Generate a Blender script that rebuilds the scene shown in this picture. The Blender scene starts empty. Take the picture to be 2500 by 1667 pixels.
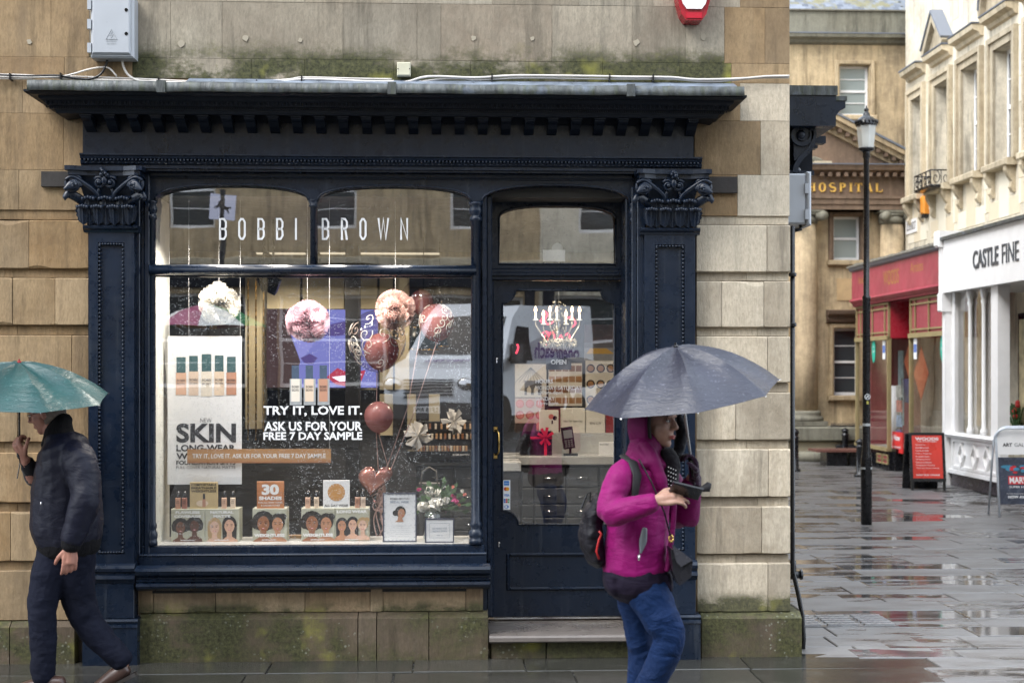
import bpy, bmesh, math, random
from mathutils import Vector, Matrix, noise as mnoise
RAD = math.radians
rnd = random.Random(11)
sc = bpy.context.scene
COL = sc.collection
# ------------------------------------------------------------------ camera
FPX, YAW, CH, CY = 3500.0, RAD(2.5), 1.85, -9.19
cam = bpy.data.objects.new('camera', bpy.data.cameras.new('camera'))
COL.objects.link(cam); sc.camera = cam
cam.location = (0, CY, CH); cam.rotation_euler = (RAD(90), 0, -YAW)
cam.data.sensor_width = 36; cam.data.lens = FPX / 2500 * 36
cam.data.shift_y = (905 - 833.5) / 2500
cam.data.clip_start = .1; cam.data.clip_end = 600
cam.data.dof.use_dof = True; cam.data.dof.focus_distance = 9.2; cam.data.dof.aperture_fstop = 3.2
# ------------------------------------------------------------------ sky, sun, exposure
w = bpy.data.worlds.new('World'); sc.world = w; w.use_nodes = True
nt = w.node_tree; nt.nodes.clear()
sky = nt.nodes.new('ShaderNodeTexSky'); sky.sky_type = 'NISHITA'; sky.sun_disc = False
sky.sun_elevation = RAD(48); sky.sun_rotation = RAD(235); sky.dust_density = 4; sky.air_density = 1.0
hs = nt.nodes.new('ShaderNodeHueSaturation'); hs.inputs['Saturation'].default_value = .42
bg = nt.nodes.new('ShaderNodeBackground'); bg.inputs['Strength'].default_value = .15
wo = nt.nodes.new('ShaderNodeOutputWorld')
nt.links.new(sky.outputs[0], hs.inputs['Color'])
cl = nt.nodes.new('ShaderNodeMix'); cl.data_type = 'RGBA'; cl.inputs[0].default_value = .72     # even rain cloud over the sky
cl.inputs[7].default_value = (6.3, 7.0, 7.9, 1); nt.links.new(hs.outputs[0], cl.inputs[6]); nt.links.new(cl.outputs[2], bg.inputs['Color']); nt.links.new(bg.outputs[0], wo.inputs[0])
sun = bpy.data.objects.new('sun', bpy.data.lights.new('sun', 'SUN')); COL.objects.link(sun)
sun.data.energy = .7; sun.data.angle = RAD(30); sun.data.color = (1, .97, .93)
sun.rotation_euler = (RAD(40), 0, RAD(-52))
sc.view_settings.view_transform = 'Standard'; sc.view_settings.look = 'None'
sc.view_settings.exposure = 1.75; sc.view_settings.gamma = 1
sc.view_settings.use_curve_mapping = False
sc.render.engine = 'CYCLES'
sc.cycles.use_denoising = True
sc.cycles.max_bounces = 8; sc.cycles.transparent_max_bounces = 12
sc.cycles.sample_clamp_indirect = 6; sc.cycles.caustics_reflective = False; sc.cycles.caustics_refractive = False

# ------------------------------------------------------------------ helpers
K = 2500 / 2352
SN, CS = math.sin(YAW), math.cos(YAW)
def P(dx, dy, Y):
    """point of the plane y=Y seen at photo position (2352-wide units)"""
    a = (dx * K - 1250) / FPX; b = (905 - dy * K) / FPX
    t = (Y - CY) / (CS - SN * a)
    return ((SN + CS * a) * t, CH + b * t)
def PX(dx, Y, dy=850): return P(dx, dy, Y)[0]
def PZ(dy, Y, dx=1032): return P(dx, dy, Y)[1]
def RC(x0, y0, x1, y1, Y):
    mx, my = (x0 + x1) / 2, (y0 + y1) / 2
    return PX(x0, Y), PZ(y1, Y, mx), PX(x1, Y), PZ(y0, Y, mx)
def PV(dx, dy, Y):
    x, z = P(dx, dy, Y); return Vector((x, Y, z))

FR = [Matrix.Identity(4)]
ORG = {}
def setp(o, label=None, cat=None, group=None, kind=None):
    for k, v in (('label', label), ('category', cat), ('group', group), ('kind', kind)):
        if v: o[k] = v
def thing(name, label, cat, loc=(0, 0, 0), group=None):
    o = bpy.data.objects.new(name, None); COL.objects.link(o); o.empty_display_size = .1
    o.matrix_basis = FR[0] @ Matrix.Translation(loc); ORG[o.name] = Vector(loc)
    setp(o, label, cat, group); return o
def attach(o, parent, org):
    ORG[o.name] = Vector(org)
    if parent is None:
        o.matrix_basis = FR[0] @ Matrix.Translation(org)
    else:
        o.parent = parent; o.location = org
        o.matrix_parent_inverse = Matrix.Translation(-ORG[parent.name])
def kids(o): return [c for c in bpy.data.objects if c.parent == o]
CH_CACHE = {}
def copy_tree(o, parent=None):
    c = o.copy(); COL.objects.link(c)
    if parent is not None: c.parent = parent
    ORG[c.name] = ORG[o.name]
    for ch in CH_CACHE.setdefault(o.name, kids(o)): copy_tree(ch, c)
    return c
TXT = {}
def glyphs(s, bold):
    k = (s, bold)
    if k not in TXT:
        cu = bpy.data.curves.new('t', 'FONT'); cu.body = s; cu.size = 1; cu.offset = bold; cu.resolution_u = 2 if len(s) > 12 else 4
        ob = bpy.data.objects.new('t', cu); me = bpy.data.meshes.new_from_object(ob)
        vs = [(v.co.x, v.co.y) for v in me.vertices]; fs = [tuple(p.vertices) for p in me.polygons]
        bpy.data.objects.remove(ob); bpy.data.curves.remove(cu); bpy.data.meshes.remove(me)
        x0 = min(v[0] for v in vs); x1 = max(v[0] for v in vs); y0 = min(v[1] for v in vs); y1 = max(v[1] for v in vs)
        TXT[k] = ([((x - x0) / (x1 - x0), (y - y0) / (y1 - y0)) for x, y in vs], fs)
    return TXT[k]

class MB:
    def __init__(s, M=None): s.v = []; s.f = []; s.mi = []; s.m = 0; s.M = M; s.sm = []; s.smooth = False
    def add(s, vs, fs):
        b = len(s.v)
        s.v += [tuple(s.M @ Vector(v)) if s.M is not None else tuple(v) for v in vs]
        for f in fs: s.f.append(tuple(b + i for i in f)); s.mi.append(s.m); s.sm.append(s.smooth)
        return s
    def box(s, x0, y0, z0, x1, y1, z1):
        if x1 < x0: x0, x1 = x1, x0
        if y1 < y0: y0, y1 = y1, y0
        if z1 < z0: z0, z1 = z1, z0
        return s.add([(x0, y0, z0), (x1, y0, z0), (x1, y1, z0), (x0, y1, z0), (x0, y0, z1), (x1, y0, z1), (x1, y1, z1), (x0, y1, z1)],
                     [(0, 3, 2, 1), (4, 5, 6, 7), (0, 1, 5, 4), (1, 2, 6, 5), (2, 3, 7, 6), (3, 0, 4, 7)])
    def block(s, x0, z0, x1, z1, yf, yb, c=.008, cx=None):
        """a box whose front (low y) face has a chamfer c; jittered slightly"""
        cx = c if cx is None else cx
        return s.add([(x0 + cx, yf, z0 + c), (x1 - cx, yf, z0 + c), (x1 - cx, yf, z1 - c), (x0 + cx, yf, z1 - c),
                      (x0, yf + c, z0), (x1, yf + c, z0), (x1, yf + c, z1), (x0, yf + c, z1),
                      (x0, yb, z0), (x1, yb, z0), (x1, yb, z1), (x0, yb, z1)],
                     [(0, 1, 2, 3), (4, 5, 1, 0), (5, 6, 2, 1), (6, 7, 3, 2), (7, 4, 0, 3), (8, 9, 5, 4), (9, 10, 6, 5), (10, 11, 7, 6), (11, 8, 4, 7), (11, 10, 9, 8)])
    def rblock(s, x0, z0, x1, z1, yf, yb, c=.009):
        """block with worn, chipped long edges"""
        n = max(6, int((x1 - x0) / .045)); vs = []; fs = []; sd = rnd.random() * 90
        def jt(x, k):
            q = mnoise.noise(Vector((x * 9 + sd, k * 7.3, 1))) * .0035 + mnoise.noise(Vector((x * 40, k * 3.1, sd))) * .002; e = mnoise.noise(Vector((x * 3.3 + sd, k * 5.1, 9)))
            return abs(q) + (max(0, e - .33) * .09)
        for i in range(n + 1):
            x = x0 + (x1 - x0) * i / n; a, b = jt(x, 0), jt(x, 1)
            if i in (0, n): a = max(a, .004); b = max(b, .004)
            w_ = .0012 if 0 < i < n else .0025
            vs += [(x, yb, z0), (x, yf + c + w_, z0 + a * .25), (x, yf + (0 if 0 < i < n else w_), z0 + c * .6 + a), (x, yf + (0 if 0 < i < n else w_), z1 - c * .6 - b), (x, yf + c + w_, z1 - b * .25), (x, yb, z1)]
        for i in range(n):
            for j in range(5): fs.append((i * 6 + j, (i + 1) * 6 + j, (i + 1) * 6 + j + 1, i * 6 + j + 1))
        fs += [tuple(range(6)), tuple(range(n * 6, n * 6 + 6))[::-1]]
        return s.add(vs, fs)
    def prism(s, poly, y0, y1):
        n = len(poly); area = sum(poly[i][0] * poly[(i + 1) % n][1] - poly[(i + 1) % n][0] * poly[i][1] for i in range(n))
        if area < 0: poly = poly[::-1]
        return s.add([(x, y0, z) for x, z in poly] + [(x, y1, z) for x, z in poly],
                     [tuple(range(n)), tuple(range(2 * n - 1, n - 1, -1))] + [(n + i, n + (i + 1) % n, (i + 1) % n, i) for i in range(n)])
    def flat(s, poly, y):
        n = len(poly); area = sum(poly[i][0] * poly[(i + 1) % n][1] - poly[(i + 1) % n][0] * poly[i][1] for i in range(n))
        if area < 0: poly = poly[::-1]
        return s.add([(x, y, z) for x, z in poly], [tuple(range(n))])
    def frect(s, x0, z0, x1, z1, y): return s.flat([(x0, z0), (x1, z0), (x1, z1), (x0, z1)], y)
    def fell(s, x, z, rx, rz, y, n=20, a0=0, a1=360):
        full = a1 - a0 >= 360; m = n if full else n + 1
        return s.flat([(x + rx * math.cos(RAD(a0 + (a1 - a0) * i / n)), z + rz * math.sin(RAD(a0 + (a1 - a0) * i / n))) for i in range(m)], y)
    def profx(s, prof, x0, x1, ret0=0, ret1=0, z0=0):
        """sweep an open (y,z) profile along x; ret*: mitred returns, ends move with depth"""
        n = len(prof); ym = max(p[0] for p in prof)
        a = [(x0 - ret0 * (ym - y), y, z) for y, z in prof]; b = [(x1 + ret1 * (ym - y), y, z) for y, z in prof]
        fs = [(i, i + 1, n + i + 1, n + i) for i in range(n - 1)]
        # returns back to the wall and end caps
        c = [(p[0], ym, p[2]) for p in a]; d = [(p[0], ym, p[2]) for p in b]
        fs += [(2 * n + i, 2 * n + i + 1, i + 1, i) for i in range(n - 1)]
        fs += [(n + i, n + i + 1, 3 * n + i + 1, 3 * n + i) for i in range(n - 1)]
        fs += [(0, n, 3 * n, 2 * n), (n - 1, 3 * n - 1, 4 * n - 1, 2 * n - 1)]
        return s.add(a + b + c + d, fs)
    def profz(s, prof, z0, z1):
        """sweep an open (x,y) profile up z, capped"""
        n = len(prof)
        return s.add([(x, y, z0) for x, y in prof] + [(x, y, z1) for x, y in prof],
                     [(i, i + 1, n + i + 1, n + i) for i in range(n - 1)] + [tuple(range(n))[::-1], tuple(range(n, 2 * n))])
    def lathe(s, prof, cx, cy, n=16, zofs=0, sq=1):
        vs = []; fs = []
        for r, z in prof:
            for i in range(n):
                a = 2 * math.pi * i / n; vs.append((cx + r * math.cos(a), cy + r * sq * math.sin(a), z + zofs))
        for j in range(len(prof) - 1):
            for i in range(n):
                k = (i + 1) % n; fs.append((j * n + i, j * n + k, (j + 1) * n + k, (j + 1) * n + i))
        fs += [tuple(range(n))[::-1], tuple(range((len(prof) - 1) * n, len(prof) * n))]
        return s.add(vs, fs)
    def tube(s, pts, r, n=6, caps=True):
        pts = [Vector(p) for p in pts]; rs = r if isinstance(r, (list, tuple)) else [r] * len(pts)
        vs = []; fs = []; up = None
        for i, p in enumerate(pts):
            d = (pts[min(i + 1, len(pts) - 1)] - pts[max(i - 1, 0)])
            d = d.normalized() if d.length > 1e-9 else Vector((0, 0, 1))
            if up is None: up = Vector((0, 0, 1)) if abs(d.z) < .9 else Vector((0, 1, 0))
            a = d.cross(up)
            if a.length < 1e-6: a = d.orthogonal()
            a.normalize(); b = a.cross(d).normalized(); up = b
            rr = rs[i]; ra, rb = rr if isinstance(rr, (tuple, list)) else (rr, rr)
            for k in range(n):
                t = 2 * math.pi * k / n; vs.append(p + a * (ra * math.cos(t)) + b * (rb * math.sin(t)))
        for j in range(len(pts) - 1):
            for i in range(n):
                k = (i + 1) % n; fs.append((j * n + k, j * n + i, (j + 1) * n + i, (j + 1) * n + k))
        if caps: fs += [tuple(range(n)), tuple(range((len(pts) - 1) * n, len(pts) * n))[::-1]]
        return s.add(vs, fs)
    def ball(s, c, r, n=12, m=8, M=None):
        rx, ry, rz = r if isinstance(r, (tuple, list)) else (r, r, r)
        c = Vector(c); vs = []; fs = []
        for j in range(1, m):
            t = math.pi * j / m
            for i in range(n):
                a = 2 * math.pi * i / n
                q = Vector((rx * math.sin(t) * math.cos(a), ry * math.sin(t) * math.sin(a), -rz * math.cos(t)))
                vs.append(c + (M @ q if M is not None else q))
        lo = Vector((0, 0, -rz)); hi = Vector((0, 0, rz))
        vs += [c + (M @ lo if M is not None else lo), c + (M @ hi if M is not None else hi)]
        B, T = len(vs) - 2, len(vs) - 1
        for j in range(m - 2):
            for i in range(n):
                k = (i + 1) % n; fs.append((j * n + i, j * n + k, (j + 1) * n + k, (j + 1) * n + i))
        for i in range(n):
            k = (i + 1) % n; fs.append((B, k, i)); fs.append((T, (m - 2) * n + i, (m - 2) * n + k))
        return s.add(vs, fs)
    def ribbon(s, pts, wd, y0, y1, closed=False):
        """thick polyline in the xz plane, extruded from y0 to y1 (flat if equal)"""
        n = len(pts); L = []; Rr = []
        for i in range(n):
            if closed: a, b = pts[i - 1], pts[(i + 1) % n]
            else: a, b = pts[max(i - 1, 0)], pts[min(i + 1, n - 1)]
            p = pts[i]
            d1 = Vector((p[0] - a[0], p[1] - a[1])); d2 = Vector((b[0] - p[0], b[1] - p[1]))
            if d1.length < 1e-9: d1 = d2
            if d2.length < 1e-9: d2 = d1
            d1.normalize(); d2.normalize()
            d = (d1 + d2)
            if d.length < 1e-6: d = d1
            d.normalize(); nn = Vector((-d.y, d.x)); c = max(.45, abs(d.dot(d1)))
            ww = (wd[i] if isinstance(wd, (list, tuple)) else wd) / 2 / c
            L.append((p[0] + nn.x * ww, p[1] + nn.y * ww)); Rr.append((p[0] - nn.x * ww, p[1] - nn.y * ww))
        m = n if closed else n - 1
        for i in range(m):
            j = (i + 1) % n; q = [L[i], Rr[i], Rr[j], L[j]]
            if y0 == y1: s.flat(q, y0)
            else: s.prism(q, y0, y1)
        return s
    def text(s, t, x0, z0, x1, z1, y, bold=0., depth=0):
        vs, fs = glyphs(t, bold)
        s.add([(x0 + (x1 - x0) * u, y, z0 + (z1 - z0) * v) for u, v in vs], fs)
        if depth:
            s.add([(x0 + (x1 - x0) * u, y + depth, z0 + (z1 - z0) * v) for u, v in vs], [f[::-1] for f in fs])
            cnt = {}
            for f in fs:
                for i in range(len(f)):
                    e = (f[i], f[(i + 1) % len(f)]); cnt[e] = cnt.get(e, 0) + 1
            q = [(e[1], e[0]) for e in cnt if (e[1], e[0]) not in cnt]
            n = len(vs); b = len(s.v) - 2 * n
            for a, c in q: s.f.append((b + c, b + a, b + a + n, b + c + n)); s.mi.append(s.m); s.sm.append(False)
        return s
    def build(s, name, mats, parent=None, org=None, label=None, cat=None, group=None, kind=None, share=None):
        if org is None:
            xs = [v[0] for v in s.v]; ys = [v[1] for v in s.v]; zs = [v[2] for v in s.v]
            org = ((min(xs) + max(xs)) / 2, (min(ys) + max(ys)) / 2, min(zs))
        me = bpy.data.meshes.new(name)
        ox, oy, oz = org
        me.from_pydata([(x - ox, y - oy, z - oz) for x, y, z in s.v], [], s.f)
        for m in (mats if isinstance(mats, (list, tuple)) else [mats]): me.materials.append(m)
        me.polygons.foreach_set('material_index', s.mi); me.polygons.foreach_set('use_smooth', s.sm)
        me.validate(); me.update()
        o = bpy.data.objects.new(name, me); COL.objects.link(o)
        attach(o, parent, org); setp(o, label, cat, group, kind); return o

def limb(m, pts, rad, n=18):
    """closed elliptical tube; rad = (in-plane, depth) per point; smooth spline in between"""
    P_ = [Vector(p) for p in pts]; R_ = [(r, r) if not isinstance(r, tuple) else r for r in rad]; pp, rr = [], []
    for i in range(len(P_) - 1):
        a, b, c, d = P_[max(i - 1, 0)], P_[i], P_[i + 1], P_[min(i + 2, len(P_) - 1)]
        for k in range(5):
            u = k / 5; pp.append(.5 * (2 * b + (c - a) * u + (2 * a - 5 * b + 4 * c - d) * u * u + (3 * b - a - 3 * c + d) * u ** 3)); w_ = u * u * (3 - 2 * u); rr.append(tuple(R_[i][j] * (1 - w_) + R_[i + 1][j] * w_ for j in (0, 1)))
    pp.append(P_[-1]); rr.append(R_[-1])
    # rounded ends
    d0 = (pp[0] - pp[1]).normalized(); d1 = (pp[-1] - pp[-2]).normalized(); e0, e1 = min(rr[0]), min(rr[-1])
    pre = [(pp[0] + d0 * e0 * q, tuple(r * w_ for r in rr[0])) for q, w_ in ((.55, .45), (.38, .75), (.18, .93))]; post = [(pp[-1] + d1 * e1 * q, tuple(r * w_ for r in rr[-1])) for q, w_ in ((.18, .93), (.38, .75), (.55, .45))]
    seq = pre + list(zip(pp, rr)) + post; vs = []; fs = []
    for i, (p, r) in enumerate(seq):
        d = (seq[min(i + 1, len(seq) - 1)][0] - seq[max(i - 1, 0)][0]).normalized(); ref = Vector((0, 1, 0)) if abs(d.y) < .85 else Vector((0, 0, 1)); a = d.cross(ref).normalized(); b = a.cross(d).normalized()
        for k in range(n): t = 2 * math.pi * k / n; vs.append(p + a * (r[0] * math.cos(t)) + b * (r[1] * math.sin(t)))
    for j in range(len(seq) - 1):
        for i in range(n): k = (i + 1) % n; fs.append((j * n + i, j * n + k, (j + 1) * n + k, (j + 1) * n + i))
    fs += [tuple(range(n))[::-1], tuple(range((len(seq) - 1) * n, len(seq) * n))]; m.add(vs, fs)

# ------------------------------------------------------------------ material kit
class NG:
    def __init__(s, name):
        s.mat = bpy.data.materials.new(name); s.mat.use_nodes = True; s.t = s.mat.node_tree; s.t.nodes.clear()
        s.out = s.n('OutputMaterial'); s.p = None
    def n(s, t): return s.t.nodes.new('ShaderNode' + t)
    def lk(s, a, b): s.t.links.new(a, b)
    def put(s, sock, v):
        if isinstance(v, bpy.types.NodeSocket): s.lk(v, sock)
        elif isinstance(v, (tuple, list)) and len(v) == 3 and sock.type == 'RGBA': sock.default_value = (*v, 1)
        else: sock.default_value = v
    def pos(s): return s.n('NewGeometry').outputs['Position']
    def obj(s): return s.n('TexCoord').outputs['Object']
    def rand(s): return s.n('ObjectInfo').outputs['Random']
    def sc(s, v, k):
        m = s.n('Mapping'); s.lk(v, m.inputs[0]); m.inputs['Scale'].default_value = k; return m.outputs[0]
    def noise(s, v, scale, detail=4, rough=.55, dist=0):
        x = s.n('TexNoise'); s.lk(v, x.inputs['Vector']); x.inputs['Scale'].default_value = scale
        x.inputs['Detail'].default_value = detail; x.inputs['Roughness'].default_value = rough; x.inputs['Distortion'].default_value = dist
        return x.outputs['Fac']
    def voro(s, v, scale, feat='F1'):
        x = s.n('TexVoronoi'); x.feature = feat; s.lk(v, x.inputs['Vector']); x.inputs['Scale'].default_value = scale; return x
    def mr(s, v, a, b, c=0, d=1, smooth=False):
        x = s.n('MapRange'); s.put(x.inputs[0], v)
        for i, q in enumerate((a, b, c, d)): x.inputs[i + 1].default_value = q
        if smooth: x.interpolation_type = 'SMOOTHSTEP'
        return x.outputs[0]
    def mt(s, op, a, b=0.):
        x = s.n('Math'); x.operation = op; s.put(x.inputs[0], a); s.put(x.inputs[1], b); return x.outputs[0]
    def mix(s, f, a, b, mode='MIX'):
        x = s.n('Mix'); x.data_type = 'RGBA'; x.blend_type = mode; x.clamp_factor = True
        s.put(x.inputs[0], f); s.put(x.inputs[6], a); s.put(x.inputs[7], b); return x.outputs[2]
    def sep(s, v):
        x = s.n('SeparateXYZ'); s.lk(v, x.inputs[0]); return x.outputs
    def bump(s, h, st=.3, dist=.01, nrm=None):
        x = s.n('Bump'); x.inputs['Strength'].default_value = st; x.inputs['Distance'].default_value = dist; s.lk(h, x.inputs['Height'])
        if nrm: s.lk(nrm, x.inputs['Normal'])
        return x.outputs[0]
    def bsdf(s, base, rough=.6, metal=0., spec=.5, nrm=None, **kw):
        p = s.n('BsdfPrincipled'); s.put(p.inputs['Base Color'], base); s.put(p.inputs['Roughness'], rough)
        s.put(p.inputs['Metallic'], metal); s.put(p.inputs['Specular IOR Level'], spec)
        if nrm: s.lk(nrm, p.inputs['Normal'])
        for k, v in kw.items(): s.put(p.inputs[k.replace('_', ' ')], v)
        s.lk(p.outputs[0], s.out.inputs[0]); s.p = p; return s.mat

def plain(name, col, rough=.5, metal=0., var=.12, scale=6., bump=0., spec=.5, rv=.1, **kw):
    g = NG(name); o = g.obj(); nz = g.noise(o, scale, 5)
    c = g.mix(g.mr(nz, .3, .7), tuple(x * (1 - var) for x in col), tuple(min(1, x * (1 + var)) for x in col))
    r = g.mr(g.noise(o, scale * 2.3, 3), .3, .7, max(0, rough - rv), min(1, rough + rv))
    nr = g.bump(g.noise(o, scale * 8, 4), bump, .004) if bump else None
    return g.bsdf(c, r, metal, spec, nr, **kw)
def emis(name, col, st):
    g = NG(name); e = g.n('Emission'); e.inputs[0].default_value = (*col, 1); e.inputs[1].default_value = st
    g.lk(e.outputs[0], g.out.inputs[0]); return g.mat
def stone(name, cols, moss=(), dark=.35, pit=.5, bandx=None, rough=.8, grime=(.06, .05, .04), lichen=False):
    """cols: three base colours; moss: list of (z_full, z_none) growth bands"""
    g = NG(name); p = g.pos(); r = g.rand()
    c = g.mix(g.mr(r, 0, .5), cols[0], cols[1]); c = g.mix(g.mr(r, .5, 1), c, cols[2])
    big = g.noise(p, 1.7, 6, .6); c = g.mix(g.mr(big, .38, .66, 0, .8), c, tuple(x * .58 for x in cols[2]))
    mid = g.noise(p, 9, 6, .65); c = g.mix(g.mr(mid, .35, .75, 0, .5), c, tuple(min(1, x * 1.35) for x in cols[0]))
    st = g.noise(g.sc(p, (7, 7, .7)), 1.6, 5, .6); c = g.mix(g.mr(st, .5, .78, 0, dark), c, grime)
    run = g.noise(g.sc(p, (3.2, 3.2, .35)), 2.1, 7, .7); c = g.mix(g.mr(run, .53, .66, 0, .68), c, tuple(x * .30 for x in cols[1])); c = g.mix(g.mr(run, .42, .32, 0, .5), c, tuple(min(1, x * 1.35) for x in cols[0]))
    r2 = g.mt('FRACT', g.mt('MULTIPLY', r, 7.31)); c = g.mix(g.mr(r2, .55, 1, 0, .34), c, (.10, .08, .06)); c = g.mix(g.mr(r2, .35, 0, 0, .35), c, tuple(min(1, x * 1.4 + .03) for x in cols[0])); fine = g.noise(g.sc(p, (1, 1, .35)), 75, 4, .7); c = g.mix(g.mr(fine, .4, .68, 0, .38), c, tuple(x * .45 for x in cols[1]))
    z = g.sep(p)[2]
    for zi, (za, zb) in enumerate(moss):
        band = g.mr(z, za, zb, 1, 0, True)
        patch = g.mr(g.noise(g.sc(p, (1, 1, 1.6)), 1.9, 7, .7), .36, .56)
        f = g.mt('MULTIPLY', band, patch)
        if lichen: f = g.mt('MULTIPLY', f, g.mr(g.noise(p, 1.3, 3), .36, .60, .25, 1))
        speck = g.noise(p, 38, 6, .75)
        mc = g.mix(g.mr(speck, .35, .65), (.016, .018, .008), (.085, .085, .035))
        mc = g.mix(g.mr(g.noise(p, 3.1, 3), .58, .72), mc, (.23, .22, .045))
        c = g.mix(g.mt('MULTIPLY', g.mr(g.mt('ADD', f, g.mt('MULTIPLY', speck, .5)), .34, .85), .92), c, mc)
    if lichen:
        v = g.voro(p, 31); sel = g.mr(g.noise(p, 4, 2), .5, .6)
        ring = g.mt('MULTIPLY', g.mr(v.outputs['Distance'], .22, .28, 1, 0), sel)
        c = g.mix(g.mt('MULTIPLY', g.mt('MULTIPLY', ring, g.mr(g.noise(p, 70, 3), .4, .6)), .6), c, (.26, .27, .22))
    h = g.mt('ADD', g.mt('MULTIPLY', mid, .6), g.mt('MULTIPLY', fine, pit))
    return g.bsdf(c, g.mr(mid, .3, .7, rough - .15, rough + .1), 0, .3, g.bump(h, .6, .012))

BATH = ((.31, .225, .13), (.27, .185, .10), (.31, .19, .085))
BATHG = ((.31, .275, .215), (.28, .25, .19), (.32, .255, .185))
BATHP = ((.50, .44, .345), (.46, .395, .30), (.43, .35, .245))
M = {}
M['stone_warm'] = stone('stone_warm', BATH, dark=.4)
zc = PZ(190, .07)
M['stone_upper'] = stone('stone_upper', BATHG, moss=((zc + .02, zc + .34), (zc - .02, zc + .30)), dark=.3)
M['stone_pale'] = stone('stone_pale', BATHP, moss=((.30, .46),), dark=.2, pit=.8)
M['stone_plinth'] = stone('stone_plinth', ((.105, .08, .052), (.085, .065, .045), (.12, .085, .058)), moss=((.22, .60),), dark=.6, lichen=True, rough=.6)
M['stone_under'] = stone('stone_under', ((.40, .30, .19), (.34, .24, .14), (.30, .20, .12)), moss=((.28, .42),), dark=.4, rough=.65)
M['mortar'] = stone('mortar', ((.24, .20, .15),) * 3, dark=.3)
M['brick_dark'] = plain('brick_dark', (.03, .026, .024), .8, bump=.5)
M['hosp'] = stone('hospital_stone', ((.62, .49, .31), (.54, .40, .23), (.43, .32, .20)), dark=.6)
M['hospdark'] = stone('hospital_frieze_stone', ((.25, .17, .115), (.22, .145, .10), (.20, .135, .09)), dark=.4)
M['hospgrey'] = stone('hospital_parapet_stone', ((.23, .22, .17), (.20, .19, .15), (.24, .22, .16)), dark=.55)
M['ston_cream'] = stone('cream_stone', ((.74, .68, .55), (.70, .62, .48), (.66, .58, .44)), dark=.15, grime=(.2, .17, .12))
M['cream_trim'] = stone('cream_trim_stone', ((.60, .52, .38), (.54, .45, .31), (.49, .40, .27)), dark=.3)
def paint(name, col, rough=.33, streak=0., spec=.5):
    g = NG(name); p = g.pos(); nz = g.noise(p, 3, 5)
    c = g.mix(g.mr(nz, .35, .7), tuple(x * .8 for x in col), tuple(x * 1.25 for x in col))
    sp = g.noise(p, 130, 2, .5); c = g.mix(g.mr(sp, .74, .77, 0, .5), c, (.35, .36, .38))
    d = g.noise(g.sc(p, (30, 30, 1.2)), 1, 3); c = g.mix(g.mr(d, .6, .9, 0, streak), c, (.13, .14, .15))
    h = g.mt('ADD', g.noise(g.sc(p, (1, 1, .15)), 60, 3), g.mt('MULTIPLY', g.noise(p, 220, 2), .6))
    return g.bsdf(c, g.mr(g.noise(p, 14, 4), .3, .7, rough - .1, rough + .12), 0, spec, g.bump(h, .12, .004))
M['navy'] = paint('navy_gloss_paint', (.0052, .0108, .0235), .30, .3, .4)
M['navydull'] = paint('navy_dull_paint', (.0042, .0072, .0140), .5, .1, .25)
M['black'] = plain('black_gloss', (.008, .008, .010), .25)
M['blackmatt'] = plain('black_matt', (.010, .010, .012), .75)
M['white'] = plain('white_print', (.80, .80, .80), .6, var=.02)
M['whitepaint'] = plain('white_paint', (.78, .77, .76), .45, var=.04)
M['grey'] = plain('grey_plastic', (.37, .39, .42), .35, var=.05, scale=3)
M['gold'] = plain('brass', (.70, .46, .15), .25, 1.)
M['chrome'] = plain('chrome', (.75, .75, .76), .12, 1., var=.03)
M['cable'] = plain('cable_white', (.62, .58, .54), .5)
g = NG('lead'); p = g.pos(); nz = g.noise(g.sc(p, (3, 3, 1)), 6, 6); st = g.noise(g.sc(p, (16, 3, 2)), 2, 4)
c = g.mix(g.mr(nz, .35, .65), (.022, .025, .025), (.095, .105, .105)); c = g.mix(g.mr(st, .5, .7, 0, .8), c, (.05, .06, .03)); c = g.mix(g.mr(g.noise(p, 7, 3), .56, .7, 0, .8), c, (.12, .145, .185))
M['lead'] = g.bsdf(c, .45, 0, .5, g.bump(nz, .6, .02))
def slate(name, mossy):
    g = NG(name); p = g.pos(); c = g.mix(g.rand(), (.05, .06, .085), (.19, .21, .25))
    c = g.mix(g.mr(g.noise(p, 2.6, 6, .7), .5, .6, 0, mossy), c, (.16, .14, .045)); return g.bsdf(c, .45, 0, .5)
M['slate'] = slate('slate_mossy', .9)
M['slateplain'] = slate('slate_plain', .2)
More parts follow.
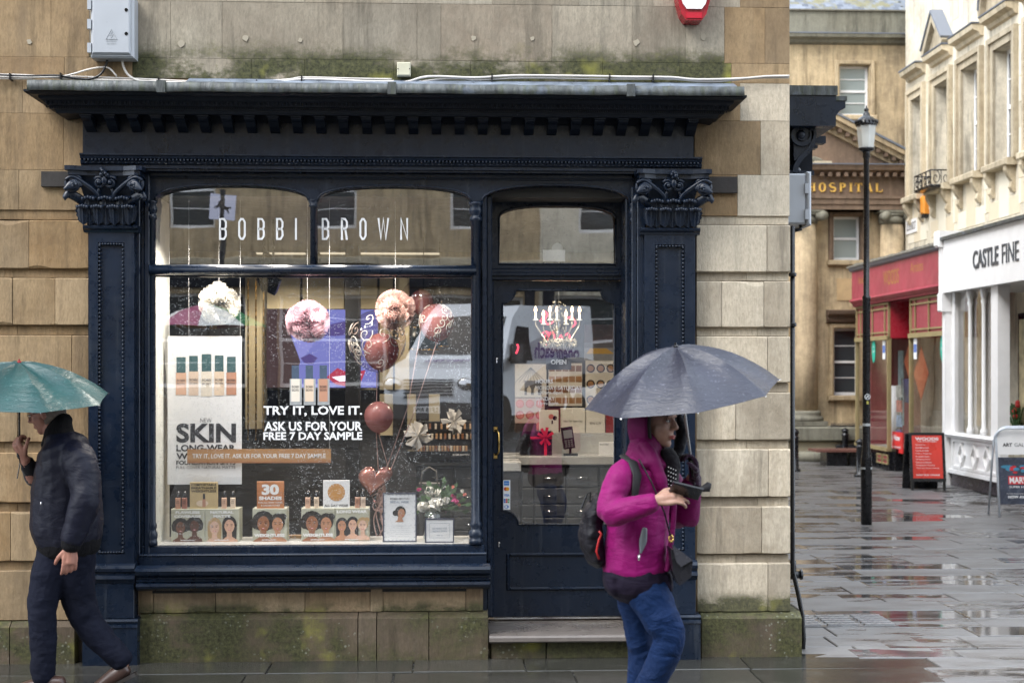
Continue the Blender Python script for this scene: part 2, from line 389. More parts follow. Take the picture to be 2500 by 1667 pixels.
# glass: see through, with a strong wavy reflection, rain drops low down
def glass(name, refl, drops=0., wav=.0006, tint=(1, 1, 1), edge=1.):
    g = NG(name); p = g.pos(); b = g.bump(g.noise(p, 1.6, 2), 1., wav)
    fr = g.n('Fresnel'); fr.inputs[0].default_value = 1.5; g.lk(b, fr.inputs['Normal'])
    tr = g.n('BsdfTransparent'); tr.inputs[0].default_value = (*tint, 1)
    gl = g.n('BsdfGlossy'); gl.inputs['Roughness'].default_value = 0; g.lk(b, gl.inputs['Normal'])
    mx = g.n('MixShader'); bf = g.n('NewGeometry').outputs['Backfacing']; g.lk(g.mt('MULTIPLY', g.mt('ADD', g.mt('MULTIPLY', fr.outputs[0], edge), refl), g.mt('SUBTRACT', 1., bf)), mx.inputs[0]); g.lk(tr.outputs[0], mx.inputs[1]); g.lk(gl.outputs[0], mx.inputs[2])
    o = mx.outputs[0]
    if drops:
        v = g.voro(p, 100); d = g.mr(v.outputs['Distance'], .14, .24, 1, 0)
        sel = g.mr(g.noise(p, 45, 2), .49, .52); pat = g.mr(g.noise(p, 1.7, 3), .38, .55)
        f = g.mt('MULTIPLY', g.mt('MULTIPLY', d, sel), g.mt('MULTIPLY', pat, drops))
        df = g.n('BsdfDiffuse'); df.inputs[0].default_value = (.75, .78, .8, 1)
        m2 = g.n('MixShader'); g.lk(f, m2.inputs[0]); g.lk(o, m2.inputs[1]); g.lk(df.outputs[0], m2.inputs[2]); o = m2.outputs[0]
    g.lk(o, g.out.inputs[0]); return g.mat
M['glass'] = glass('shop_glass', .26, 1.)
M['glassdoor'] = glass('door_glass', .27, .3)
M['glassfar'] = glass('far_glass', .24, 0, .003)
M['clear'] = glass('clear_plastic', .02, 0)
def darkpane(name, col, rough=.06):
    g = NG(name); p = g.pos(); b = g.bump(g.noise(p, 1.3, 2), .6, .01); return g.bsdf(col, rough, 0, .8, b)
M['pane'] = darkpane('window_pane_dark', (.04, .05, .055))
M['panepale'] = darkpane('window_pane_blind', (.28, .32, .31), .12)
# ================================================================== ground
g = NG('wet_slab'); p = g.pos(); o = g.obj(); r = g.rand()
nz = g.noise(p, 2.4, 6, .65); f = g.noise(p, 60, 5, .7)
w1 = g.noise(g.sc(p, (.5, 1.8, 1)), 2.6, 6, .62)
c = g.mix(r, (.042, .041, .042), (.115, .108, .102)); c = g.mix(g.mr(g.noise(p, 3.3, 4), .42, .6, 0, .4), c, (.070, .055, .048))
c = g.mix(g.mr(f, .35, .7, 0, .5), c, (.05, .045, .04)); c = g.mix(g.mr(nz, .5, .75, 0, .6), c, (.15, .145, .14)); c = g.mix(g.mr(w1, .42, .55, 0, .3), c, (.25, .25, .26))  # last mix: pale streaks put the sky's sheen into the stone colour
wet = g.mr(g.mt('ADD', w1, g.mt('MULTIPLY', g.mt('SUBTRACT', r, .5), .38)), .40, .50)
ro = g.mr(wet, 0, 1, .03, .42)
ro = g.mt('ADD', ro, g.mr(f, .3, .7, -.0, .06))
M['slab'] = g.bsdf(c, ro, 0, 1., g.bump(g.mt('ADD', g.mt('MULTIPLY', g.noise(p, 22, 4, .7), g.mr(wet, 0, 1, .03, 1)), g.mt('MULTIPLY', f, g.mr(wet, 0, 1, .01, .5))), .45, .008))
g = NG('soaked_slab'); p = g.pos(); r = g.rand(); f = g.noise(p, 60, 5, .7); w1 = g.noise(g.sc(p, (.6, 1.6, 1)), 2.2, 5, .6)
c = g.mix(r, (.024, .025, .022), (.058, .055, .048)); c = g.mix(g.mr(f, .35, .7, 0, .5), c, (.02, .02, .018)); c = g.mix(g.mr(g.noise(p, 5, 6, .7), .55, .75, 0, .5), c, (.10, .10, .09))
M['soaked'] = g.bsdf(c, g.mr(w1, .4, .6, .04, .2), 0, .6, g.bump(g.mt('ADD', g.noise(p, 22, 4, .7), g.mt('MULTIPLY', f, .5)), .25, .005))
g = NG('wet_sheen_joint'); p = g.pos()
M['joint'] = g.bsdf(g.mix(g.noise(p, 8, 4), (.10, .10, .10), (.26, .26, .26)), g.mr(g.noise(p, 5, 3), .4, .6, .1, .4), 0, .7, g.bump(g.noise(p, 30, 3), .4, .01))  # pale base paints in the white highlights along the wet joints
g = NG('wet_asphalt'); p = g.pos()
M['asphalt'] = g.bsdf(g.mix(g.noise(p, 60, 3), (.012, .012, .013), (.03, .03, .03)), g.mr(g.noise(p, .8, 5), .4, .6, .25, .6), 0, .3, g.bump(g.noise(p, 90, 3), .5, .006))
CX0 = PX(1843, .0, 1500)                     # right edge of the plinth
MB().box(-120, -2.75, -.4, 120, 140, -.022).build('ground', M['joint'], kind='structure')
m = MB(); yz = [(-2.9, -.12), (-4.5, -.10), (-15.6, .72), (-20, .78), (-150, .8)]
m.add([(x, y, z) for y, z in yz for x in (-120, 120)] + [(x, y, -.6) for y, z in yz for x in (-120, 120)], [(2 * i + 1, 2 * i, 2 * i + 2, 2 * i + 3) for i in range(4)] + [(10 + 2 * i, 11 + 2 * i, 13 + 2 * i, 12 + 2 * i) for i in range(4)] + [(2 * i, 10 + 2 * i, 12 + 2 * i, 2 * i + 2) for i in range(4)] + [(2 * i + 1, 2 * i + 3, 13 + 2 * i, 11 + 2 * i) for i in range(4)] + [(0, 1, 11, 10), (9, 8, 18, 19)])
m.build('road', M['asphalt'], kind='structure')
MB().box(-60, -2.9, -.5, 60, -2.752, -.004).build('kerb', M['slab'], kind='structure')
yl = plain('road_yellow', (.55, .40, .05), .4)
mb = MB()
for yy in (-3.15, -3.4): mb.box(-40, yy - .04, -.121, 40, yy + .04, -.115)
mb.build('road_marking', yl, kind='structure')
pav = bpy.data.objects.new('pavement', None); COL.objects.link(pav); pav['kind'] = 'structure'; ORG['pavement'] = Vector((0, 0, 0))
pm = {}
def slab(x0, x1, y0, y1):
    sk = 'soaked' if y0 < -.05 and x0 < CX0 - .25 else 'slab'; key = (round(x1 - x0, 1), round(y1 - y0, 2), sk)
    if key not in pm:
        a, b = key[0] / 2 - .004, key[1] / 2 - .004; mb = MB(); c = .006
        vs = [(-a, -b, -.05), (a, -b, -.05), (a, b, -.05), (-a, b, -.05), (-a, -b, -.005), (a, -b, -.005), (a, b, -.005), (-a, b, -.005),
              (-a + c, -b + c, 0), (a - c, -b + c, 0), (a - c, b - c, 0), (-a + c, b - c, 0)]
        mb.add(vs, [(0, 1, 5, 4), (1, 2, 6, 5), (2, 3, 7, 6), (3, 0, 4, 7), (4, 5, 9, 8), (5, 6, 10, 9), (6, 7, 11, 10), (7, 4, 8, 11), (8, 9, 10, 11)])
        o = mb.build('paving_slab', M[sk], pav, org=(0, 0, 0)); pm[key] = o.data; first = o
    else:
        first = bpy.data.objects.new('paving_slab', pm[key]); COL.objects.link(first); first.parent = pav
    first.location = ((x0 + x1) / 2, (y0 + y1) / 2, rnd.uniform(-.002, .003))
    first.rotation_euler = (RAD(rnd.uniform(-.35, .35)), RAD(rnd.uniform(-.3, .3)), RAD(rnd.uniform(-.25, .25)))
def courses(ya, yb, x0, x1, hs, lens, ofs=0):
    y = ya
    while y < yb - .05:
        h = rnd.choice(hs); x = x0 - rnd.uniform(0, .6)
        while x < x1:
            l = rnd.choice(lens); slab(x, x + l, y, y + h); x += l
        y += h
courses(-1.2, -.02, -4.2, 3.2, (.46, .38, .3), (.9, 1.1, 1.4, .7, 1.2))
rightx = CX0 + .02
courses(-1.2, 3.6, rightx + .9, 5.3, (.36, .30, .42), (.7, .9, 1.1, .6, 1.3))
y = 0.
for yy0, yy1 in ((-.02, .34), (.34, .70), (.70, 1.00), (1.0, 1.42), (1.42, 1.8), (1.8, 2.1), (2.1, 2.52), (2.52, 2.9), (2.9, 3.24), (3.24, 3.6)):
    x = rightx + .9
    while x > rightx + .05:
        l = rnd.choice((.4, .5, .6)); slab(max(x - l, rightx), x, yy0, yy1); x -= l
courses(3.6, 12.6, rightx + .05, 7.0, (.38, .34, .42), (.7, .9, .6, 1.2, .8))
mb = MB()
for i in range(16):
    for j in range(16):
        x = rightx + j * .95 + (i % 2) * .4; yy = 12.65 + i * .5
        mb.box(x, yy, -.05, x + .94, yy + .49, rnd.uniform(-.002, .004))
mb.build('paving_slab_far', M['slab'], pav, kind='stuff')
# drain grate, flush with the slabs
gx0, gx1 = rightx + .12, rightx + .95
gr = thing('drain_grate', 'pale metal drain grate set in the wet paving beside the corner plinth', 'drain grate', (gx0, 1.1, 0))
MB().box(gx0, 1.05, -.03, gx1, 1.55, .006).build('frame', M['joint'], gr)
for i in range(3):
    for j in range(5):
        MB().box(gx0 + .05 + i * .27, 1.09 + j * .09, .006, gx0 + .27 + i * .27, 1.135 + j * .09, .016).build('bar', plain('grate_metal', (.28, .28, .29), .3), gr)

# ================================================================== corner building
bld = thing('corner_building', 'corner stone building with rusticated blocks and green stained wall over a navy shopfront', 'building', (0, .2, 0))
XL, XR = PX(-330, .08), PX(1815, .06)
YF, YU = .05, .075
def zz(d, Y=.06): return PZ(d, Y)
XSL, XSR = PX(203, .06), PX(1597, .06)
ZT = 8.6
mb = MB()
mb.box(XL - 8, .105, -.1, XSL - .03, .5, ZT); mb.box(XSR + .03, .105, -.1, XR - .012, .5, ZT); mb.box(XSL - .03, .105, zz(330), XSR + .03, .5, ZT)
mb.build('wall', M['mortar'], bld)
MB().box(XR - .35, .5, -.1, XR - .012, 13.0, ZT).build('side_wall', M['stone_warm'], bld)
MB().box(XL - 8, .5, ZT - .3, XR - .35, 13, ZT).build('roof', M['lead'], bld)
MB().box(XL - 8, 12.8, -.1, XR - .35, 13, ZT - .3).build('back_wall', M['blackmatt'], bld)
for k_ in range(5):
    for z0, z1 in ((4.6, 6.4), (1.0, 2.9)):
        y0 = 5.2 + k_ * 1.6 if z0 < 2 else 1.6 + k_ * 2.2; xw = XR - .012; m = MB(); m.box(xw, y0, z0, xw + .03, y0 + .9, z1)
        w1_ = m.build('side_window', M['pane'], bld); m = MB()
        for a_ in (y0 - .04, y0 + .86): m.box(xw, a_, z0 - .04, xw + .06, a_ + .08, z1 + .04)
        for a_ in range(4): zc_ = z0 - .04 + (z1 - z0) * a_ / 3; m.box(xw, y0 + .041, zc_, xw + .05, y0 + .859, zc_ + .05)
        m.box(xw, y0 + .43, z0 + .02, xw + .045, y0 + .46, z1 - .02); m.build('sash_frame', M['whitepaint'], w1_)
SHARE = {}
def stn(x0, x1, dt, db, Y, mat, c=.006, name='stone', yb=None, zt=None, zb=None, xr=None):
    a = PX(x0, Y, (dt + db) / 2) if x0 is not None else XL - .5
    b = (PX(x1, Y, (dt + db) / 2)) if xr is None else xr
    z1 = PZ(dt, Y) if zt is None else zt; z0 = PZ(db, Y) if zb is None else zb
    j = .0025 if c > .005 else .0012; Yj = Y + (rnd.uniform(-.003, .003) if c > .005 else rnd.uniform(-.0012, .0012))
    cx = None
    if c <= .005: c = .0012; j = .0007
    else: cx = .0012; j = .0018
    if cx: return MB().rblock(a + j, z0 + j, b - j, z1 - j, Yj, yb or .1045, c).build(name, M[mat], bld)
    return MB().block(a + j, z0 + j, b - j, z1 - j, Yj, yb or .1045, c, cx).build(name, M[mat], bld)
# upper wall courses (photo rows), joints from the photo where seen
U = 'stone_upper'
def row(dt, db, js, Y, mat, c=.004, right_end=True):
    for i in range(len(js) - 1):
        last = i == len(js) - 2
        m = mat(js[i], js[i + 1]) if callable(mat) else mat
        stn(js[i], js[i + 1], dt, db, Y, m, c, xr=(XR if last and right_end else None))
um = lambda a, b: 'stone_warm' if b < 330 or a > 1660 else U
row(-330, -130, (-330, -180, 40, 240, 420, 610, 790, 960, 1180, 1400, 1600, 1815), YU, um)
row(-130, 10, (-330, -120, 100, 300, 520, 700, 900, 1130, 1330, 1500, 1700, 1815), YU, um)
row(10, 140, (-330, -100, 117, 205, 392, 510, 788, 958, 1013, 1268, 1452, 1574, 1664, 1757, 1815), YU, um)
row(140, 186, (-330, -60, 148, 304, 578, 700, 905, 1080, 1215, 1384, 1560, 1680, 1815), YU, um)
# left of the shopfront
for dt, db, js in ((186, 268, (-330, -90, 52, 200)), (268, 396, (-330, -140, -20, 146, 205)), (396, 487, (-330, -100, 43, 205))):
    for i in range(len(js) - 1): stn(js[i], js[i + 1], dt, db, YU, 'stone_warm', .004)
# the two sooty dark bricks beside the capitals
stn(94, 166, 399, 434, .045, 'brick_dark', .002, 'brick', .073); stn(1628, 1694, 402, 440, .045, 'brick_dark', .002, 'brick', .073)
# right of the shopfront
for dt, db, js in ((186, 273, (1595, 1700, 1815)), (273, 398, (1595, 1747, 1815)), (398, 493, (1595, 1694, 1815))):
    for i in range(len(js) - 1): stn(js[i], js[i + 1], dt, db, YU, 'stone_pale' if i else 'stone_warm', .004, xr=(XR if js[i + 1] == 1815 else None))
# filler behind the fascia
MB().box(XSL - .04, .08, zz(300), XSR + .04, .104, zz(186)).build('wall_band', M['stone_warm'], bld)
# rusticated courses
LC = [(509, 621, (-330, -60, 66, 203)), (640, 749, (-330, -130, 28, 126, 203)), (770, 883, (-330, -90, 164, 203)), (903, 1014, (-330, -150, 40, 203)),
      (1036, 1151, (-330, -70, 108, 203)), (1170, 1284, (-330, -160, 24, 203)), (1303, 1418, (-330, -60, 120, 200))]
RCs = [(513, 624, (1600, 1762, 1815)), (643, 752, (1600, 1658, 1755, 1815)), (771, 880, (1600, 1763, 1815)), (901, 1013, (1600, 1690, 1815)),
      (1032, 1145, (1600, 1765, 1815)), (1165, 1277, (1601, 1750, 1815)), (1296, 1411, (1602, 1764, 1815))]
for k, (dt, db, js) in enumerate(LC):
    for i in range(len(js) - 1): stn(js[i], js[i + 1], dt, db, YF, 'stone_warm', .009)
    pt = 487 if k == 0 else LC[k - 1][1]
    jj = (-330, -20 + 30 * (k % 3), 203)
    for i in range(2): stn(jj[i], jj[i + 1], pt, dt, .088, 'stone_warm', .003, 'recess_stone')
for k, (dt, db, js) in enumerate(RCs):
    for i in range(len(js) - 1): stn(js[i], js[i + 1], dt, db, YF, 'stone_pale', .010, xr=(XR if i == len(js) - 2 else None))
    pt = 493 if k == 0 else RCs[k - 1][1]
    jj = (1600, 1690 + 25 * (k % 3), 1815)
    for i in range(2): stn(jj[i], jj[i + 1], pt, dt, .088, 'stone_pale', .003, 'recess_stone', xr=(XR - .004 if i else None))
# plinth stones, chamfered top
def plinth(x0, x1, dt, db, mat='stone_plinth', yf=0., name='plinth_stone', top=.035):
    a, b = PX(x0, yf, 1450), PX(x1, yf, 1450); zt = PZ(dt, .03); z0 = -.05; y = yf + rnd.uniform(-.004, .004)
    a += .003; b -= .003
    m = MB(); m.add([(a, y, z0), (b, y, z0), (b, y, zt - top), (a, y, zt - top), (a, .06, zt), (b, .06, zt), (a, .3, zt), (b, .3, zt), (a, .3, z0), (b, .3, z0)],
                    [(0, 1, 2, 3), (3, 2, 5, 4), (4, 5, 7, 6), (0, 3, 4, 6, 8), (1, 9, 7, 5, 2)])
    return m.build(name, M[mat], bld)
for x0, x1 in ((-330, -80), (-80, 22), (22, 172)): plinth(x0, x1, 1418, 1540)
for x0, x1 in ((318, 822), (822, 865), (865, 985), (985, 1122)): plinth(x0, x1, 1404, 1540)
plinth(1611, 1843, 1411, 1510)
# side return of the plinth and the side face
MB().box(XR + .003, .06, -.05, PX(1843, 0, 1460), 12.9, PZ(1411, .03) - .01).build('side_plinth', M['stone_plinth'], bld)
# stones under the window
for x0, x1 in ((318, 352), (352, 495), (495, 700), (700, 850), (850, 880), (880, 1070), (1070, 1110)): stn(x0, x1, 1345, 1404, .045, 'stone_under', .006, yb=.3)
# wall under the door step
for x0, x1 in ((1126, 1255), (1255, 1460)):
    a, b = PX(x0, .03, 1500), PX(x1, .03, 1500); MB().block(a + .003, -.05, b - .003, PZ(1474, -.03), .03, .4, .008).build('plinth_stone', M['stone_plinth'], bld)
# door step slab
g = NG('wet_step'); p = g.pos(); M['step'] = g.bsdf(g.mix(g.noise(p, 9, 6, .7), (.085, .075, .068), (.19, .165, .15)), g.mr(g.noise(g.sc(p, (1, 2, 1)), 3, 4), .4, .6, .12, .5), 0, .5, g.bump(g.noise(p, 40, 5), .3, .006))
zs = PZ(1459, -.05, 1290); sx0, sx1 = PX(1124, -.05, 1460), PX(1452, -.05, 1460)
m = MB(); m.profx([(.62, zs - .07), (-.045, zs - .045), (-.055, zs - .035), (-.055, zs - .012), (-.045, zs), (.62, zs + .008)], sx0, sx1)
m.build('door_step', M['step'], bld)
# repaired screw patches and pale runs on the upper wall
patch = plain('lime_patch', (.34, .30, .23), .85)
for dx, dy in ((68, 96), (416, 100), (563, 88), (690, 93), (1088, 88), (1222, 90), (1462, 98), (1615, 86)):
    x, z = P(dx, dy, YU); m = MB(); m.M = Matrix.Translation((x, YU - .004, z)) @ Matrix.Rotation(RAD(90), 4, 'X')
    r_ = rnd.uniform(.014, .022); o_ = [(r_ * rnd.uniform(.65, 1.2) * math.cos(i * .57), r_ * rnd.uniform(.7, 1.4) * math.sin(i * .57)) for i in range(11)]; m.M = None; m.prism([(x + a, z + b) for a, b in o_], YU - .006, YU + .002); m.build('patch', patch, bld)
for dx, dy, s in ((775, 196, .1), (775, 900, 0), (775, 1165, 0)): pass
# ---------------------------------------------------------------- things fixed on the wall
def cabinet():
    x0, z0, x1, z1 = RC(207, -8, 307, 132, -.06)
    t = thing('electrical_cabinet', 'grey plastic electrical cabinet on the upper wall left, over the cables', 'cabinet', ((x0 + x1) / 2, 0, z0))
    MB().block(x0, z0, x1, z1, -.05, .07, .012).build('body', M['grey'], t)
    MB().block(x0 + .012, z0 + .02, x1 - .02, z1 - .01, -.066, -.049, .01).build('door', M['grey'], t)
    for dz in (50, 104):
        x, z = P(303, dz, -.066); m = MB(); m.M = Matrix.Translation((x - .035, -.066, PZ(dz - 18, -.06))) @ Matrix.Rotation(RAD(90), 4, 'X')
        m.lathe([(.011, -.004), (.011, .003), (.006, .003), (.005, -.0)], 0, 0, 10); m.build('lock', M['black'], t)
    for dz in (20, 64, 118):
        z = PZ(dz, -.06); MB().box(x0 - .018, -.062, z - .03, x0 + .006, -.03, z + .03).build('hinge', M['grey'], t)
    # raised warning triangle and lettering
    cx, zb = PX(256, -.068), PZ(98, -.068); m = MB()
    m.ribbon([(cx - .034, zb), (cx + .034, zb), (cx, zb + .062)], .003, -.0685, -.066, closed=True)
    m.ribbon([(cx + .004, zb + .045), (cx - .008, zb + .026), (cx + .007, zb + .026), (cx - .004, zb + .008)], .004, -.0685, -.066)
    m.text('DANGER', cx - .032, zb - .018, cx + .032, zb - .006, -.0675, .02); m.text('400 VOLTS', cx - .03, zb - .034, cx + .03, zb - .024, -.0675, .02)
    m.build('warning_mark', plain('grey_raised', (.32, .34, .36), .4), t)
cabinet()
x0, z0, x1, z1 = RC(912, 143, 943, 174, .02)
jb = thing('junction_box', 'small cream junction box on the mossy wall above the lead', 'junction box', ((x0 + x1) / 2, .05, z0))
MB().block(x0, z0, x1, z1, .02, .073, .006).build('lid', plain('cream_plastic', (.50, .48, .36), .5), jb)
for xx in (x0 + .006, x1 - .006): MB().ball((xx, .019, (z0 + z1) / 2), .004, 6, 4).build('screw', M['black'], jb)
def cables():
    lines = [([(-20, 171), (60, 173), (120, 176), (200, 177), (330, 182), (460, 188), (560, 189), (660, 183), (700, 178), (820, 181), (900, 182)], 0, .0055),
             ([(-20, 180), (60, 181), (100, 178), (200, 183), (240, 184), (320, 186), (420, 191), (600, 193), (760, 192), (850, 193), (930, 189), (985, 176), (1090, 179), (1180, 174), (1330, 175), (1440, 177), (1540, 178), (1600, 183), (1700, 181), (1760, 176), (1813, 175)], -.012, .0075),
             ([(-20, 176), (70, 178), (140, 176), (170, 170), (200, 161), (232, 155), (252, 158), (268, 176)], -.02, .006),
             ([(281, 140), (284, 155), (296, 174), (320, 186), (360, 187), (380, 189), (520, 193), (610, 192), (700, 182), (840, 187), (905, 187)], -.024, .0075),
             ([(950, 190), (1010, 182), (1060, 181), (1100, 184), (1200, 179), (1340, 181), (1430, 182), (1540, 182), (1600, 187), (1660, 187), (1740, 180), (1812, 179)], -.003, .0055)]
    t = thing('cable_run', 'bundle of sagging cream cables clipped along the wall above the cornice', 'cables', (PX(900, .05), .05, PZ(190, .05)))
    def smooth(pts):
        out = []
        for i in range(len(pts) - 1):
            p0, p1, p2, p3 = pts[max(i - 1, 0)], pts[i], pts[i + 1], pts[min(i + 2, len(pts) - 1)]
            for k in range(4):
                u = k / 4; out.append(tuple(.5 * (2 * b + (c - a) * u + (2 * a - 5 * b + 4 * c - d) * u * u + (3 * b - a - 3 * c + d) * u ** 3) for a, b, c, d in zip(p0, p1, p2, p3)))
        return out + [pts[-1]]
    for pts, dy, r in lines:
        m = MB(); m.smooth = True
        m.tube([PV(a, b, .05 + dy) for a, b in smooth(pts)], r, 6); m.build('cable', M['cable'], t)
    m = MB(); m.smooth = True
    m.tube([PV(a, b, .03) for a, b in smooth([(246, 138), (243, 152), (230, 172), (205, 182), (170, 180), (130, 174), (60, 175), (-20, 172)])], .0075, 6)
    m.build('cable', M['black'], t, label='black cable leaving the cabinet')
    for dx, dy in ((24, 177), (140, 176), (365, 187), (590, 192), (693, 182), (1130, 178), (1400, 178), (1500, 179)):
        x, z = P(dx, dy, .02); MB().box(x - .004, .0, z - .022, x + .004, .07, z + .02).build('clip', M['black'], t)
    return smooth
smooth = cables()
# alarm box, cut by the top of the frame
cx, zb = P(1594, 47, -.05)
al = thing('alarm_box', 'white and red alarm box high on the wall near the corner', 'alarm', (cx, .0, zb))
sh = [(-.110, .36), (.110, .36), (.110, .15), (.08, .04), (.05, 0), (-.05, 0), (-.08, .04), (-.110, .15)]
MB().prism([(cx + a, zb + b) for a, b in sh], -.05, .074).build('base', plain('alarm_red', (.33, .008, .02), .25), al)
MB().prism([(cx + a * .80, zb + .05 + b * .86) for a, b in [(-.122, .36), (.122, .36), (.122, .16), (.09, .06), (.06, .022), (-.06, .022), (-.09, .06), (-.122, .16)]], -.068, -.049).build('cover', M['whitepaint'], al)
MB().box(cx - .052, -.058, zb + .012, cx + .052, -.049, zb + .05).build('strobe', plain('alarm_lens', (.45, .01, .03), .08), al)

# ================================================================== side of the building: pipe, return shopfront, cabinet
XS = XR
def sx(dx, Y, dy=850): return PX(dx, Y, dy)
pp = thing('downpipe', 'black pipe running down the side wall just round the corner', 'pipe', (XS + .03, .35, 0))
m = MB(); m.smooth = True
px_ = sx(1820.5, .35, 900)
m.tube([(px_, .35, PZ(516, .35)), (px_, .35, PZ(1295, .35)), (px_ + .005, .35, PZ(1320, .35)), (px_ + .035, .33, PZ(1370, .35)), (px_ + .055, .30, PZ(1420, .3)), (px_ + .058, .28, PZ(1470, .3)), (px_ + .05, .27, 0)], .016, 10)
m.build('pipe', M['black'], pp)
for dz in (628, 744):
    z = PZ(dz, .35); m = MB(); m.lathe([(.022, -.014), (.027, -.01), (.027, .006), (.022, .012)], px_, .35, 12, z); m.build('collar', M['black'], pp)
tp = thing('tap_bracket', 'stubby dark valve sticking out low beside the corner pipe', 'valve', (px_ + .03, .42, PZ(1335, .4)))
m = MB(); m.smooth = True; m.tube([(XS, .42, PZ(1305, .4)), (px_ + .035, .42, PZ(1305, .4))], .028, 10); m.tube([(px_ - .02, .42, PZ(1325, .4)), (px_ + .07, .42, PZ(1325, .4))], [.026, .026], 10)
m.tube([(px_ + .02, .42, PZ(1292, .4)), (px_ + .02, .42, PZ(1335, .4))], .022, 10); m.build('body', M['black'], tp)
m = MB(); m.tube([(px_ + .07, .42, PZ(1325, .4)), (px_ + .082, .42, PZ(1325, .4))], .036, 8); m.build('cap', M['black'], tp)
# return shopfront on the side wall (seen past the corner)
ss = thing('side_shopfront', 'navy painted side shopfront cornice on scrolled bracket past the corner', 'shopfront', (XS, 1.2, 0))
def bx(d0, d1, Y): return sx(d0, Y), sx(d1, Y)
ya, yb = .62, 4.9
x1 = sx(1920, ya); zt, zl, zb_ = PZ(190, ya), PZ(212, ya), PZ(283, ya)
MB().box(XS, ya - .01, zl, x1 + .01, yb, zt).build('lead_cover', M['lead'], ss)
MB().box(XS, ya, zb_, x1, 1.35, zl).build('cornice_end', M['navy'], ss)
m = MB(); x2 = sx(1942, 1.36); z2 = PZ(225, 1.36)
m.M = None
prof = [(XS, PZ(300, 1.4)), (sx(1880, 1.4), PZ(300, 1.4)), (sx(1912, 1.4), PZ(268, 1.4)), (sx(1925, 1.4), PZ(250, 1.4)), (x2, z2 - .05), (x2, z2), (XS, z2)]
m.prism(prof, 1.36, yb); m.build('cornice', M['navy'], ss)
MB().box(XS, 1.352, z2 + .002, x2 + .01, yb, z2 + .035).build('lead_flashing', M['lead'], ss)
for i in range(14):
    yy = 1.5 + i * .24; MB().box(sx(1868, 1.4), yy, PZ(318, 1.4), sx(1905, 1.4), yy + .1, PZ(301, 1.4)).build('modillion', M['navy'], ss)
MB().box(XS, .95, PZ(398, .95), sx(1866, .95), 1.30, PZ(283, .95)).build('pilaster', M['navydull'], ss)
MB().box(XS, 1.35, PZ(400, 1.4), sx(1862, 1.4), yb, PZ(318, 1.4)).build('fascia', M['navydull'], ss)
# scroll bracket: thick S, extruded along y
cxb, czb = P(1836, 312, .75); m = MB(); m.smooth = False
pts = []
for i in range(26):
    a = RAD(-120 + i * 20); r = .024 + i * .0022; pts.append((cxb + r * math.cos(a), czb + r * math.sin(a)))
m.ribbon(pts, .026, .70, .95)
tail = smooth([P(1866, 312, .75), P(1862, 335, .75), P(1850, 352, .75), P(1836, 366, .75), P(1826, 382, .75), P(1822, 398, .75)])
m.ribbon([P(1852, 285, .75), P(1864, 300, .75)] + tail, .034, .70, .95)
m.prism([P(1818, 283, .75), P(1850, 283, .75), P(1862, 300, .75), P(1860, 332, .75), P(1845, 352, .75), P(1822, 372, .75)], .72, .95)
m.build('scroll_bracket', M['navy'], ss)
m = MB(); m.smooth = True; m.ball((cxb, .70, czb), (.03, .025, .03)); m.build('boss', M['navy'], ss)
cxk, czk = P(1829, 393, .75); m = MB(); m.smooth = True; m.ball((cxk, .76, czk), (.035, .05, .033)); m.build('boss', M['navy'], ss)
MB().box(XS, .72, PZ(399, .75), sx(1868, .75), 1.33, PZ(388, .75)).build('moulding', M['navy'], ss)
# grey cabinet on the side wall
xa, xb = XS + .002, sx(1856, .6); z0, z1 = PZ(512, .55), PZ(395, .55)
t = thing('meter_cabinet', 'pale grey plastic cabinet sticking out past the corner under the scroll bracket', 'cabinet', (xa, .6, z0))
m = MB(); m.block(xa, z0, xb - .03, z1, .52, .9, .012); m.build('body', M['grey'], t)
m = MB(); m.block(xb - .032, z0 - .01, xb, z1 + .012, .505, .92, .012); m.build('door', M['grey'], t)
for dz in (430, 490):
    z = PZ(dz, .55); MB().box(xb - .045, .497, z - .035, xb - .022, .52, z + .035).build('hinge', M['grey'], t)
m = MB(); m.smooth = True; m.tube([(xb - .06, .58, z0), (xb - .055, .58, z0 - .03), (xb - .1, .58, z0 - .04)], .012, 8); m.build('cable_gland', M['black'], t)
# ================================================================== shopfront
sf = thing('shopfront', 'navy painted timber shopfront with arched lights, leafy capitals and heavy cornice', 'shopfront', (PX(890, 0), .1, 0))
NV = M['navy']
def nb(name, x0, x1, dt, db, yf, yb, mat=None, c=.006, parent=None, Yp=None):
    Yp = yf if Yp is None else Yp
    a, b = PX(x0, Yp, (dt + db) / 2), PX(x1, Yp, (dt + db) / 2); z1, z0 = PZ(dt, Yp, (x0 + x1) / 2), PZ(db, Yp, (x0 + x1) / 2)
    return MB().block(a, z0, b, z1, yf, yb, c).build(name, mat or NV, parent or sf)
FY = -.02
fx0, fx1 = PX(190, FY, 300), PX(1593, FY, 300)
zF = lambda d, Y: PZ(d, Y, 890)
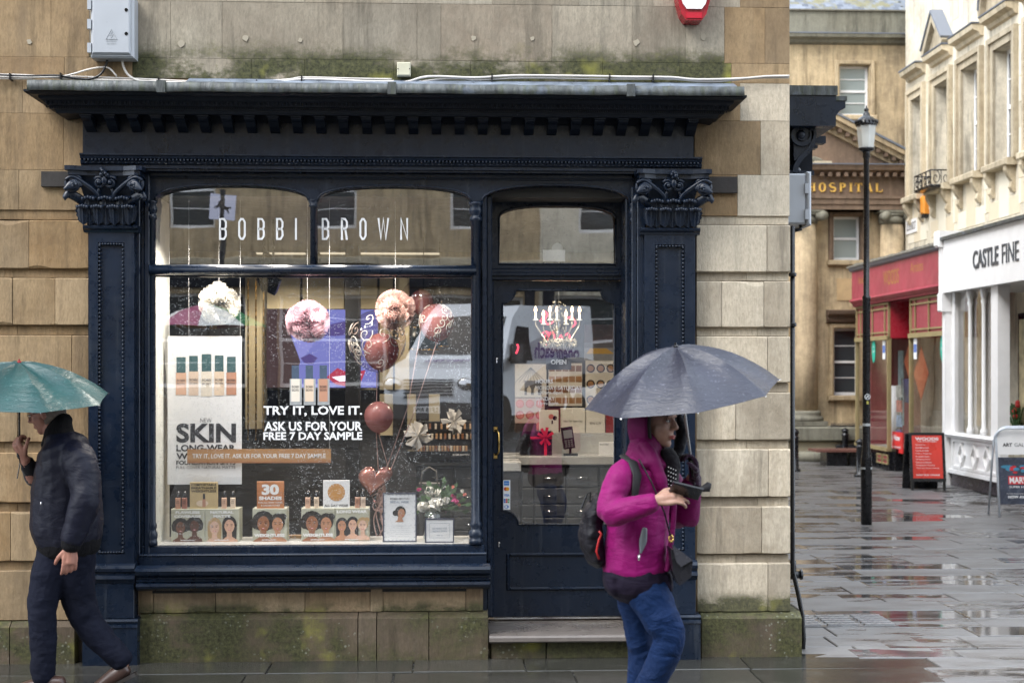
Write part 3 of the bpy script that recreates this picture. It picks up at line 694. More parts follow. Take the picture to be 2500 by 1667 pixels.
# fascia board and architrave
MB().box(fx0, FY, zF(357, FY), fx1, .074, zF(262, FY)).build('fascia', M['navy'], sf)
z = zF(357, -.03)
pr = [(.07, zF(396, -.03)), (-.035, zF(396, -.03)), (-.035, zF(392, -.035)), (-.05, zF(390, -.05)), (-.05, zF(383, -.05)), (-.062, zF(380, -.06)), (-.068, zF(374, -.06)), (-.055, zF(370, -.06)),
      (-.075, zF(368, -.07)), (-.08, zF(362, -.08)), (-.09, zF(360, -.09)), (-.09, zF(356, -.09)), (.07, zF(355, -.09))]
MB().profx(pr, PX(186, -.05, 370), PX(1611, -.05, 370)).build('architrave_moulding', NV, sf)
m = MB(); m.smooth = True
n = 170; xa, xb = PX(192, -.06, 370), PX(1606, -.06, 370)
for i in range(n):
    x = xa + (xb - xa) * (i + .5) / n; m.ball((x, -.079, zF(371.5, -.07)), (.0075, .009, .0095), 6, 5)
for i in range(95):
    x = xa + (xb - xa) * (i + .5) / 95; m.ball((x, -.067, zF(378, -.06)), (.014, .008, .005), 6, 4)
m.build('beading', NV, sf, kind='stuff')
# cornice: stepped profile with mitred returns
cyp = lambda y, d: (y, zF(d, y))
cor = [cyp(.07, 283), cyp(-.045, 283), cyp(-.05, 268), cyp(-.185, 266.5), cyp(-.19, 262), cyp(-.20, 257), cyp(-.225, 256), cyp(-.225, 250), cyp(-.24, 248), cyp(-.255, 240), cyp(-.28, 232), cyp(-.285, 226), cyp(-.34, 223), cyp(-.36, 217), cyp(-.36, 212), (.07, zF(206, -.3))]
# the returns slant outwards: the cornice grows sideways as it comes forward
ex0 = PX(190, -.045, 280); ex1 = PX(1594, -.045, 280)
m = MB(); n = len(cor)
def side(x, sgn, Yfull): return [(x + sgn * max(0, (-.045 - y)) * .88, y, z) for y, z in cor]
A, B = side(ex0, -1, 0), side(ex1, 1, 0)
Ab, Bb = [(p[0], .07, p[2]) for p in A], [(p[0], .07, p[2]) for p in B]
m.add(A + B + Ab + Bb, [(i, i + 1, n + i + 1, n + i) for i in range(n - 1)] + [(2 * n + i, 2 * n + i + 1, i + 1, i) for i in range(n - 1)] + [(n + i, n + i + 1, 3 * n + i + 1, 3 * n + i) for i in range(n - 1)])
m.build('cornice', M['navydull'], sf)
m = MB(); xa, xb = ex0 - .18, ex1 + .18
for i in range(150):
    x = xa + (xb - xa) * (i + .5) / 150; z = zF(241, -.25)
    m.ball((x, -.256, z), (.010, .012, .016), 6, 5); m.box(x + .0135, -.262, z - .014, x + .0175, -.245, z + .012)
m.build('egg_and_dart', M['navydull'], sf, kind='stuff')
m = MB()
for i in range(300):
    x = xa + (xb - xa) * (i + .5) / 300; m.box(x - .003, -.236, zF(252, -.23) - .004, x + .003, -.22, zF(252, -.23) + .004)
m.build('dentil_row', M['navydull'], sf, kind='stuff')
# modillions
first = None
for i in range(27):
    xc = PX(199 + i * 53.55, -.15, 280)
    if first is None:
        m = MB(); zt = zF(267, -.19) ; hw = .030
        prf = [(-.175, zt), (-.180, zt - .022), (-.160, zt - .032), (-.135, zt - .036), (-.10, zt - .06), (-.055, zt - .078), (-.045, zt - .082), (-.02, zt - .085), (-.02, zt)]
        q = len(prf)
        m.add([(xc - hw, y, z) for y, z in prf] + [(xc + hw, y, z) for y, z in prf], [tuple(range(q)), tuple(range(2 * q - 1, q - 1, -1))] + [(j, q + j, q + (j + 1) % q, (j + 1) % q) for j in range(q)])
        m.box(xc - hw - .006, -.184, zt - .010, xc + hw + .006, -.03, zt - .001)
        first = m.build('modillion', M['navydull'], sf, org=(xc, -.1, zt)); fx = xc
    else:
        c = first.copy(); COL.objects.link(c); c.location.x = xc
# lead capping, slightly wavy, in sheets with rolls
ly = -.385; lx0, lx1 = PX(62, ly, 205), PX(1710, ly, 205)
cuts = [lx0, PX(370, ly, 205), PX(900, ly, 205), PX(1449, ly, 205), lx1]
for i in range(4):
    a, b = cuts[i], cuts[i + 1]; m = MB(); k = 14; vs = []; fs = []
    for j in range(k + 1):
        x = a + (b - a) * j / k; wv = .006 * mnoise.noise(Vector((x * 3.1, 0, 2))) + .004 * mnoise.noise(Vector((x * 9, 3, 2))); wy = .006 * mnoise.noise(Vector((x * 2.2, 7, 2)))
        zt, zb2 = zF(194 if i else 192, ly), zF(215, ly)
        for y, z in ((-.34, zb2 + .012 + wv), (ly + wy, zb2 + wv), (ly - .006 + wy, zb2 + .003 + wv), (ly - .002 + wy, (zt + zb2) / 2), (ly + wy, zt + wv), (ly + .012, zt + .006 + wv), (.07, zt + .035)): vs.append((x, y, z))
    for j in range(k):
        for q in range(6): fs.append((j * 7 + q, (j + 1) * 7 + q, (j + 1) * 7 + q + 1, j * 7 + q + 1))
    m.smooth = True; m.add(vs, fs); m.smooth = False
    e = vs[:7]; m.add(e + [(a, .07, e[0][2])], [tuple(range(8))[::-1]]); e = vs[-7:]; m.add(e + [(b, .07, e[0][2])], [tuple(range(8))])
    m.build('lead_sheet', M['lead'], sf)
for x in cuts[1:4]:
    zt, zb2 = zF(191, ly), zF(216, ly); MB().box(x - .026, ly - .012, zb2 - .003, x + .026, ly + .02, zt + .004).build('lead_roll', M['lead'], sf)
a, b = PX(430, 0, 190), PX(1690, 0, 188)
m = MB(); m.add([(a, -.1, PZ(196, -.1)), (b, -.1, PZ(197, -.1)), (b, .068, PZ(186, .07)), (a, .068, PZ(186, .07)), (a, .068, PZ(200, .07)), (b, .068, PZ(200, .07))], [(0, 1, 2, 3), (0, 3, 4), (1, 5, 2)])
m.build('lead_upstand', plain('lead_bright', (.17, .20, .25), .35, var=.4, scale=9), sf)

# ---------------------------------------------------------------- capitals
def leaf_mesh(hh, ww, curl):
    m = MB(); m.smooth = True; n = 11; cols = 11; vs = []; fs = []
    for i in range(n):
        t = i / (n - 1); wd = ww * (.55 + .62 * math.sin(.3 + t * 2.3)) * (1.06 if i % 2 else .88)
        if t < .68: yo = -.010 - .020 * t; z = hh * t
        else: a = (t - .68) / .32 * 2.7; yo = -.024 - curl * (1 - math.cos(a)) * .8; z = .68 * hh + curl * 1.5 * math.sin(a)
        for j in range(cols):
            u = (j / (cols - 1) - .5) * 2; rib = .0045 * math.cos(u * math.pi * 4)
            vs.append((u * wd / 2, yo + u * u * .016 - rib, z + abs(u) * .020 - (abs(u) * .02 if t > .7 else 0)))
    for i in range(n - 1):
        for j in range(cols - 1): fs.append((i * cols + j, i * cols + j + 1, (i + 1) * cols + j + 1, (i + 1) * cols + j))
    m.add(vs, fs)
    for u in (-.34, -.17, 0, .17, .34): m.ball((u * ww, -.026 - curl * 1.45, .68 * hh + curl * (1.0 - abs(u))), (.0105, .011, .013), 7, 5)
    limb(m, [(0, -.020, 0), (0, -.030, hh * .4), (0, -.036, hh * .7)], [.003, .0035, .003], 6)
    return m
def volute(m, c, r, sg, y0):
    m.smooth = True; pts = []; rr = []
    for i in range(24):
        t = i / 23; a = t * 2 * math.pi * 1.6; q = r * 1.12 * (1 - .82 * t)
        pts.append((c[0] + sg * -q * math.cos(a + .6), y0 - .012 - .022 * t, c[1] + q * math.sin(a + .6))); rr.append(.0135 - .005 * t)
    m.tube(pts, rr, 6); m.ball((c[0], y0 - .04, c[1]), .013, 8, 6)
lf1 = lf2 = None
def capital(dx0, dx1, dc):
    global lf1, lf2
    yb_ = -.045
    xc = (PX(dx0 + 28, yb_, 500) + PX(dx1 - 28, yb_, 500)) / 2
    zt, zm, z0 = PZ(392, -.12), PZ(408, -.12), PZ(521, -.07)
    hw = .5 * (PX(1580, -.05, 500) - PX(1480, -.05, 500)); HW = .5 * (PX(1628, -.12, 400) - PX(1457, -.12, 400)) 
    core = MB(); k = 9; vs = []; fs = []
    for i in range(k):
        t = i / (k - 1); ww = hw * .92 + (HW * .78 - hw * .92) * t ** 2.5; y = yb_ - .055 * t ** 2.2; z = z0 + (zm - z0) * t
        vs += [(xc - ww, .072, z), (xc - ww, y, z), (xc + ww, y, z), (xc + ww, .072, z)]
    for i in range(k - 1):
        for j in range(3): fs.append((i * 4 + j, i * 4 + j + 1, i * 4 + j + 5, i * 4 + j + 4))
    core.add(vs, fs)
    # concave abacus
    def ab(w2, d, za, zb):
        pts = [(-w2, .072), (-w2, -d), (-w2 * .85, -d - .004), (-w2 * .5, -d + .03), (0, -d + .038), (w2 * .5, -d + .03), (w2 * .85, -d - .004), (w2, -d), (w2, .072)]
        q = len(pts); core.add([(xc + x, y, za) for x, y in pts] + [(xc + x, y, zb) for x, y in pts], [tuple(range(q))[::-1], tuple(range(q, 2 * q))] + [(i, (i + 1) % q, q + (i + 1) % q, q + i) for i in range(q)][::1])
    ab(HW * .93, .15, zm, zt - .015); ab(HW, .17, zt - .015, zt + .012)
    co = core.build('capital', NV, sf)
    # volutes
    v = MB(); H_ = zm - z0
    for sg in (-1, 1): volute(v, (xc + sg * HW * .80, zm - .058), .052, sg, -.115); volute(v, (xc + sg * .035, zm - .045), .034, -sg, -.10)
    for sg in (-1, 1):
        limb(v, [(xc + sg * .045, -.085, z0 + H_ * .50), (xc + sg * .06, -.10, z0 + H_ * .66), (xc + sg * HW * .50, -.12, z0 + H_ * .82), (xc + sg * HW * .80, -.14, zm - .012), (xc + sg * HW * .99, -.15, zm - .03)], [.012, .016, .015, .012, .009], 8)
        v.tube([(xc + sg * .05, -.085, z0 + H_ * .52), (xc + sg * .045, -.10, z0 + H_ * .68), (xc + sg * .03, -.11, z0 + H_ * .8)], [.012, .012, .008], 6)
    v.build('volute', NV, co)
    # outer hanging leaves at the corners
    for sg in (-1, 1):
        lv = MB(); lv.smooth = True
        limb(lv, [(xc + sg * hw * .95, -.06, z0 + H_ * .36), (xc + sg * hw * 1.1, -.08, z0 + H_ * .5), (xc + sg * HW * .92, -.11, z0 + H_ * .62), (xc + sg * HW * 1.02, -.12, z0 + H_ * .56), (xc + sg * HW * 1.03, -.12, z0 + H_ * .5)], [(.022, .01), (.03, .01), (.028, .012), (.02, .012), (.006, .006)], 8)
        limb(lv, [(xc + sg * HW * .6, -.12, z0 + H_ * .86), (xc + sg * HW * .8, -.15, z0 + H_ * .80), (xc + sg * HW * .99, -.165, z0 + H_ * .70)], [(.03, .014), (.034, .012), (.012, .012)], 8)
        for q in range(4): lv.ball((xc + sg * (HW * (.70 + q * .09)), -.16, z0 + H_ * (.80 - .035 * q)), .010, 6, 5)
        lv.build('corner_leaf', NV, co)
    fl = MB(); fl.smooth = True; zc_ = (zm + zt) / 2
    for i in range(9): fl.ball((xc + rnd.uniform(-.022, .022), -.15 + rnd.uniform(-.02, .01), zc_ + rnd.uniform(-.03, .025)), rnd.uniform(.010, .017), 6, 5)
    fl.ball((xc, -.135, zm - .03), (.02, .02, .035)); fl.build('fleuron', NV, co)
    if lf1 is None: lf1 = leaf_mesh(H_ * .46, .088, .019); lf2 = leaf_mesh(H_ * .70, .10, .024)
    for (lm, xs, y) in ((lf2, (-.115, -.0, .115), -.062), (lf1, (-.155, -.055, .055, .155), -.074)):
        for x in xs:
            me = MB(Matrix.Translation((xc + x * hw / .155, y, z0)))
            me.smooth = True; me.v = []; b = me.add(lm.v, lm.f); b.build('acanthus_leaf', NV, co)
    return xc, hw
def pilaster(dl, dr, cl, cr, bl, br):
    """dl..dr shaft edges in the photo at mid height"""
    yb_ = -.04
    xc, hw = capital(cl, cr, 0)
    X0, X1 = PX(dl, yb_, 900), PX(dr, yb_, 900)
    zt, z0 = PZ(521, yb_), PZ(1290, yb_); zb = PZ(1415, -.05)
    m = MB(); w3 = (X1 - X0)
    px0, px1 = X0 + w3 * .21, X0 + w3 * .79; pz1, pz0 = PZ(560, yb_), PZ(1268, yb_)
    for a in ((X0, z0, px0, zt), (px1, z0, X1, zt), (px0, pz1, px1, zt), (px0, z0, px1, pz0)): m.box(a[0], yb_, a[1], a[2], .074, a[3])
    m.build('pilaster_shaft', NV, sf)
    MB().box(px0, -.022, pz0, px1, .05, pz1).build('pilaster_panel', NV, sf)
    bd = MB(); bd.smooth = True; nn = 78
    for i in range(nn):
        z = pz0 + .02 + (pz1 - pz0 - .04) * i / (nn - 1)
        for xx in (px0 + .010, px1 - .010): bd.ball((xx, -.036, z), (.0085, .012, .0085), 6, 5)
    for i in range(9):
        xx = px0 + .012 + (px1 - px0 - .024) * i / 8
        for z in (pz1 - .010, pz0 + .012): bd.ball((xx, -.036, z), (.010, .012, .008), 6, 5)
    bd.build('pilaster_beading', NV, sf, kind='stuff')
    # astragal under the capital
    zA = PZ(524, -.06); pr = [(.07, zA - .035), (yb_ - .004, zA - .035), (yb_ - .012, zA - .022), (yb_ - .028, zA - .012), (yb_ - .032, zA - .002), (yb_ - .024, zA + .008), (.07, zA + .008)]
    MB().profx(pr, X0 - .028, X1 + .028).build('neck_moulding', NV, sf)
    # base mouldings and plinth
    zb1 = PZ(1290, -.06); zb2 = PZ(1335, -.06); h = zb1 - zb2
    pr = [(.07, zb2), (-.05, zb2), (-.06, zb2 + h * .1), (-.078, zb2 + h * .25), (-.072, zb2 + h * .42), (-.055, zb2 + h * .48), (-.055, zb2 + h * .55), (-.075, zb2 + h * .62), (-.080, zb2 + h * .78), (-.066, zb2 + h * .93), (-.05, zb1), (.07, zb1)]
    MB().profx(pr, X0 - .01, X1 + .01).build('base_moulding', NV, sf)
    MB().block(X0 - .002, zb, X1 + .002, zb2, -.05, .07, .004).build('pedestal', NV, sf)
    pr = [(.07, zb - .05), (-.085, zb - .05), (-.082, zb - .035), (-.07, zb - .03), (-.078, zb - .012), (-.065, zb), (.07, zb)]
    MB().profx(pr, X0 - .03, X1 + .03).build('plinth_moulding', NV, sf)
    MB().box(X0 - .028, -.078, -.02, X1 + .028, .07, zb - .048).build('plinth', NV, sf)
pilaster(203, 308, 160, 335, 180, 305)
pilaster(1480, 1597, 1455, 1630, 1476, 1615)

# ---------------------------------------------------------------- window frame
WY = .055                                     # frame face
# side strips
for (a, b, ya_) in ((308, 322, .02), (322, 331, .045), (331, 343, .03)): nb('jamb_strip', a, b, 397, 1300, ya_, .10, c=.005, Yp=.03)
nb('jamb_strip', 1107, 1118, 430, 1416, .075, .3, c=.004, Yp=.08); nb('jamb_strip', 1118, 1130, 450, 1416, .13, .35, c=.006, Yp=.13)
nb('jamb_strip', 1450, 1462, 430, 1416, .02, .3, c=.005, Yp=.04); nb('jamb_strip', 1462, 1482, 397, 1416, .0, .12, c=.006, Yp=.03)
nb('jamb_strip', 1437, 1449, 440, 1416, .14, .55, c=.006, Yp=.14)
# head panel with arched openings
gx = lambda d: PX(d, WY, 500)
def arch(x0, x1, zs, rise, n=18, flat=2.3):
    """flattened arch from right springing to left, superellipse"""
    c = (x0 + x1) / 2; a = (x1 - x0) / 2
    return [(c + a * math.copysign(abs(math.cos(RAD(t))) ** (2 / flat), math.cos(RAD(t))), zs + rise * abs(math.sin(RAD(t))) ** (2 / flat)) for t in [180 * i / n for i in range(n + 1)]]
zT = PZ(397, WY)
def head(x0, x1, ox0, ox1, zs, rise, yf, yb, name):
    m = MB(); a = arch(ox0, ox1, zs, rise); n = len(a)
    pts = [(x1, zs)] + a + [(x0, zs)]
    # quads between arch points and the top line
    top = [(x1, zT)] + [(x, zT) for x, z in a] + [(x0, zT)]
    for i in range(len(pts) - 1):
        q = [pts[i], pts[i + 1], top[i + 1], top[i]]
        if abs(q[0][0] - q[1][0]) < 1e-5 and abs(q[0][1] - q[1][1]) < 1e-5: continue
        v = [(x, yf, z) for x, z in q] + [(x, yb, z) for x, z in q]
        m.add(v, [(0, 1, 2, 3)[::-1], (4, 5, 6, 7), (0, 4, 5, 1)])
    m.box(x0, yf, zT, x1, yb, zT + .002)
    return m.build(name, NV, sf)
zs = PZ(462, WY); rise = PZ(428, WY) - zs
head(gx(343), gx(719), gx(357), gx(707), zs, rise, WY, .13, 'arched_head')
head(gx(719), gx(1095), gx(731), gx(1081), zs, rise, WY, .13, 'arched_head')
zs2 = PZ(463, WY); head(gx(1095), gx(1482), gx(1108), gx(1447), zs2, PZ(425, WY) - zs2, WY, .16, 'arched_head')
# arch edge mouldings
for o0, o1, r0 in ((357, 707, rise), (731, 1081, rise)):
    m = MB(); m.smooth = True; m.tube([(x, WY - .002, z) for x, z in arch(gx(o0) - .004, gx(o1) + .004, zs, r0 + .004)], .007, 6); m.build('arch_bead', NV, sf)
m = MB(); m.smooth = True; m.tube([(x, WY - .002, z) for x, z in arch(gx(1108) - .004, gx(1447) + .004, zs2, PZ(425, WY) - zs2 + .004)], .007, 6); m.build('arch_bead', NV, sf)
nb('head_rail', 343, 1455, 397, 409, .028, .06, c=.008); nb('head_rail', 343, 1455, 409, 413, .045, .06, c=.004)
# colonnettes
def colonnette(dc, dt, db, r, base):
    xc = PX(dc, .05, (dt + db) / 2); z1, z0 = PZ(dt, .05), PZ(db, .05); m = MB(); m.smooth = True
    pr = [(r * 1.0, z0)]
    if base: pr = [(r * 1.5, z0), (r * 1.5, z0 + .03), (r * 1.25, z0 + .035), (r * 1.5, z0 + .05), (r * 1.6, z0 + .07), (r * 1.25, z0 + .09), (r * 1.05, z0 + .10), (r * 1.3, z0 + .115), (r * 1.3, z0 + .135), (r, z0 + .15)]
    pr += [(r, z1 - .125), (r * 1.35, z1 - .12), (r * 1.35, z1 - .10), (r * 1.05, z1 - .092), (r * 1.05, z1 - .085), (r * 1.45, z1 - .065), (r * 1.5, z1 - .05), (r * 1.1, z1 - .025), (r * 1.5, z1 - .015), (r * 1.5, z1)]
    m.lathe(pr, xc, .055, 16); m.build('colonnette', NV, sf)
colonnette(350, 464, 1249, .021, True); colonnette(1093, 464, 1249, .030, True)
colonnette(1454, 464, 1416, .018, False)
m = MB(); m.smooth = True; xc = PX(719, .06, 540); z1, z0 = PZ(460, .06), PZ(608, .06)
m.lathe([(.020, z0), (.020, z1 - .05), (.030, z1 - .045), (.030, z1 - .035), (.022, z1 - .03), (.034, z1 - .01), (.034, z1)], xc, .075, 14); m.build('mullion', NV, sf)
# transom bar (rounded, mitred end)
zt_, zb_2 = PZ(609, .02), PZ(633, .02); m = MB(); m.smooth = False; hh = (zt_ - zb_2) / 2; zc_ = (zt_ + zb_2) / 2
pr = [(.13, zc_ - hh)] + [(.045 - .05 * math.cos(RAD(a)), zc_ + hh * math.sin(RAD(a))) for a in range(-90, 91, 15)] + [(.13, zc_ + hh)]
m.smooth = True; m.profx(pr, PX(343, .02, 620), PX(1094, .02, 620)); m.build('transom_bar', NV, sf)
nb('sash_strip', 356, 1082, 633, 637, .09, .14, c=.003)
# glass panes
GY = .12
GX0, GX1 = PX(345, GY, 800), PX(1092, GY, 800)
MB().box(GX0, GY, PZ(1252, GY), GX1, GY + .006, PZ(634, GY)).build('window_pane', M['glass'], sf, label='large lower display pane specked with rain')
MB().box(GX0, GY, PZ(620, GY), PX(719, GY, 500), GY + .006, PZ(415, GY)).build('window_pane', M['glassdoor'], sf)
MB().box(PX(719, GY, 500) + .004, GY, PZ(620, GY), GX1, GY + .006, PZ(415, GY)).build('window_pane', M['glassdoor'], sf)
# sill mouldings
def silp(pts, x0, x1, name, Y=0): return MB().profx([(y, PZ(d, y if y < .2 else .0)) for y, d in pts], PX(x0, Y, 1300), PX(x1, Y, 1300), ret1=0).build(name, NV, sf)
silp([(.14, 1272), (.035, 1272), (.035, 1253), (.045, 1250), (.14, 1248)], 326, 1112, 'sill', .03)
silp([(.14, 1299), (.005, 1299), (.0, 1275), (-.008, 1272), (-.004, 1269), (.01, 1267), (.14, 1266)], 320, 1117, 'sill', .0)
silp([(.14, 1352), (-.045, 1351), (-.075, 1347), (-.085, 1342), (-.08, 1336), (-.06, 1333), (-.07, 1331), (-.072, 1328), (-.06, 1326), (-.062, 1322), (-.075, 1321), (-.105, 1316), (-.118, 1308), (-.11, 1301), (-.075, 1296), (-.06, 1294), (.14, 1293)], 312, 1126, 'sill', -.08)
MB().box(PX(322, .05, 1370), .045, PZ(1360, 0), PX(1108, .05, 1370), .16, PZ(1345, 0)).build('sill_shade_strip', M['blackmatt'], sf)  # black strip stands in for the shade under the sill
# ---------------------------------------------------------------- door
DY = .46
dr = thing('shop_door', 'navy glazed shop door with brass pull handle and shaped glass corners', 'door', (PX(1280, DY), DY, PZ(1416, DY)))
# recess lining
x0, x1 = PX(1106, .12, 800), PX(1450, .12, 800); zb_ = PZ(1419, DY)
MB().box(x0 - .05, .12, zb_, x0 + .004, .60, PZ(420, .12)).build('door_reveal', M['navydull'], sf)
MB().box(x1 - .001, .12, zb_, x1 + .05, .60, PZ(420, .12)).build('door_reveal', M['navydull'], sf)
# frame round door and fanlight
def fr(name, a, b, dt, db, yf=DY - .04, yb=DY + .1, par=None, c=.006): return nb(name, a, b, dt, db, yf, yb, NV, c, par or sf)
fr('door_frame', 1104, 1134, 640, 1418); fr('door_frame', 1430, 1452, 640, 1418)
fr('door_transom', 1104, 1452, 617, 643, DY - .06); fr('door_transom', 1104, 1452, 625, 634, DY - .08, DY - .05)
# fanlight head with arched cut
yF = DY - .04; fa = lambda d: PX(d, yF, 540)
o = arch(fa(1146), fa(1414), PZ(500, yF), PZ(470, yF) - PZ(500, yF), flat=2.4); m = MB()
zT2 = PZ(415, yF); pts = [(fa(1452), PZ(500, yF))] + o + [(fa(1104), PZ(500, yF))]
for i in range(len(pts) - 1):
    q = [pts[i], pts[i + 1], (pts[i + 1][0], zT2), (pts[i][0], zT2)]
    if abs(q[0][0] - q[1][0]) + abs(q[0][1] - q[1][1]) < 1e-5: continue
    v = [(x, yF, z) for x, z in q] + [(x, yF + .06, z) for x, z in q]; m.add(v, [(3, 2, 1, 0), (4, 5, 6, 7), (0, 4, 5, 1)])
m.box(fa(1104), yF, PZ(607, yF), fa(1146), yF + .06, PZ(500, yF)); m.box(fa(1414), yF, PZ(607, yF), fa(1452), yF + .06, PZ(500, yF)); m.box(fa(1104), yF, PZ(618, yF), fa(1452), yF + .06, PZ(607, yF))
m.build('fanlight_frame', NV, sf)
m = MB(); m.smooth = True; loop = o + [(fa(1146), PZ(606, yF)), (fa(1414), PZ(606, yF))]
m.tube([(x, yF, z) for x, z in loop + [loop[0]]], .008, 6); m.build('fanlight_bead', NV, sf)
MB().box(fa(1140), DY, PZ(612, DY), fa(1420), DY + .006, PZ(460, DY)).build('fanlight_pane', M['glassdoor'], sf)
# door leaf: polygons round the shaped glass opening
dq = lambda d: PX(d, DY, 900)
def dz(d): return PZ(d, DY)
L0, L1, T, Bm = dq(1128) , dq(1437), dz(645), dz(1416)
g0, g1, gt, gb = dq(1154), dq(1411), dz(666), dz(1205)
r1 = dz(666) - dz(696)
outline = [(g0, gt - r1 * 1.05)]
cc = (g0, gt)                                   # notched (concave quarter) corners at the top
for a in range(0, 91, 15): outline.append((g0 + r1 * math.sin(RAD(a)) * 1.0, gt - r1 + r1 * (1 - math.cos(RAD(a)))))
outline.append((g0 + r1 * 1.02, gt)); outline.append((g1 - r1 * 1.02, gt))
for a in range(90, -1, -15): outline.append((g1 - r1 * math.sin(RAD(a)), gt - r1 + r1 * (1 - math.cos(RAD(a)))))
outline.append((g1, gt - r1 * 1.05)); outline.append((g1, gb)); 
rb = dz(1172) - dz(1205)
outline.append((g0 + rb * 1.15, gb)); 
for a in range(90, -1, -15): outline.append((g0 + rb * 1.1 * math.sin(RAD(a)), gb + rb * math.cos(RAD(a)) ))
m = MB(); yf, yb2 = DY, DY + .045
# stitch: rails and stiles as boxes outside the bounding rect, corner fillers as prisms
for a in ((L0, Bm, g0, T), (g1, Bm, L1, T), (g0, gt, g1, T), (g0, Bm, g1, gb)): m.box(a[0], yf, a[1], a[2], yb2, a[3])
ca = [(g0 + r1 * math.sin(RAD(a)), gt - r1 + r1 * (1 - math.cos(RAD(a)))) for a in range(0, 91, 15)]
for i in range(len(ca) - 1): m.prism([ca[i], ca[i + 1], (ca[i + 1][0], gt + .001), (ca[i][0], gt + .001)], yf + .0005, yb2)
ca = [(g1 - r1 * math.sin(RAD(a)), gt - r1 + r1 * (1 - math.cos(RAD(a)))) for a in range(0, 91, 15)]
for i in range(len(ca) - 1): m.prism([ca[i], ca[i + 1], (ca[i + 1][0], gt + .001), (ca[i][0], gt + .001)], yf + .0005, yb2)
ca = [(g0 + rb * 1.1 * math.sin(RAD(a)), gb + rb * math.cos(RAD(a))) for a in range(0, 91, 15)]
for i in range(len(ca) - 1): m.prism([ca[i], ca[i + 1], (ca[i + 1][0], gb - .001), (ca[i][0], gb - .001)], yf + .0005, yb2)
m.build('door_leaf', NV, dr)
m = MB(); m.smooth = True; m.tube([(x, DY - .002, z) for x, z in outline + [outline[0]]], .006, 6); m.build('glazing_bead', NV, dr)
MB().box(g0 - .01, DY + .02, gb - .01, g1 + .01, DY + .026, gt + .01).build('door_pane', M['glassdoor'], dr)
m = MB(); a, b, c, d = dq(1163), dq(1446), dz(1356), dz(1270); b = dq(1420)
for q in ((a, c, b, c), (a, d, b, d)): pass
m.smooth = False
for (xa, za, xb, zb3) in ((a, c, a + .022, d), (b - .022, c, b, d), (a + .022, d - .022, b - .022, d), (a + .022, c, b - .022, c + .022)): m.block(xa, za, xb, zb3, DY - .016, DY + .002, .008)
m.build('panel_moulding', NV, dr)
nb('threshold', 1135, 1435, 1416.5, 1420.5, DY + .0, DY + .08, M['chrome'], .001, dr)
hx, hz0, hz1 = dq(1139), dz(1046), dz(984)
m = MB(); m.smooth = True
m.tube([(hx - .004, DY - .004, hz1 - .01), (hx + .005, DY - .045, hz1 - .012), (hx + .016, DY - .06, hz1 - .03), (hx + .018, DY - .062, hz0 + .03), (hx + .006, DY - .045, hz0 + .012), (hx - .003, DY - .004, hz0 + .008)], .0085, 8)
m.build('handle', M['gold'], dr)
for z in (hz1, hz0): MB().block(hx - .022, z - .022, hx + .012, z + .014, DY - .006, DY + .001, .003).build('handle_plate', M['gold'], dr)
for d in (824, 1247):
    x, z = dq(1141 if d < 900 else 1146), dz(d); m = MB(); m.M = Matrix.Translation((x, DY, z)) @ Matrix.Rotation(RAD(90), 4, 'X'); m.lathe([(.008, 0), (.008, .006), (.004, .007)], 0, 0, 10)
    m.M = None; m.box(x - .003, DY - .005, z - .026, x + .003, DY, z - .008); m.build('keyhole', M['chrome'], dr)
# ================================================================== generic wall with openings (current frame; front face at y=yf)
def wall_open(m, x0, x1, z0, z1, ops, yf, yb):
    xs = sorted(set([x0, x1] + [o[0] for o in ops] + [o[1] for o in ops])); xs = [x for x in xs if x0 <= x <= x1]
    for a, b in zip(xs, xs[1:]):
        mid = (a + b) / 2; cut = sorted([(o[2], o[3]) for o in ops if o[0] < mid < o[1]]); z = z0
        for c, d in cut:
            if c > z: m.box(a, yf, z, b, yb, c)
            z = max(z, d)
        if z < z1: m.box(a, yf, z, b, yb, z1)
def sash(par, x0, x1, z0, z1, y, mat='pane', white=None, bars=1, half=True, fw=.05):
    white = white or M['whitepaint']
    wn = MB(); wn.box(x0, y, z0, x0 + fw, y + .05, z1); wn.box(x1 - fw, y, z0, x1, y + .05, z1); wn.box(x0 + fw, y, z0, x1 - fw, y + .05, z0 + fw * 1.3); wn.box(x0 + fw, y, z1 - fw, x1 - fw, y + .05, z1)
    if half: zm = (z0 + z1) / 2; wn.box(x0 + fw, y - .008, zm - fw / 2, x1 - fw, y + .04, zm + fw / 2)
    for i in range(1, bars + 1):
        for za, zb in ((z0 + fw * 1.3, (z0 + z1) / 2 - fw / 2), ((z0 + z1) / 2 + fw / 2, z1 - fw)):
            z = za + (zb - za) * i / (bars + 1); wn.box(x0 + fw, y + .003, z - .01, x1 - fw, y + .04, z + .01)
    w_ = wn.build('window', white, par)
    MB().box(x0 + fw * .5, y + .02, z0 + .02, x1 - fw * .5, y + .03, z1 - .02).build('pane', M[mat], w_)
    return w_
# ================================================================== hospital
HY = 20.6
hq = lambda d, Y=HY: PX(d, Y, 700)
hz = lambda d, Y=HY: PZ(d, Y, 1950)
ho = thing('hospital_building', 'old sandstone hospital with pediment, gilt lettering and ionic columns across the street', 'building', (hq(1950), HY, 0))
hx0, hx1 = hq(1750), hq(2150)
ops = [(hq(1926), hq(1999), hz(266), hz(150)), (hq(1912), hq(1979), hz(598), hz(497)), (hq(1913), hq(1976), hz(908), hz(754))]
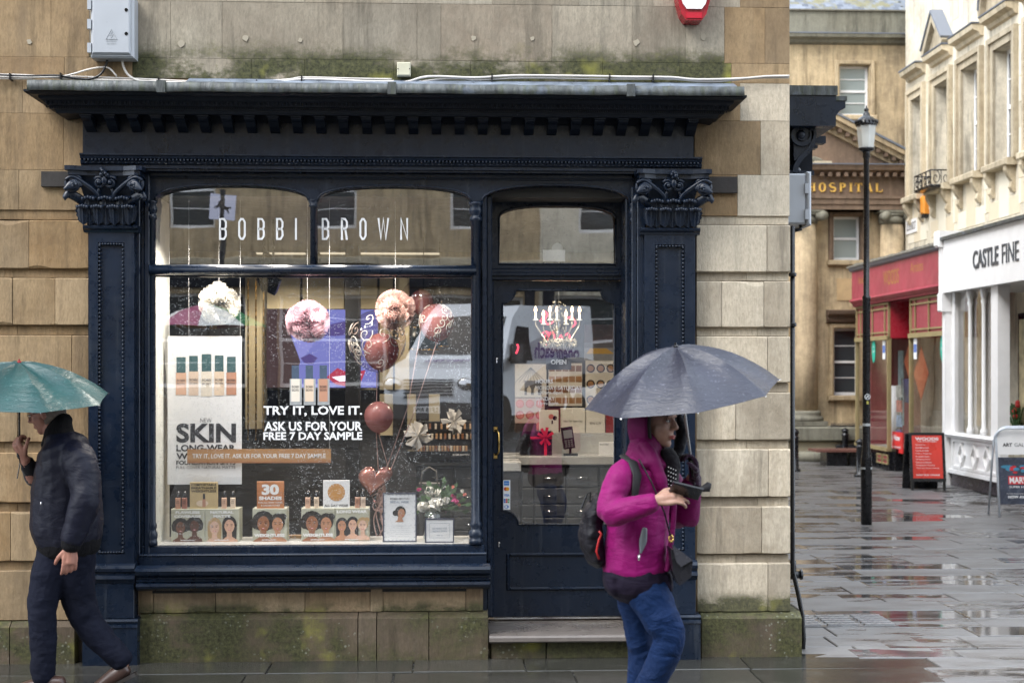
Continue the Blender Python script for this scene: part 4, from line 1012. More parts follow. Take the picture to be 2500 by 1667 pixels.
# extra bays beyond, for other viewpoints
m = MB(); wall_open(m, hx0 - 9, hx1 + 3, 0, hz(84), ops, HY, HY + .5); m.build('wall', M['hosp'], ho)
MB().box(hx0 - 9, HY - .02, hz(84), hx1 + 3, HY + .5, hz(27)).build('parapet', M['hospgrey'], ho)
pr = [(HY, hz(104)), (HY - .10, hz(101)), (HY - .14, hz(95)), (HY - .26, hz(92)), (HY - .28, hz(85)), (HY, hz(82))]
MB().profx(pr, hx0 - 9, hx1 + 3).build('cornice', M['hospgrey'], ho)
MB().box(hx0 - 9, HY - .29, hz(84.5), hx1 + 3, HY, hz(82)).build('lead_gutter', M['slateplain'], ho)
MB().box(hx0 - 9, HY - .07, hz(27), hx1 + 3, HY + .52, hz(24)).build('coping', M['hospgrey'], ho)
# slates
rf = MB().box(hx0 - 9, HY + .6, hz(30), hx1 + 3, HY + 8, hz(24)).build('roof', M['slateplain'], ho)
mm = None
for i in range(7):
    for j in range(20):
        x = hq(1812) + j * .125 + (i % 2) * .06; z = hz(25) + i * .068; y = HY + .15 + i * .08
        if mm is None:
            m = MB(); m.add([(0, 0, 0), (.121, 0, 0), (.121, .11, .10), (0, .11, .10), (0, .012, -.012), (.121, .012, -.012)], [(0, 1, 2, 3), (4, 5, 1, 0)])
            so = m.build('slate', M['slate'], rf, org=(0, 0, 0)); mm = so.data
        else: so = bpy.data.objects.new('slate', mm); COL.objects.link(so); so.parent = rf; so.matrix_parent_inverse = Matrix.Translation(-ORG[rf.name])
        so.location = (x, y, z + rnd.uniform(-.003, .003))
m = MB(); m.add([(hx0 - 9, HY + .17, hz(27)), (hx1 + 3, HY + .17, hz(27)), (hx1 + 3, HY + 1.35, hz(27) + 1.0), (hx0 - 9, HY + 1.35, hz(27) + 1.0), (hx0 - 9, HY + 8, hz(27)), (hx1 + 3, HY + 8, hz(27))],
        [(0, 1, 2, 3), (3, 2, 5, 4), (0, 3, 4), (1, 5, 2)]); m.build('roof_slope', M['slateplain'], ho)
MB().box(hx0 - 9, HY + .5, 0, hx0 - 8.6, HY + 8, hz(30)).build('end_wall', M['hosp'], ho); MB().box(hx1 + 2.6, HY + .5, 0, hx1 + 3, HY + 8, hz(30)).build('end_wall', M['hosp'], ho)
# windows
def surround(par, a, b, za, zb, w, Y, mat, y2=None):
    m = MB(); d = .07
    m.block(a - w, za, a, zb + w, Y - d, Y + .02, .02); m.block(b, za, b + w, zb + w, Y - d, Y + .02, .02); m.block(a, zb, b, zb + w, Y - d, Y + .02, .02)
    m.box(a - .0, Y - .02, za, a + .02, Y + .25, zb); m.box(b - .02, Y - .02, za, b, Y + .25, zb)
    m.build('window_surround', mat, par)
for i, (a, b, za, zb) in enumerate(ops):
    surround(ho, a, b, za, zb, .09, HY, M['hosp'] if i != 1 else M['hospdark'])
    sash(ho, a + .02, b - .02, za, zb, HY + .14, 'panepale' if i < 2 else 'pane', bars=(1 if i != 1 else 0))
    MB().block(a - .12, za - .11, b + .12, za, HY - .12, HY + .15, .02).build('sill', M['hosp'], ho)
    m = MB()
    for k in range(1): m.box(a + .03, HY + .3, za, b - .03, HY + .34, zb)
    m.build('blind', plain('blind_%d' % i, ((.42, .47, .45), (.30, .34, .32), (.06, .07, .09))[i], .7), ho)
a, b, za, zb = ops[2]
pr = [(HY, hz(742)), (HY - .10, hz(740)), (HY - .14, hz(732)), (HY - .12, hz(728)), (HY - .25, hz(722)), (HY - .28, hz(714)), (HY, hz(711))]
MB().profx(pr, hq(1897), hq(1990)).build('window_hood', M['hospdark'], ho)
# second ground floor hood peeping left, and paler replaced stones
MB().profx(pr, hq(1780), hq(1838)).build('window_hood', M['hospdark'], ho)
for x0, y0, x1, y1 in ((1922, 640, 1972, 690), (1843, 720, 1868, 760)):
    MB().box(hq(x0), HY - .016, hz(y1), hq(x1), HY + .01, hz(y0)).build('stone', plain('hospital_new_stone', (.52, .36, .19), .8), ho)
# portico entablature and pediment
EY = HY - .45
e = lambda d: PX(d, EY, 450)
ez = lambda d: PZ(d, EY, 1950)
ex0_, ex1_ = e(1700), e(2110)
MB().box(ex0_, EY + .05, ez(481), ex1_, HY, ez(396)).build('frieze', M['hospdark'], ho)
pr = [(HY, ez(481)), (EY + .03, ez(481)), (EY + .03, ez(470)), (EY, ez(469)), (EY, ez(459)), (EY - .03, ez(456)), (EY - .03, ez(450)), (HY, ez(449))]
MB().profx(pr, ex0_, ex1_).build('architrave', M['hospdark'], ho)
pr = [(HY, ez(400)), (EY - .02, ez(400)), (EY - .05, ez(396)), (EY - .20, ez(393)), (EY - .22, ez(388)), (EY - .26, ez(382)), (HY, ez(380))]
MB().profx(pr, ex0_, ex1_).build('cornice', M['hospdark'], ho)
MB().box(ex0_, EY - .27, ez(382), ex1_, HY, ez(379.5)).build('lead_cover', M['slateplain'], ho)
for i in range(16):
    x = e(1880 + i * 18.5); MB().box(x, EY - .15, ez(407), x + .075, EY + .05, ez(398)).build('dentil', M['hospdark'], ho)
# tympanum
lft = (e(1560), ez(376)); ap = P(1838, 229, EY); rgt = P(2120, 375, EY)
lft = (2 * ap[0] - rgt[0], rgt[1])
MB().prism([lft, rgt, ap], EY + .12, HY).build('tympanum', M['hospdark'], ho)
for (p0, p1) in ((ap, rgt), (lft, ap)):
    m = MB(); dx, dzz = p1[0] - p0[0], p1[1] - p0[1]
    def off(q, k): return (q[0], q[1] + k)
    m.prism([off(p0, 0), off(p1, 0), off(p1, -.10), off(p0, -.10)], EY - .25, HY)
    m.prism([off(p0, -.10), off(p1, -.10), off(p1, -.20), off(p0, -.20)], EY - .14, HY)
    m.prism([off(p0, -.20), off(p1, -.20), off(p1, -.36), off(p0, -.36)], EY + .02, HY)
    m.build('raking_cornice', M['hosp'], ho)
    m = MB(); m.prism([off(p0, .05), off(p1, .05), off(p1, .003), off(p0, .003)], EY - .28, HY); m.build('lead_flashing', M['slateplain'], ho)
    for i in range(1, 16):
        x = p0[0] + dx * i / 16; z = p0[1] + dzz * i / 16; MB().box(x - .035, EY - .12, z - .285, x + .035, EY + .05, z - .205).build('dentil', M['hospdark'], ho)
# carved scroll fragment in the tympanum
m = MB(); m.smooth = True; c0 = P(1872, 372, EY)
for k in range(5): m.tube([(c0[0] + .02 * k - .1, EY + .08, c0[1] + .0), (c0[0] + .03 * k, EY + .05, c0[1] + .10 - .012 * k), (c0[0] + .05 + .05 * k, EY + .04, c0[1] + .06 - .02 * k)], [.03, .035, .01], 6)
m.build('carving', M['hospgrey'], ho); MB().box(e(1868), EY - .1, ez(381), e(1908), EY + .1, ez(372)).build('plinth_block', M['cream_trim'], ho)
# gilt lettering with serifs
gilt = plain('gilt_letter', (.95, .55, .12), .3, .0)
def serif_word(word, x0, x1, z0, z1, y, par, mat):
    n = len(word); h = z1 - z0; wt = h * .20; th = h * .085; adv = {'I': .55}; tot = sum(adv.get(c, 1) for c in word); x = x0; uu = (x1 - x0) / (tot - .28)
    for ch in word:
        w_ = uu * .70 if ch != 'I' else uu * .3; m = MB(); y0, y1 = y, y + .03
        bar = lambda a, b, c, d: m.box(x + a, y0, z0 + b, x + c, y1, z0 + d)
        def stem(a, sr=.5): bar(a, 0, a + wt, h); bar(a - th * sr, 0, a + wt + th * sr, th * .8); bar(a - th * sr, h - th * .8, a + wt + th * sr, h)
        if ch == 'H': stem(th); stem(w_ - wt - th); bar(th + wt, h * .46, w_ - wt - th, h * .46 + th)
        if ch == 'I': stem((w_ - wt) / 2, 1)
        if ch == 'L': stem(th); bar(th + wt, 0, w_, th); m.prism([(x + w_, z0), (x + w_, z0 + h * .33), (x + w_ - th, z0 + th), (x + w_ - th * 1.5, z0)], y0, y1)
        if ch == 'T':
            stem((w_ - wt) / 2, 1); bar(0, h - th, w_, h)
            for a, b in ((0, 1), (w_, -1)): m.prism([(x + a, z0 + h), (x + a, z0 + h * .68), (x + a + b * th, z0 + h - th), (x + a + b * th, z0 + h)], y0, y1)
        if ch == 'P':
            stem(th); c = (x + th + wt, z0 + h * .72); r_ = h * .26
            m.ribbon([(c[0], z0 + h - th / 2)] + [(c[0] + (w_ - wt * 1.7) * .75 * math.cos(RAD(a)), c[1] + (r_ - th * .3) * math.sin(RAD(a))) for a in range(80, -81, -20)] + [(c[0], z0 + h * .46)], [th] + [th * 1.2, th * 1.5, th * 2, wt, wt * 1.1, wt, th * 2, th * 1.5, th * 1.2] + [th], y0, y1)
        if ch == 'O': m.ribbon([(x + w_ / 2 + (w_ - wt) / 2 * math.cos(RAD(a)), z0 + h / 2 + (h - th) / 2 * 1.02 * math.sin(RAD(a))) for a in range(0, 360, 20)], [th + (wt * 1.05 - th) * abs(math.cos(RAD(a))) for a in range(0, 360, 20)], y0, y1, closed=True)
        if ch == 'S':
            pts = []
            for a in range(30, 271, 24): pts.append((x + w_ / 2 + (w_ * .36) * math.cos(RAD(a)), z0 + h * .74 + h * .22 * math.sin(RAD(a))))
            for a in range(90, -151, -24): pts.append((x + w_ / 2 + (w_ * .40) * math.cos(RAD(a)), z0 + h * .27 + h * .235 * math.sin(RAD(a))))
            m.ribbon(pts, [th + (wt - th) * math.sin(math.pi * i / (len(pts) - 1)) for i in range(len(pts))], y0, y1)
        if ch == 'A':
            m.ribbon([(x + w_ * .08, z0), (x + w_ * .5, z0 + h)], th, y0, y1); m.ribbon([(x + w_ * .5, z0 + h), (x + w_ * .9, z0)], wt, y0, y1); bar(w_ * .25, h * .32, w_ * .72, h * .32 + th); bar(-.01, 0, w_ * .22, th * .8); bar(w_ * .72, 0, w_ * 1.05, th * .8)
        m.build('letter', mat, par); x += uu * adv.get(ch, 1)
serif_word('HOSPITAL', e(1858), e(2028.5), ez(440.5), ez(420), EY + .02, ho, gilt)
# columns
def column(dc, hw_d):
    yc = HY - .16; xc = PX(dc, yc, 700); r = .27
    z0, z1 = hz(942, yc), PZ(512, yc); m = MB(); m.smooth = True
    pr = [(r * 1.02, z0), (r, z0 + 1.2), (r * .97, z0 + 2.6), (r * .90, z1)]
    m.lathe(pr, xc, yc, 28); c = m.build('column', M['hosp'], ho)
    m = MB(); m.box(xc - r * 1.45, yc - r * 1.45, hz(976, yc), xc + r * 1.45, yc + .3, hz(966, yc)); m.smooth = True
    m.lathe([(r * 1.42, hz(966, yc)), (r * 1.45, hz(961, yc)), (r * 1.40, hz(956, yc)), (r * 1.2, hz(953, yc)), (r * 1.28, hz(948, yc)), (r * 1.22, hz(944, yc)), (r * 1.04, hz(942, yc))], xc, yc, 28)
    m.build('base', M['hospgrey'] , c)
    m = MB(); m.box(xc - r * 1.25, yc - r * 1.1, PZ(486, yc), xc + r * 1.25, yc + .2, PZ(481.5, yc)); m.smooth = True
    for sg in (-1, 1):
        cx, cz = xc + sg * r * 1.0, PZ(497, yc); pts = []; rr = []
        for i in range(20):
            t = i / 19; a = t * 2 * math.pi * 1.7; q = .105 * (1 - .85 * t); pts.append((cx + sg * q * math.cos(a + 1.5), yc - r - .02 * t, cz + q * math.sin(a + 1.5))); rr.append(.022 - .008 * t)
        m.tube(pts, rr, 6); m.M = None
        v = MB(Matrix.Translation((cx, yc - r, cz)) @ Matrix.Rotation(RAD(-90), 4, 'X')); v.lathe([(.095, -.0), (.095, -.25)][::-1], 0, 0, 14); m.add(v.v, v.f)
    m.box(xc - r, yc - r - .01, PZ(494, yc), xc + r, yc, PZ(487, yc)); m.lathe([(r * .95, PZ(512, yc)), (r * 1.04, PZ(504, yc)), (r * 1.0, PZ(494, yc))], xc, yc, 24)
    m.build('capital', M['hospgrey'], c)
for dc in (1848, 2049, 1690): column(dc, 0)
# podium, ledge, railings spikes, curved forestair
MB().block(hx0 - 3, hz(1010), hx1, hz(977), HY - .62, HY, .03).build('ledge', M['hospgrey'], ho)
MB().box(hx0 - 3, HY - .50, -.05, hx1, HY, hz(1012)).build('podium', plain('podium_stone', (.36, .31, .22), .75, var=.3, scale=1.2), ho)
m = MB()
for i in range(26):
    x = PX(1908 + i * 2.6, HY - .55, 970); m.add([(x - .012, HY - .6, hz(977)), (x + .012, HY - .6, hz(977)), (x, HY - .55, hz(968))], [(0, 1, 2)]); m.tube([(x, HY - .58, hz(977)), (x, HY - .58, hz(968))], [.008, .002], 4)
m.build('spikes', M['black'], ho, kind='stuff')
MB().box(PX(1925, HY - .7), HY - .72, 0, PX(1990, HY - .7), HY - .51, hz(1018)).build('basement_opening', M['blackmatt'], ho)
m = MB(); m.smooth = True; m.lathe([(.62, 0), (.62, hz(1035)), (.6, hz(1033)), (.0, hz(1032))], PX(1880, HY - .7), HY - .4, 30); m.build('rounded_wall', M['hospgrey'], ho)

# ================================================================== street furniture beyond
LY = 7.9
lx = PX(1990, LY, 900); lz = lambda d: PZ(d, LY, 1990)
lp = thing('street_lamp', 'tall black street lamp with glass lantern and crown finial on the wet paving', 'street lamp', (lx, LY, 0))
m = MB(); m.smooth = True
m.lathe([(.066, 0), (.066, lz(1058)), (.062, lz(1052)), (.046, lz(1024)), (.046, lz(690)), (.050, lz(688)), (.050, lz(682)), (.036, lz(678)), (.034, lz(365)), (.045, lz(362)), (.046, lz(352)), (.05, lz(347))], lx, LY, 20)
m.build('pole', M['black'], lp)
MB().box(lx - .03, LY - .072, lz(1113), lx + .03, LY - .06, lz(1050)).build('access_door', M['black'], lp)
m = MB(); m.smooth = True; m.lathe([(.052, lz(349)), (.095, lz(345)), (.098, lz(341)), (.09, lz(340))], lx, LY, 20); m.build('lantern_base', M['black'], lp)
lg = glass('lantern_glass', .10, 0, .001, (.86, .88, .88)); 
gN = NG('lantern_frost'); tr = gN.n('BsdfTransparent'); df = gN.n('BsdfPrincipled'); df.inputs['Base Color'].default_value = (.75, .77, .74, 1); df.inputs['Roughness'].default_value = .15
mx = gN.n('MixShader'); mx.inputs[0].default_value = .55; gN.lk(tr.outputs[0], mx.inputs[1]); gN.lk(df.outputs[0], mx.inputs[2]); gN.lk(mx.outputs[0], gN.out.inputs[0])
m = MB(); m.lathe([(.092, lz(341)), (.122, lz(289))], lx, LY, 8); m.build('lantern_glass', gN.mat, lp)
m = MB(); m.smooth = True; m.lathe([(.03, lz(340)), (.05, lz(332)), (.05, lz(312)), (.035, lz(305)), (.01, lz(296))], lx, LY, 12); m.build('bulb_housing', plain('lamp_bulb_housing', (.75, .75, .70), .3), lp)
m = MB(); m.smooth = True
m.lathe([(.125, lz(290)), (.132, lz(287)), (.125, lz(283)), (.118, lz(280)), (.11, lz(276)), (.085, lz(271)), (.05, lz(267)), (.04, lz(263)), (.03, lz(258)), (.018, lz(257)), (.028, lz(254)), (.028, lz(251)), (.012, lz(249)), (.008, lz(245)), (.002, lz(242))], lx, LY, 20)
m.build('lantern_roof', M['black'], lp)
m = MB(); m.smooth = True
for i in range(16):
    a = RAD(i * 22.5); m.ball((lx + .128 * math.cos(a), LY + .128 * math.sin(a), lz(281)), (.014, .014, .026), 6, 5)
m.build('crown', M['black'], lp)
m = MB(); m.smooth = False
for d, h in ((978, 6), (1077, 5)):
    m.tube([(lx, LY, lz(d)), (lx, LY, lz(d - h))], .0465 if d < 1000 else .0675, 20)
m.build('sticker_band', plain('sticker_grey', (.5, .52, .52), .4), lp)
m = MB(); zc2 = lz(911); m.M = None
m.ribbon([(lx + .032 * math.cos(RAD(a)), zc2 + .032 * math.sin(RAD(a))) for a in range(0, 360, 24)], .007, LY - .0515, LY - .044, closed=True)
m.fell(lx + .006, zc2 + .012, .009, .009, LY - .0515); m.ribbon([(lx - .018, zc2 - .018), (lx - .002, zc2 + .004), (lx + .014, zc2 - .014)], .009, LY - .0515, LY - .044)
m.build('round_sticker', M['white'], lp)
MB().box(lx - .012, LY - .052, lz(928), lx + .012, LY - .044, lz(921)).build('small_sticker', plain('sticker_yellow', (.55, .5, .1), .5), lp)
def bollard(dx, Y, top, label):
    x = PX(dx, Y, 1030); h = PZ(top, Y, dx); t = thing('bollard', label, 'bollard', (x, Y, 0), 'black iron bollards by the hospital'); m = MB(); m.smooth = True
    m.lathe([(.085, 0), (.085, .04), (.07, .05), (.062, h * .75), (.075, h * .77), (.075, h * .80), (.058, h * .82), (.058, h * .88), (.078, h * .90), (.07, h * .94), (.03, h * .985), (.012, h)], x, Y, 16); m.build('post', M['black'], t)
    m = MB(); m.smooth = True; m.tube([(x, Y, .001), (x, Y, .05)], .1, 16); m.build('foot', M['black'], t)
bollard(1826, 16.9, 984, 'black iron bollard half hidden behind the corner stone wall')
bollard(1941, 19.9, 982, 'black iron bollard standing behind the low bench')
bollard(1975, 15.6, 1007, 'black iron bollard just left of the street lamp pole')
# bench
by = 18.6; b0, b1 = PX(1866, by), PX(1978, by); zt = PZ(1033, by)
t = thing('bench', 'low backless bench with dull red slatted seat in front of the hospital wall', 'bench', ((b0 + b1) / 2, by, 0))
for i in range(5): MB().box(b0 - .0, by - .3 + i * .13, zt - .045, b1 + .15, by - .3 + i * .13 + .118, zt).build('seat_slat', plain('bench_red', (.16, .07, .055), .35), t)
MB().box(b0 + .22, by - .24, .0, b1 - .35, by + .25, zt - .047).build('pedestal', M['black'], t); MB().box(b1 - .28, by - .24, .0, b1 + .1, by + .25, zt - .047).build('pedestal', M['black'], t)
# Woods board
def easel(x, y, w_, h, lean):
    return Matrix.Translation((x, y, 0)) @ Matrix.Rotation(RAD(-6), 4, 'Z') @ Matrix.Rotation(RAD(-lean), 4, 'X')
wy = 12.7; wx0, wx1 = PX(2092, wy, 1100), PX(2172, wy, 1100); W_ = wx1 - wx0; Hh = PZ(994, wy, 2130) / math.cos(RAD(10)); 
red = plain('poster_red', (.62, .045, .03), .3, var=.25, scale=1.5)
t = thing('pavement_sign', 'red and black folding pavement sign listing stationery, outside the pink shop', 'sign', ((wx0 + wx1) / 2, wy, 0))
E = easel(wx0, wy, W_, Hh, 10)
m = MB(E); f0 = .14
m.box(0, 0, f0 * 1.0, W_, .03, Hh); m.build('board', M['black'], t)
for a in (.01, W_ - .05): m = MB(E); m.box(a, -.005, 0, a + .04, .035, f0); m.build('foot', M['black'], t)
m = MB(Matrix.Translation((wx0, wy + .42, 0)) @ Matrix.Rotation(RAD(-6), 4, 'Z') @ Matrix.Rotation(RAD(14), 4, 'X')); m.box(0, 0, .0, W_, .03, Hh * .99); m.build('rear_board', M['black'], t)
m = MB(E); px0, px1, pz0, pz1 = .045, W_ - .045, f0 + .05, Hh - .045
m.frect(px0, pz0, px1, pz1, -.003); m.m = 1
hh = pz1 - pz0
m.text('WOODS', px0 + .05, pz1 - hh * .115, px1 - .05, pz1 - hh * .045, -.006, .03)
m.text('THE STATIONERS', px0 + .08, pz1 - hh * .155, px1 - .08, pz1 - hh * .13, -.006, .01)
lines = ['Stationery', 'Art Materials', 'Cards & Gifts', 'Office Supplies', 'Fountain Pens', 'Wrapping Paper', 'Frames & Albums', 'Printing & Copying', 'Toys and Games for all']
for i, s in enumerate(lines):
    z = pz1 - hh * (.235 + i * .068); m.text(s, px0 + .05, z, px0 + .05 + len(s) * .0158, z + hh * .028, -.006, .01)
m.text('NOW BUY ONLINE', px0 + .05, pz0 + hh * .06, px1 - .05, pz0 + hh * .095, -.006, .02)
m.build('poster', [red, M['white']], t)
# second board (white, rounded top)
cy_ = 8.7; cx0, cx1 = PX(2296, cy_, 1100), PX(2296, cy_, 1100) + .62; W_ = .62; Hh = PZ(981, cy_, 2340) * 1.01
t = thing('pavement_sign', 'white rounded-top gallery pavement sign at the right edge by the white shopfront', 'sign', ((cx0 + cx1) / 2, cy_, 0))
E = Matrix.Translation((cx0, cy_, 0)) @ Matrix.Rotation(RAD(-4), 4, 'Z') @ Matrix.Rotation(RAD(-9), 4, 'X')
wf = plain('white_metal_frame', (.6, .64, .7), .25)
def rtop(x0, x1, z0, z1, r): return [(x0, z0), (x1, z0)] + [(x1 - r + r * math.cos(RAD(a)), z1 - r + r * math.sin(RAD(a))) for a in range(0, 91, 15)] + [(x0 + r + r * math.cos(RAD(a)), z1 - r + r * math.sin(RAD(a))) for a in range(90, 181, 15)]
m = MB(E); m.smooth = True; q = rtop(0, W_, 0, Hh, .16); m.tube([(x, 0, z) for x, z in q[1:] + [q[0]]], .016, 8); m.build('frame', wf, t)
m = MB(Matrix.Translation((cx0, cy_ + .38, 0)) @ Matrix.Rotation(RAD(-4), 4, 'Z') @ Matrix.Rotation(RAD(13), 4, 'X')); m.smooth = True; m.tube([(x, 0, z) for x, z in q[1:] + [q[0]]], .014, 8); m.build('rear_frame', wf, t)
m = MB(E); m.prism(rtop(.01, W_ - .01, Hh * .69, Hh - .01, .15), -.005, .01); m.build('header_panel', M['whitepaint'], t)
m = MB(E); m.text('ART', .08, Hh * .78, .20, Hh * .82, -.008, .03); m.text('GALLERY', .23, Hh * .78, .5, Hh * .82, -.008, -.005); m.build('header_lettering', [M['black']], t)
pb = plain('poster_slate_blue', (.045, .055, .085), .25, var=.4, scale=5)
m = MB(E); m.box(.02, -.004, .16, W_ - .02, .012, Hh * .66); m.build('poster', pb, t)
m = MB(E); rd = plain('poster_print_red', (.55, .02, .03), .4); z = Hh * .36
m.frect(.13, z, .47, z + .105, -.006); m.m = 1; m.text('MARVEL', .145, z + .012, .455, z + .093, -.008, .03); m.text('SUPER HEROES', .14, z - .045, .46, z - .02, -.006, .01); m.text('NOW AVAILABLE', .12, .235, .5, .27, -.006, .03)
m.frect(.1, z - .12, .52, z - .117, -.006); m.m = 2
for i in range(12): m.fell(.1 + rnd.random() * .4, z + .16 + rnd.random() * .08, .05 * rnd.random() + .02, .02, -.0055 - i * .0001)
m.m = 0
for i in range(9): m.fell(.1 + rnd.random() * .4, z + .15 + rnd.random() * .1, .03, .014, -.0072 - i * .0001)
m.build('poster_print', [rd, M['white'], plain('poster_print_teal', (.04, .22, .35), .4)], t)

# ================================================================== right-hand street: frame runs along the shops
ang = RAD(-90.56); FR[0] = Matrix.Translation((8.12, 11.78, 0)) @ Matrix.Rotation(ang, 4, 'Z')
FI = FR[0].inverted()
def Q(dx, dy, ofs=0.):
    a = (dx * K - 1250) / FPX; b = (905 - dy * K) / FPX
    o = FI @ Vector((0, CY, CH)); d = FI.to_3x3() @ Vector((SN + CS * a, CS - SN * a, b)); t = (ofs - o.y) / d.y; q = o + d * t
    return q.x, q.z
def qx(d, ofs=0): return Q(d, 850, ofs)[0]
def qz(dx, dy, ofs=0): return Q(dx, dy, ofs)[1]
# upper building
UO = 1.25
ub = thing('terrace_building', 'tall cream stone terrace with pedimented sash windows above the right-hand shops', 'building', (0, UO, 0))
uxl, uxr = qx(2080, UO), qx(2352, UO) + 7
wins = []
for xl, xr, yt, yb in ((2096, 2119, 228, 450), (2150, 2180, 190, 428), (2212, 2250, 152, 400), (2286, 2328, 100, 374)):
    wins.append((qx(xl, UO), qx(xr, UO), qz((xl + xr) / 2, yb, UO), qz((xl + xr) / 2, yt, UO)))
wz0 = sum(w[2] for w in wins) / 4; wz1 = sum(w[3] for w in wins) / 4; dxw = wins[3][0] - wins[2][0]; ww = wins[3][1] - wins[3][0]
wins = [(a, b, wz0, wz1) for a, b, c, d in wins] + [(wins[3][0] + dxw * k, wins[3][1] + dxw * k, wz0, wz1) for k in (1, 2)]
m = MB(); wall_open(m, uxl, uxr, 0, 12.5, wins, UO, UO + .6); m.build('wall', M['ston_cream'], ub)
MB().box(uxl, UO + .6, 0, uxl + .4, UO + 8, 12.5).build('end_wall', M['ston_cream'], ub)
MB().box(uxl, UO + .6, 12.2, uxr, UO + 8, 12.5).build('roof', M['slateplain'], ub)
for i in range(12):   # stone courses: shallow proud blocks pick out the ashlar between the windows
    pass
MB().box(uxl, UO - .3, 12.3, uxr, UO, 12.6).build('eaves_cornice', M['cream_trim'], ub)
for k, (a, b, z0, z1) in enumerate(wins):
    MB().box(a - .02, UO + .35, z0, b + .02, UO + .38, z1).build('blind', plain('dark_room%d' % k, (.10, .12, .13), .6), ub)
    sash(ub, a + .01, b - .01, z0, z1, UO + .2, 'pane', bars=1, fw=.07)
    m = MB(); w1 = .13
    for q0, q1, yy in ((0, w1, -.05), (w1, w1 * 1.7, -.09)):
        m.box(a - q1, UO + yy, z0, a - q0, UO + .01, z1 + q1); m.box(b + q0, UO + yy, z0, b + q1, UO + .01, z1 + q1); m.box(a - q0, UO + yy, z1 + q0, b + q0, UO + .01, z1 + q1)
    m.build('window_surround', M['cream_trim'], ub)
    z = z1 + w1 * 1.7 + .25
    pr = [(UO, z - .08), (UO - .06, z - .06), (UO - .09, z + .0), (UO - .20, z + .04), (UO - .22, z + .12), (UO, z + .15)]
    MB().profx(pr, a - .20, b + .20).build('window_hood', M['cream_trim'], ub)
    MB().box(a - .22, UO - .23, z + .135, b + .22, UO, z + .16).build('hood_lead', M['slateplain'], ub)
    c = (a + b) / 2; hw_ = (b - a) / 2 + .20; m = MB()
    if k % 4 == 1:
        o = [(c - hw_, z + .18), (c + hw_, z + .18), (c, z + .78)]; m.prism(o, UO - .12, UO); 
        m.ribbon([o[0], o[2], o[1]], .12, UO - .22, UO); m.build('pediment', M['cream_trim'], ub)
        m = MB(); m.ribbon([(o[0][0] - .04, o[0][1] + .09), (c, z + .90), (o[1][0] + .04, o[1][1] + .09)], .04, UO - .25, UO); m.build('pediment_lead', M['slateplain'], ub)
    if k % 4 == 3:
        arc = [(c + hw_ * math.cos(RAD(t)), z + .18 + .62 * math.sin(RAD(t))) for t in range(0, 181, 12)]; m.prism(arc, UO - .12, UO); m.ribbon(arc, .12, UO - .22, UO); m.build('pediment', M['cream_trim'], ub)
        m = MB(); m.ribbon([(x, zz3 + .09) for x, zz3 in arc], .04, UO - .25, UO); m.build('pediment_lead', M['slateplain'], ub)
    MB().block(a - .18, z0 - .12, b + .18, z0, UO - .20, UO + .2, .02).build('sill', M['cream_trim'], ub)
    for xx in (a - .12, b - .02):
        m = MB(); q = [(UO - .17, z0 - .12), (UO - .17, z0 - .2), (UO - .12, z0 - .3), (UO - .06, z0 - .38), (UO - .09, z0 - .48), (UO - .04, z0 - .56), (UO, z0 - .56), (UO, z0 - .12)]; n = len(q)
        m.add([(xx, y, z) for y, z in q] + [(xx + .12, y, z) for y, z in q], [tuple(range(n)), tuple(range(2 * n - 1, n - 1, -1))] + [(i, n + i, n + (i + 1) % n, (i + 1) % n) for i in range(n)])
        m.build('sill_bracket', M['cream_trim'], ub)
    # ashlar blocks between the windows
blk = plain('pale_ashlar', (.72, .66, .53), .8, var=.12, scale=1.0); blk2 = plain('buff_ashlar', (.64, .55, .40), .8, var=.12, scale=1.0)
for k in range(len(wins) - 1):
    x0, x1 = wins[k][1] + .24, wins[k + 1][0] - .24
    for j in range(14):
        z = 4.6 + j * .42
        xs = [x0, x0 + (x1 - x0) * (.35 + .3 * (j % 2)), x1]
        for u in range(2):
            if rnd.random() < .8: MB().block(xs[u] + .004, z + .004, xs[u + 1] - .004, z + .416, UO - .010, UO + .002, .004).build('ashlar_block', blk if rnd.random() < .65 else blk2, ub)
for k, (a, b, z0, z1) in enumerate(wins):
    for u in range(3):
        MB().block(a - .28 + u * (b - a + .56) / 3 + .004, 4.45, a - .28 + (u + 1) * (b - a + .56) / 3 - .004, z0 - .62 if u != 1 else z0 - .15, UO - .009, UO + .002, .004).build('ashlar_block', blk2 if (u + k) % 2 else blk, ub)
# iron balconette at the second window
a, b, z0, z1 = wins[1]; z0 += .02; bal = MB(); bal.smooth = True
za, zb = z0 - .06, z0 + .22; yo = UO - .38
path = [(a - .12, UO, 0), (a - .12, yo, 0), (b + .10, yo, 0), (b + .10, UO, 0)]
for z in (za, zb): bal.tube([(x, y, z) for x, y, _ in path], .014, 5)
for (p0, p1) in zip(path, path[1:]):
    L = math.hypot(p1[0] - p0[0], p1[1] - p0[1]); n = max(2, int(L / .2))
    for i in range(n):
        u = (i + .5) / n; cx, cy = p0[0] + (p1[0] - p0[0]) * u, p0[1] + (p1[1] - p0[1]) * u; dx, dy = (p1[0] - p0[0]) / L, (p1[1] - p0[1]) / L
        pts = [(cx + dx * r * math.cos(t), cy + dy * r * math.cos(t), (za + zb) / 2 + 1.6 * r * math.sin(t)) for t, r in [(j * .5, (.02 + .0065 * j) * .72) for j in range(17)]]
        bal.tube(pts, .009, 4); bal.tube([(cx + dx * .1, cy + dy * .1, za), (cx + dx * .1, cy + dy * .1, zb)], .008, 4)
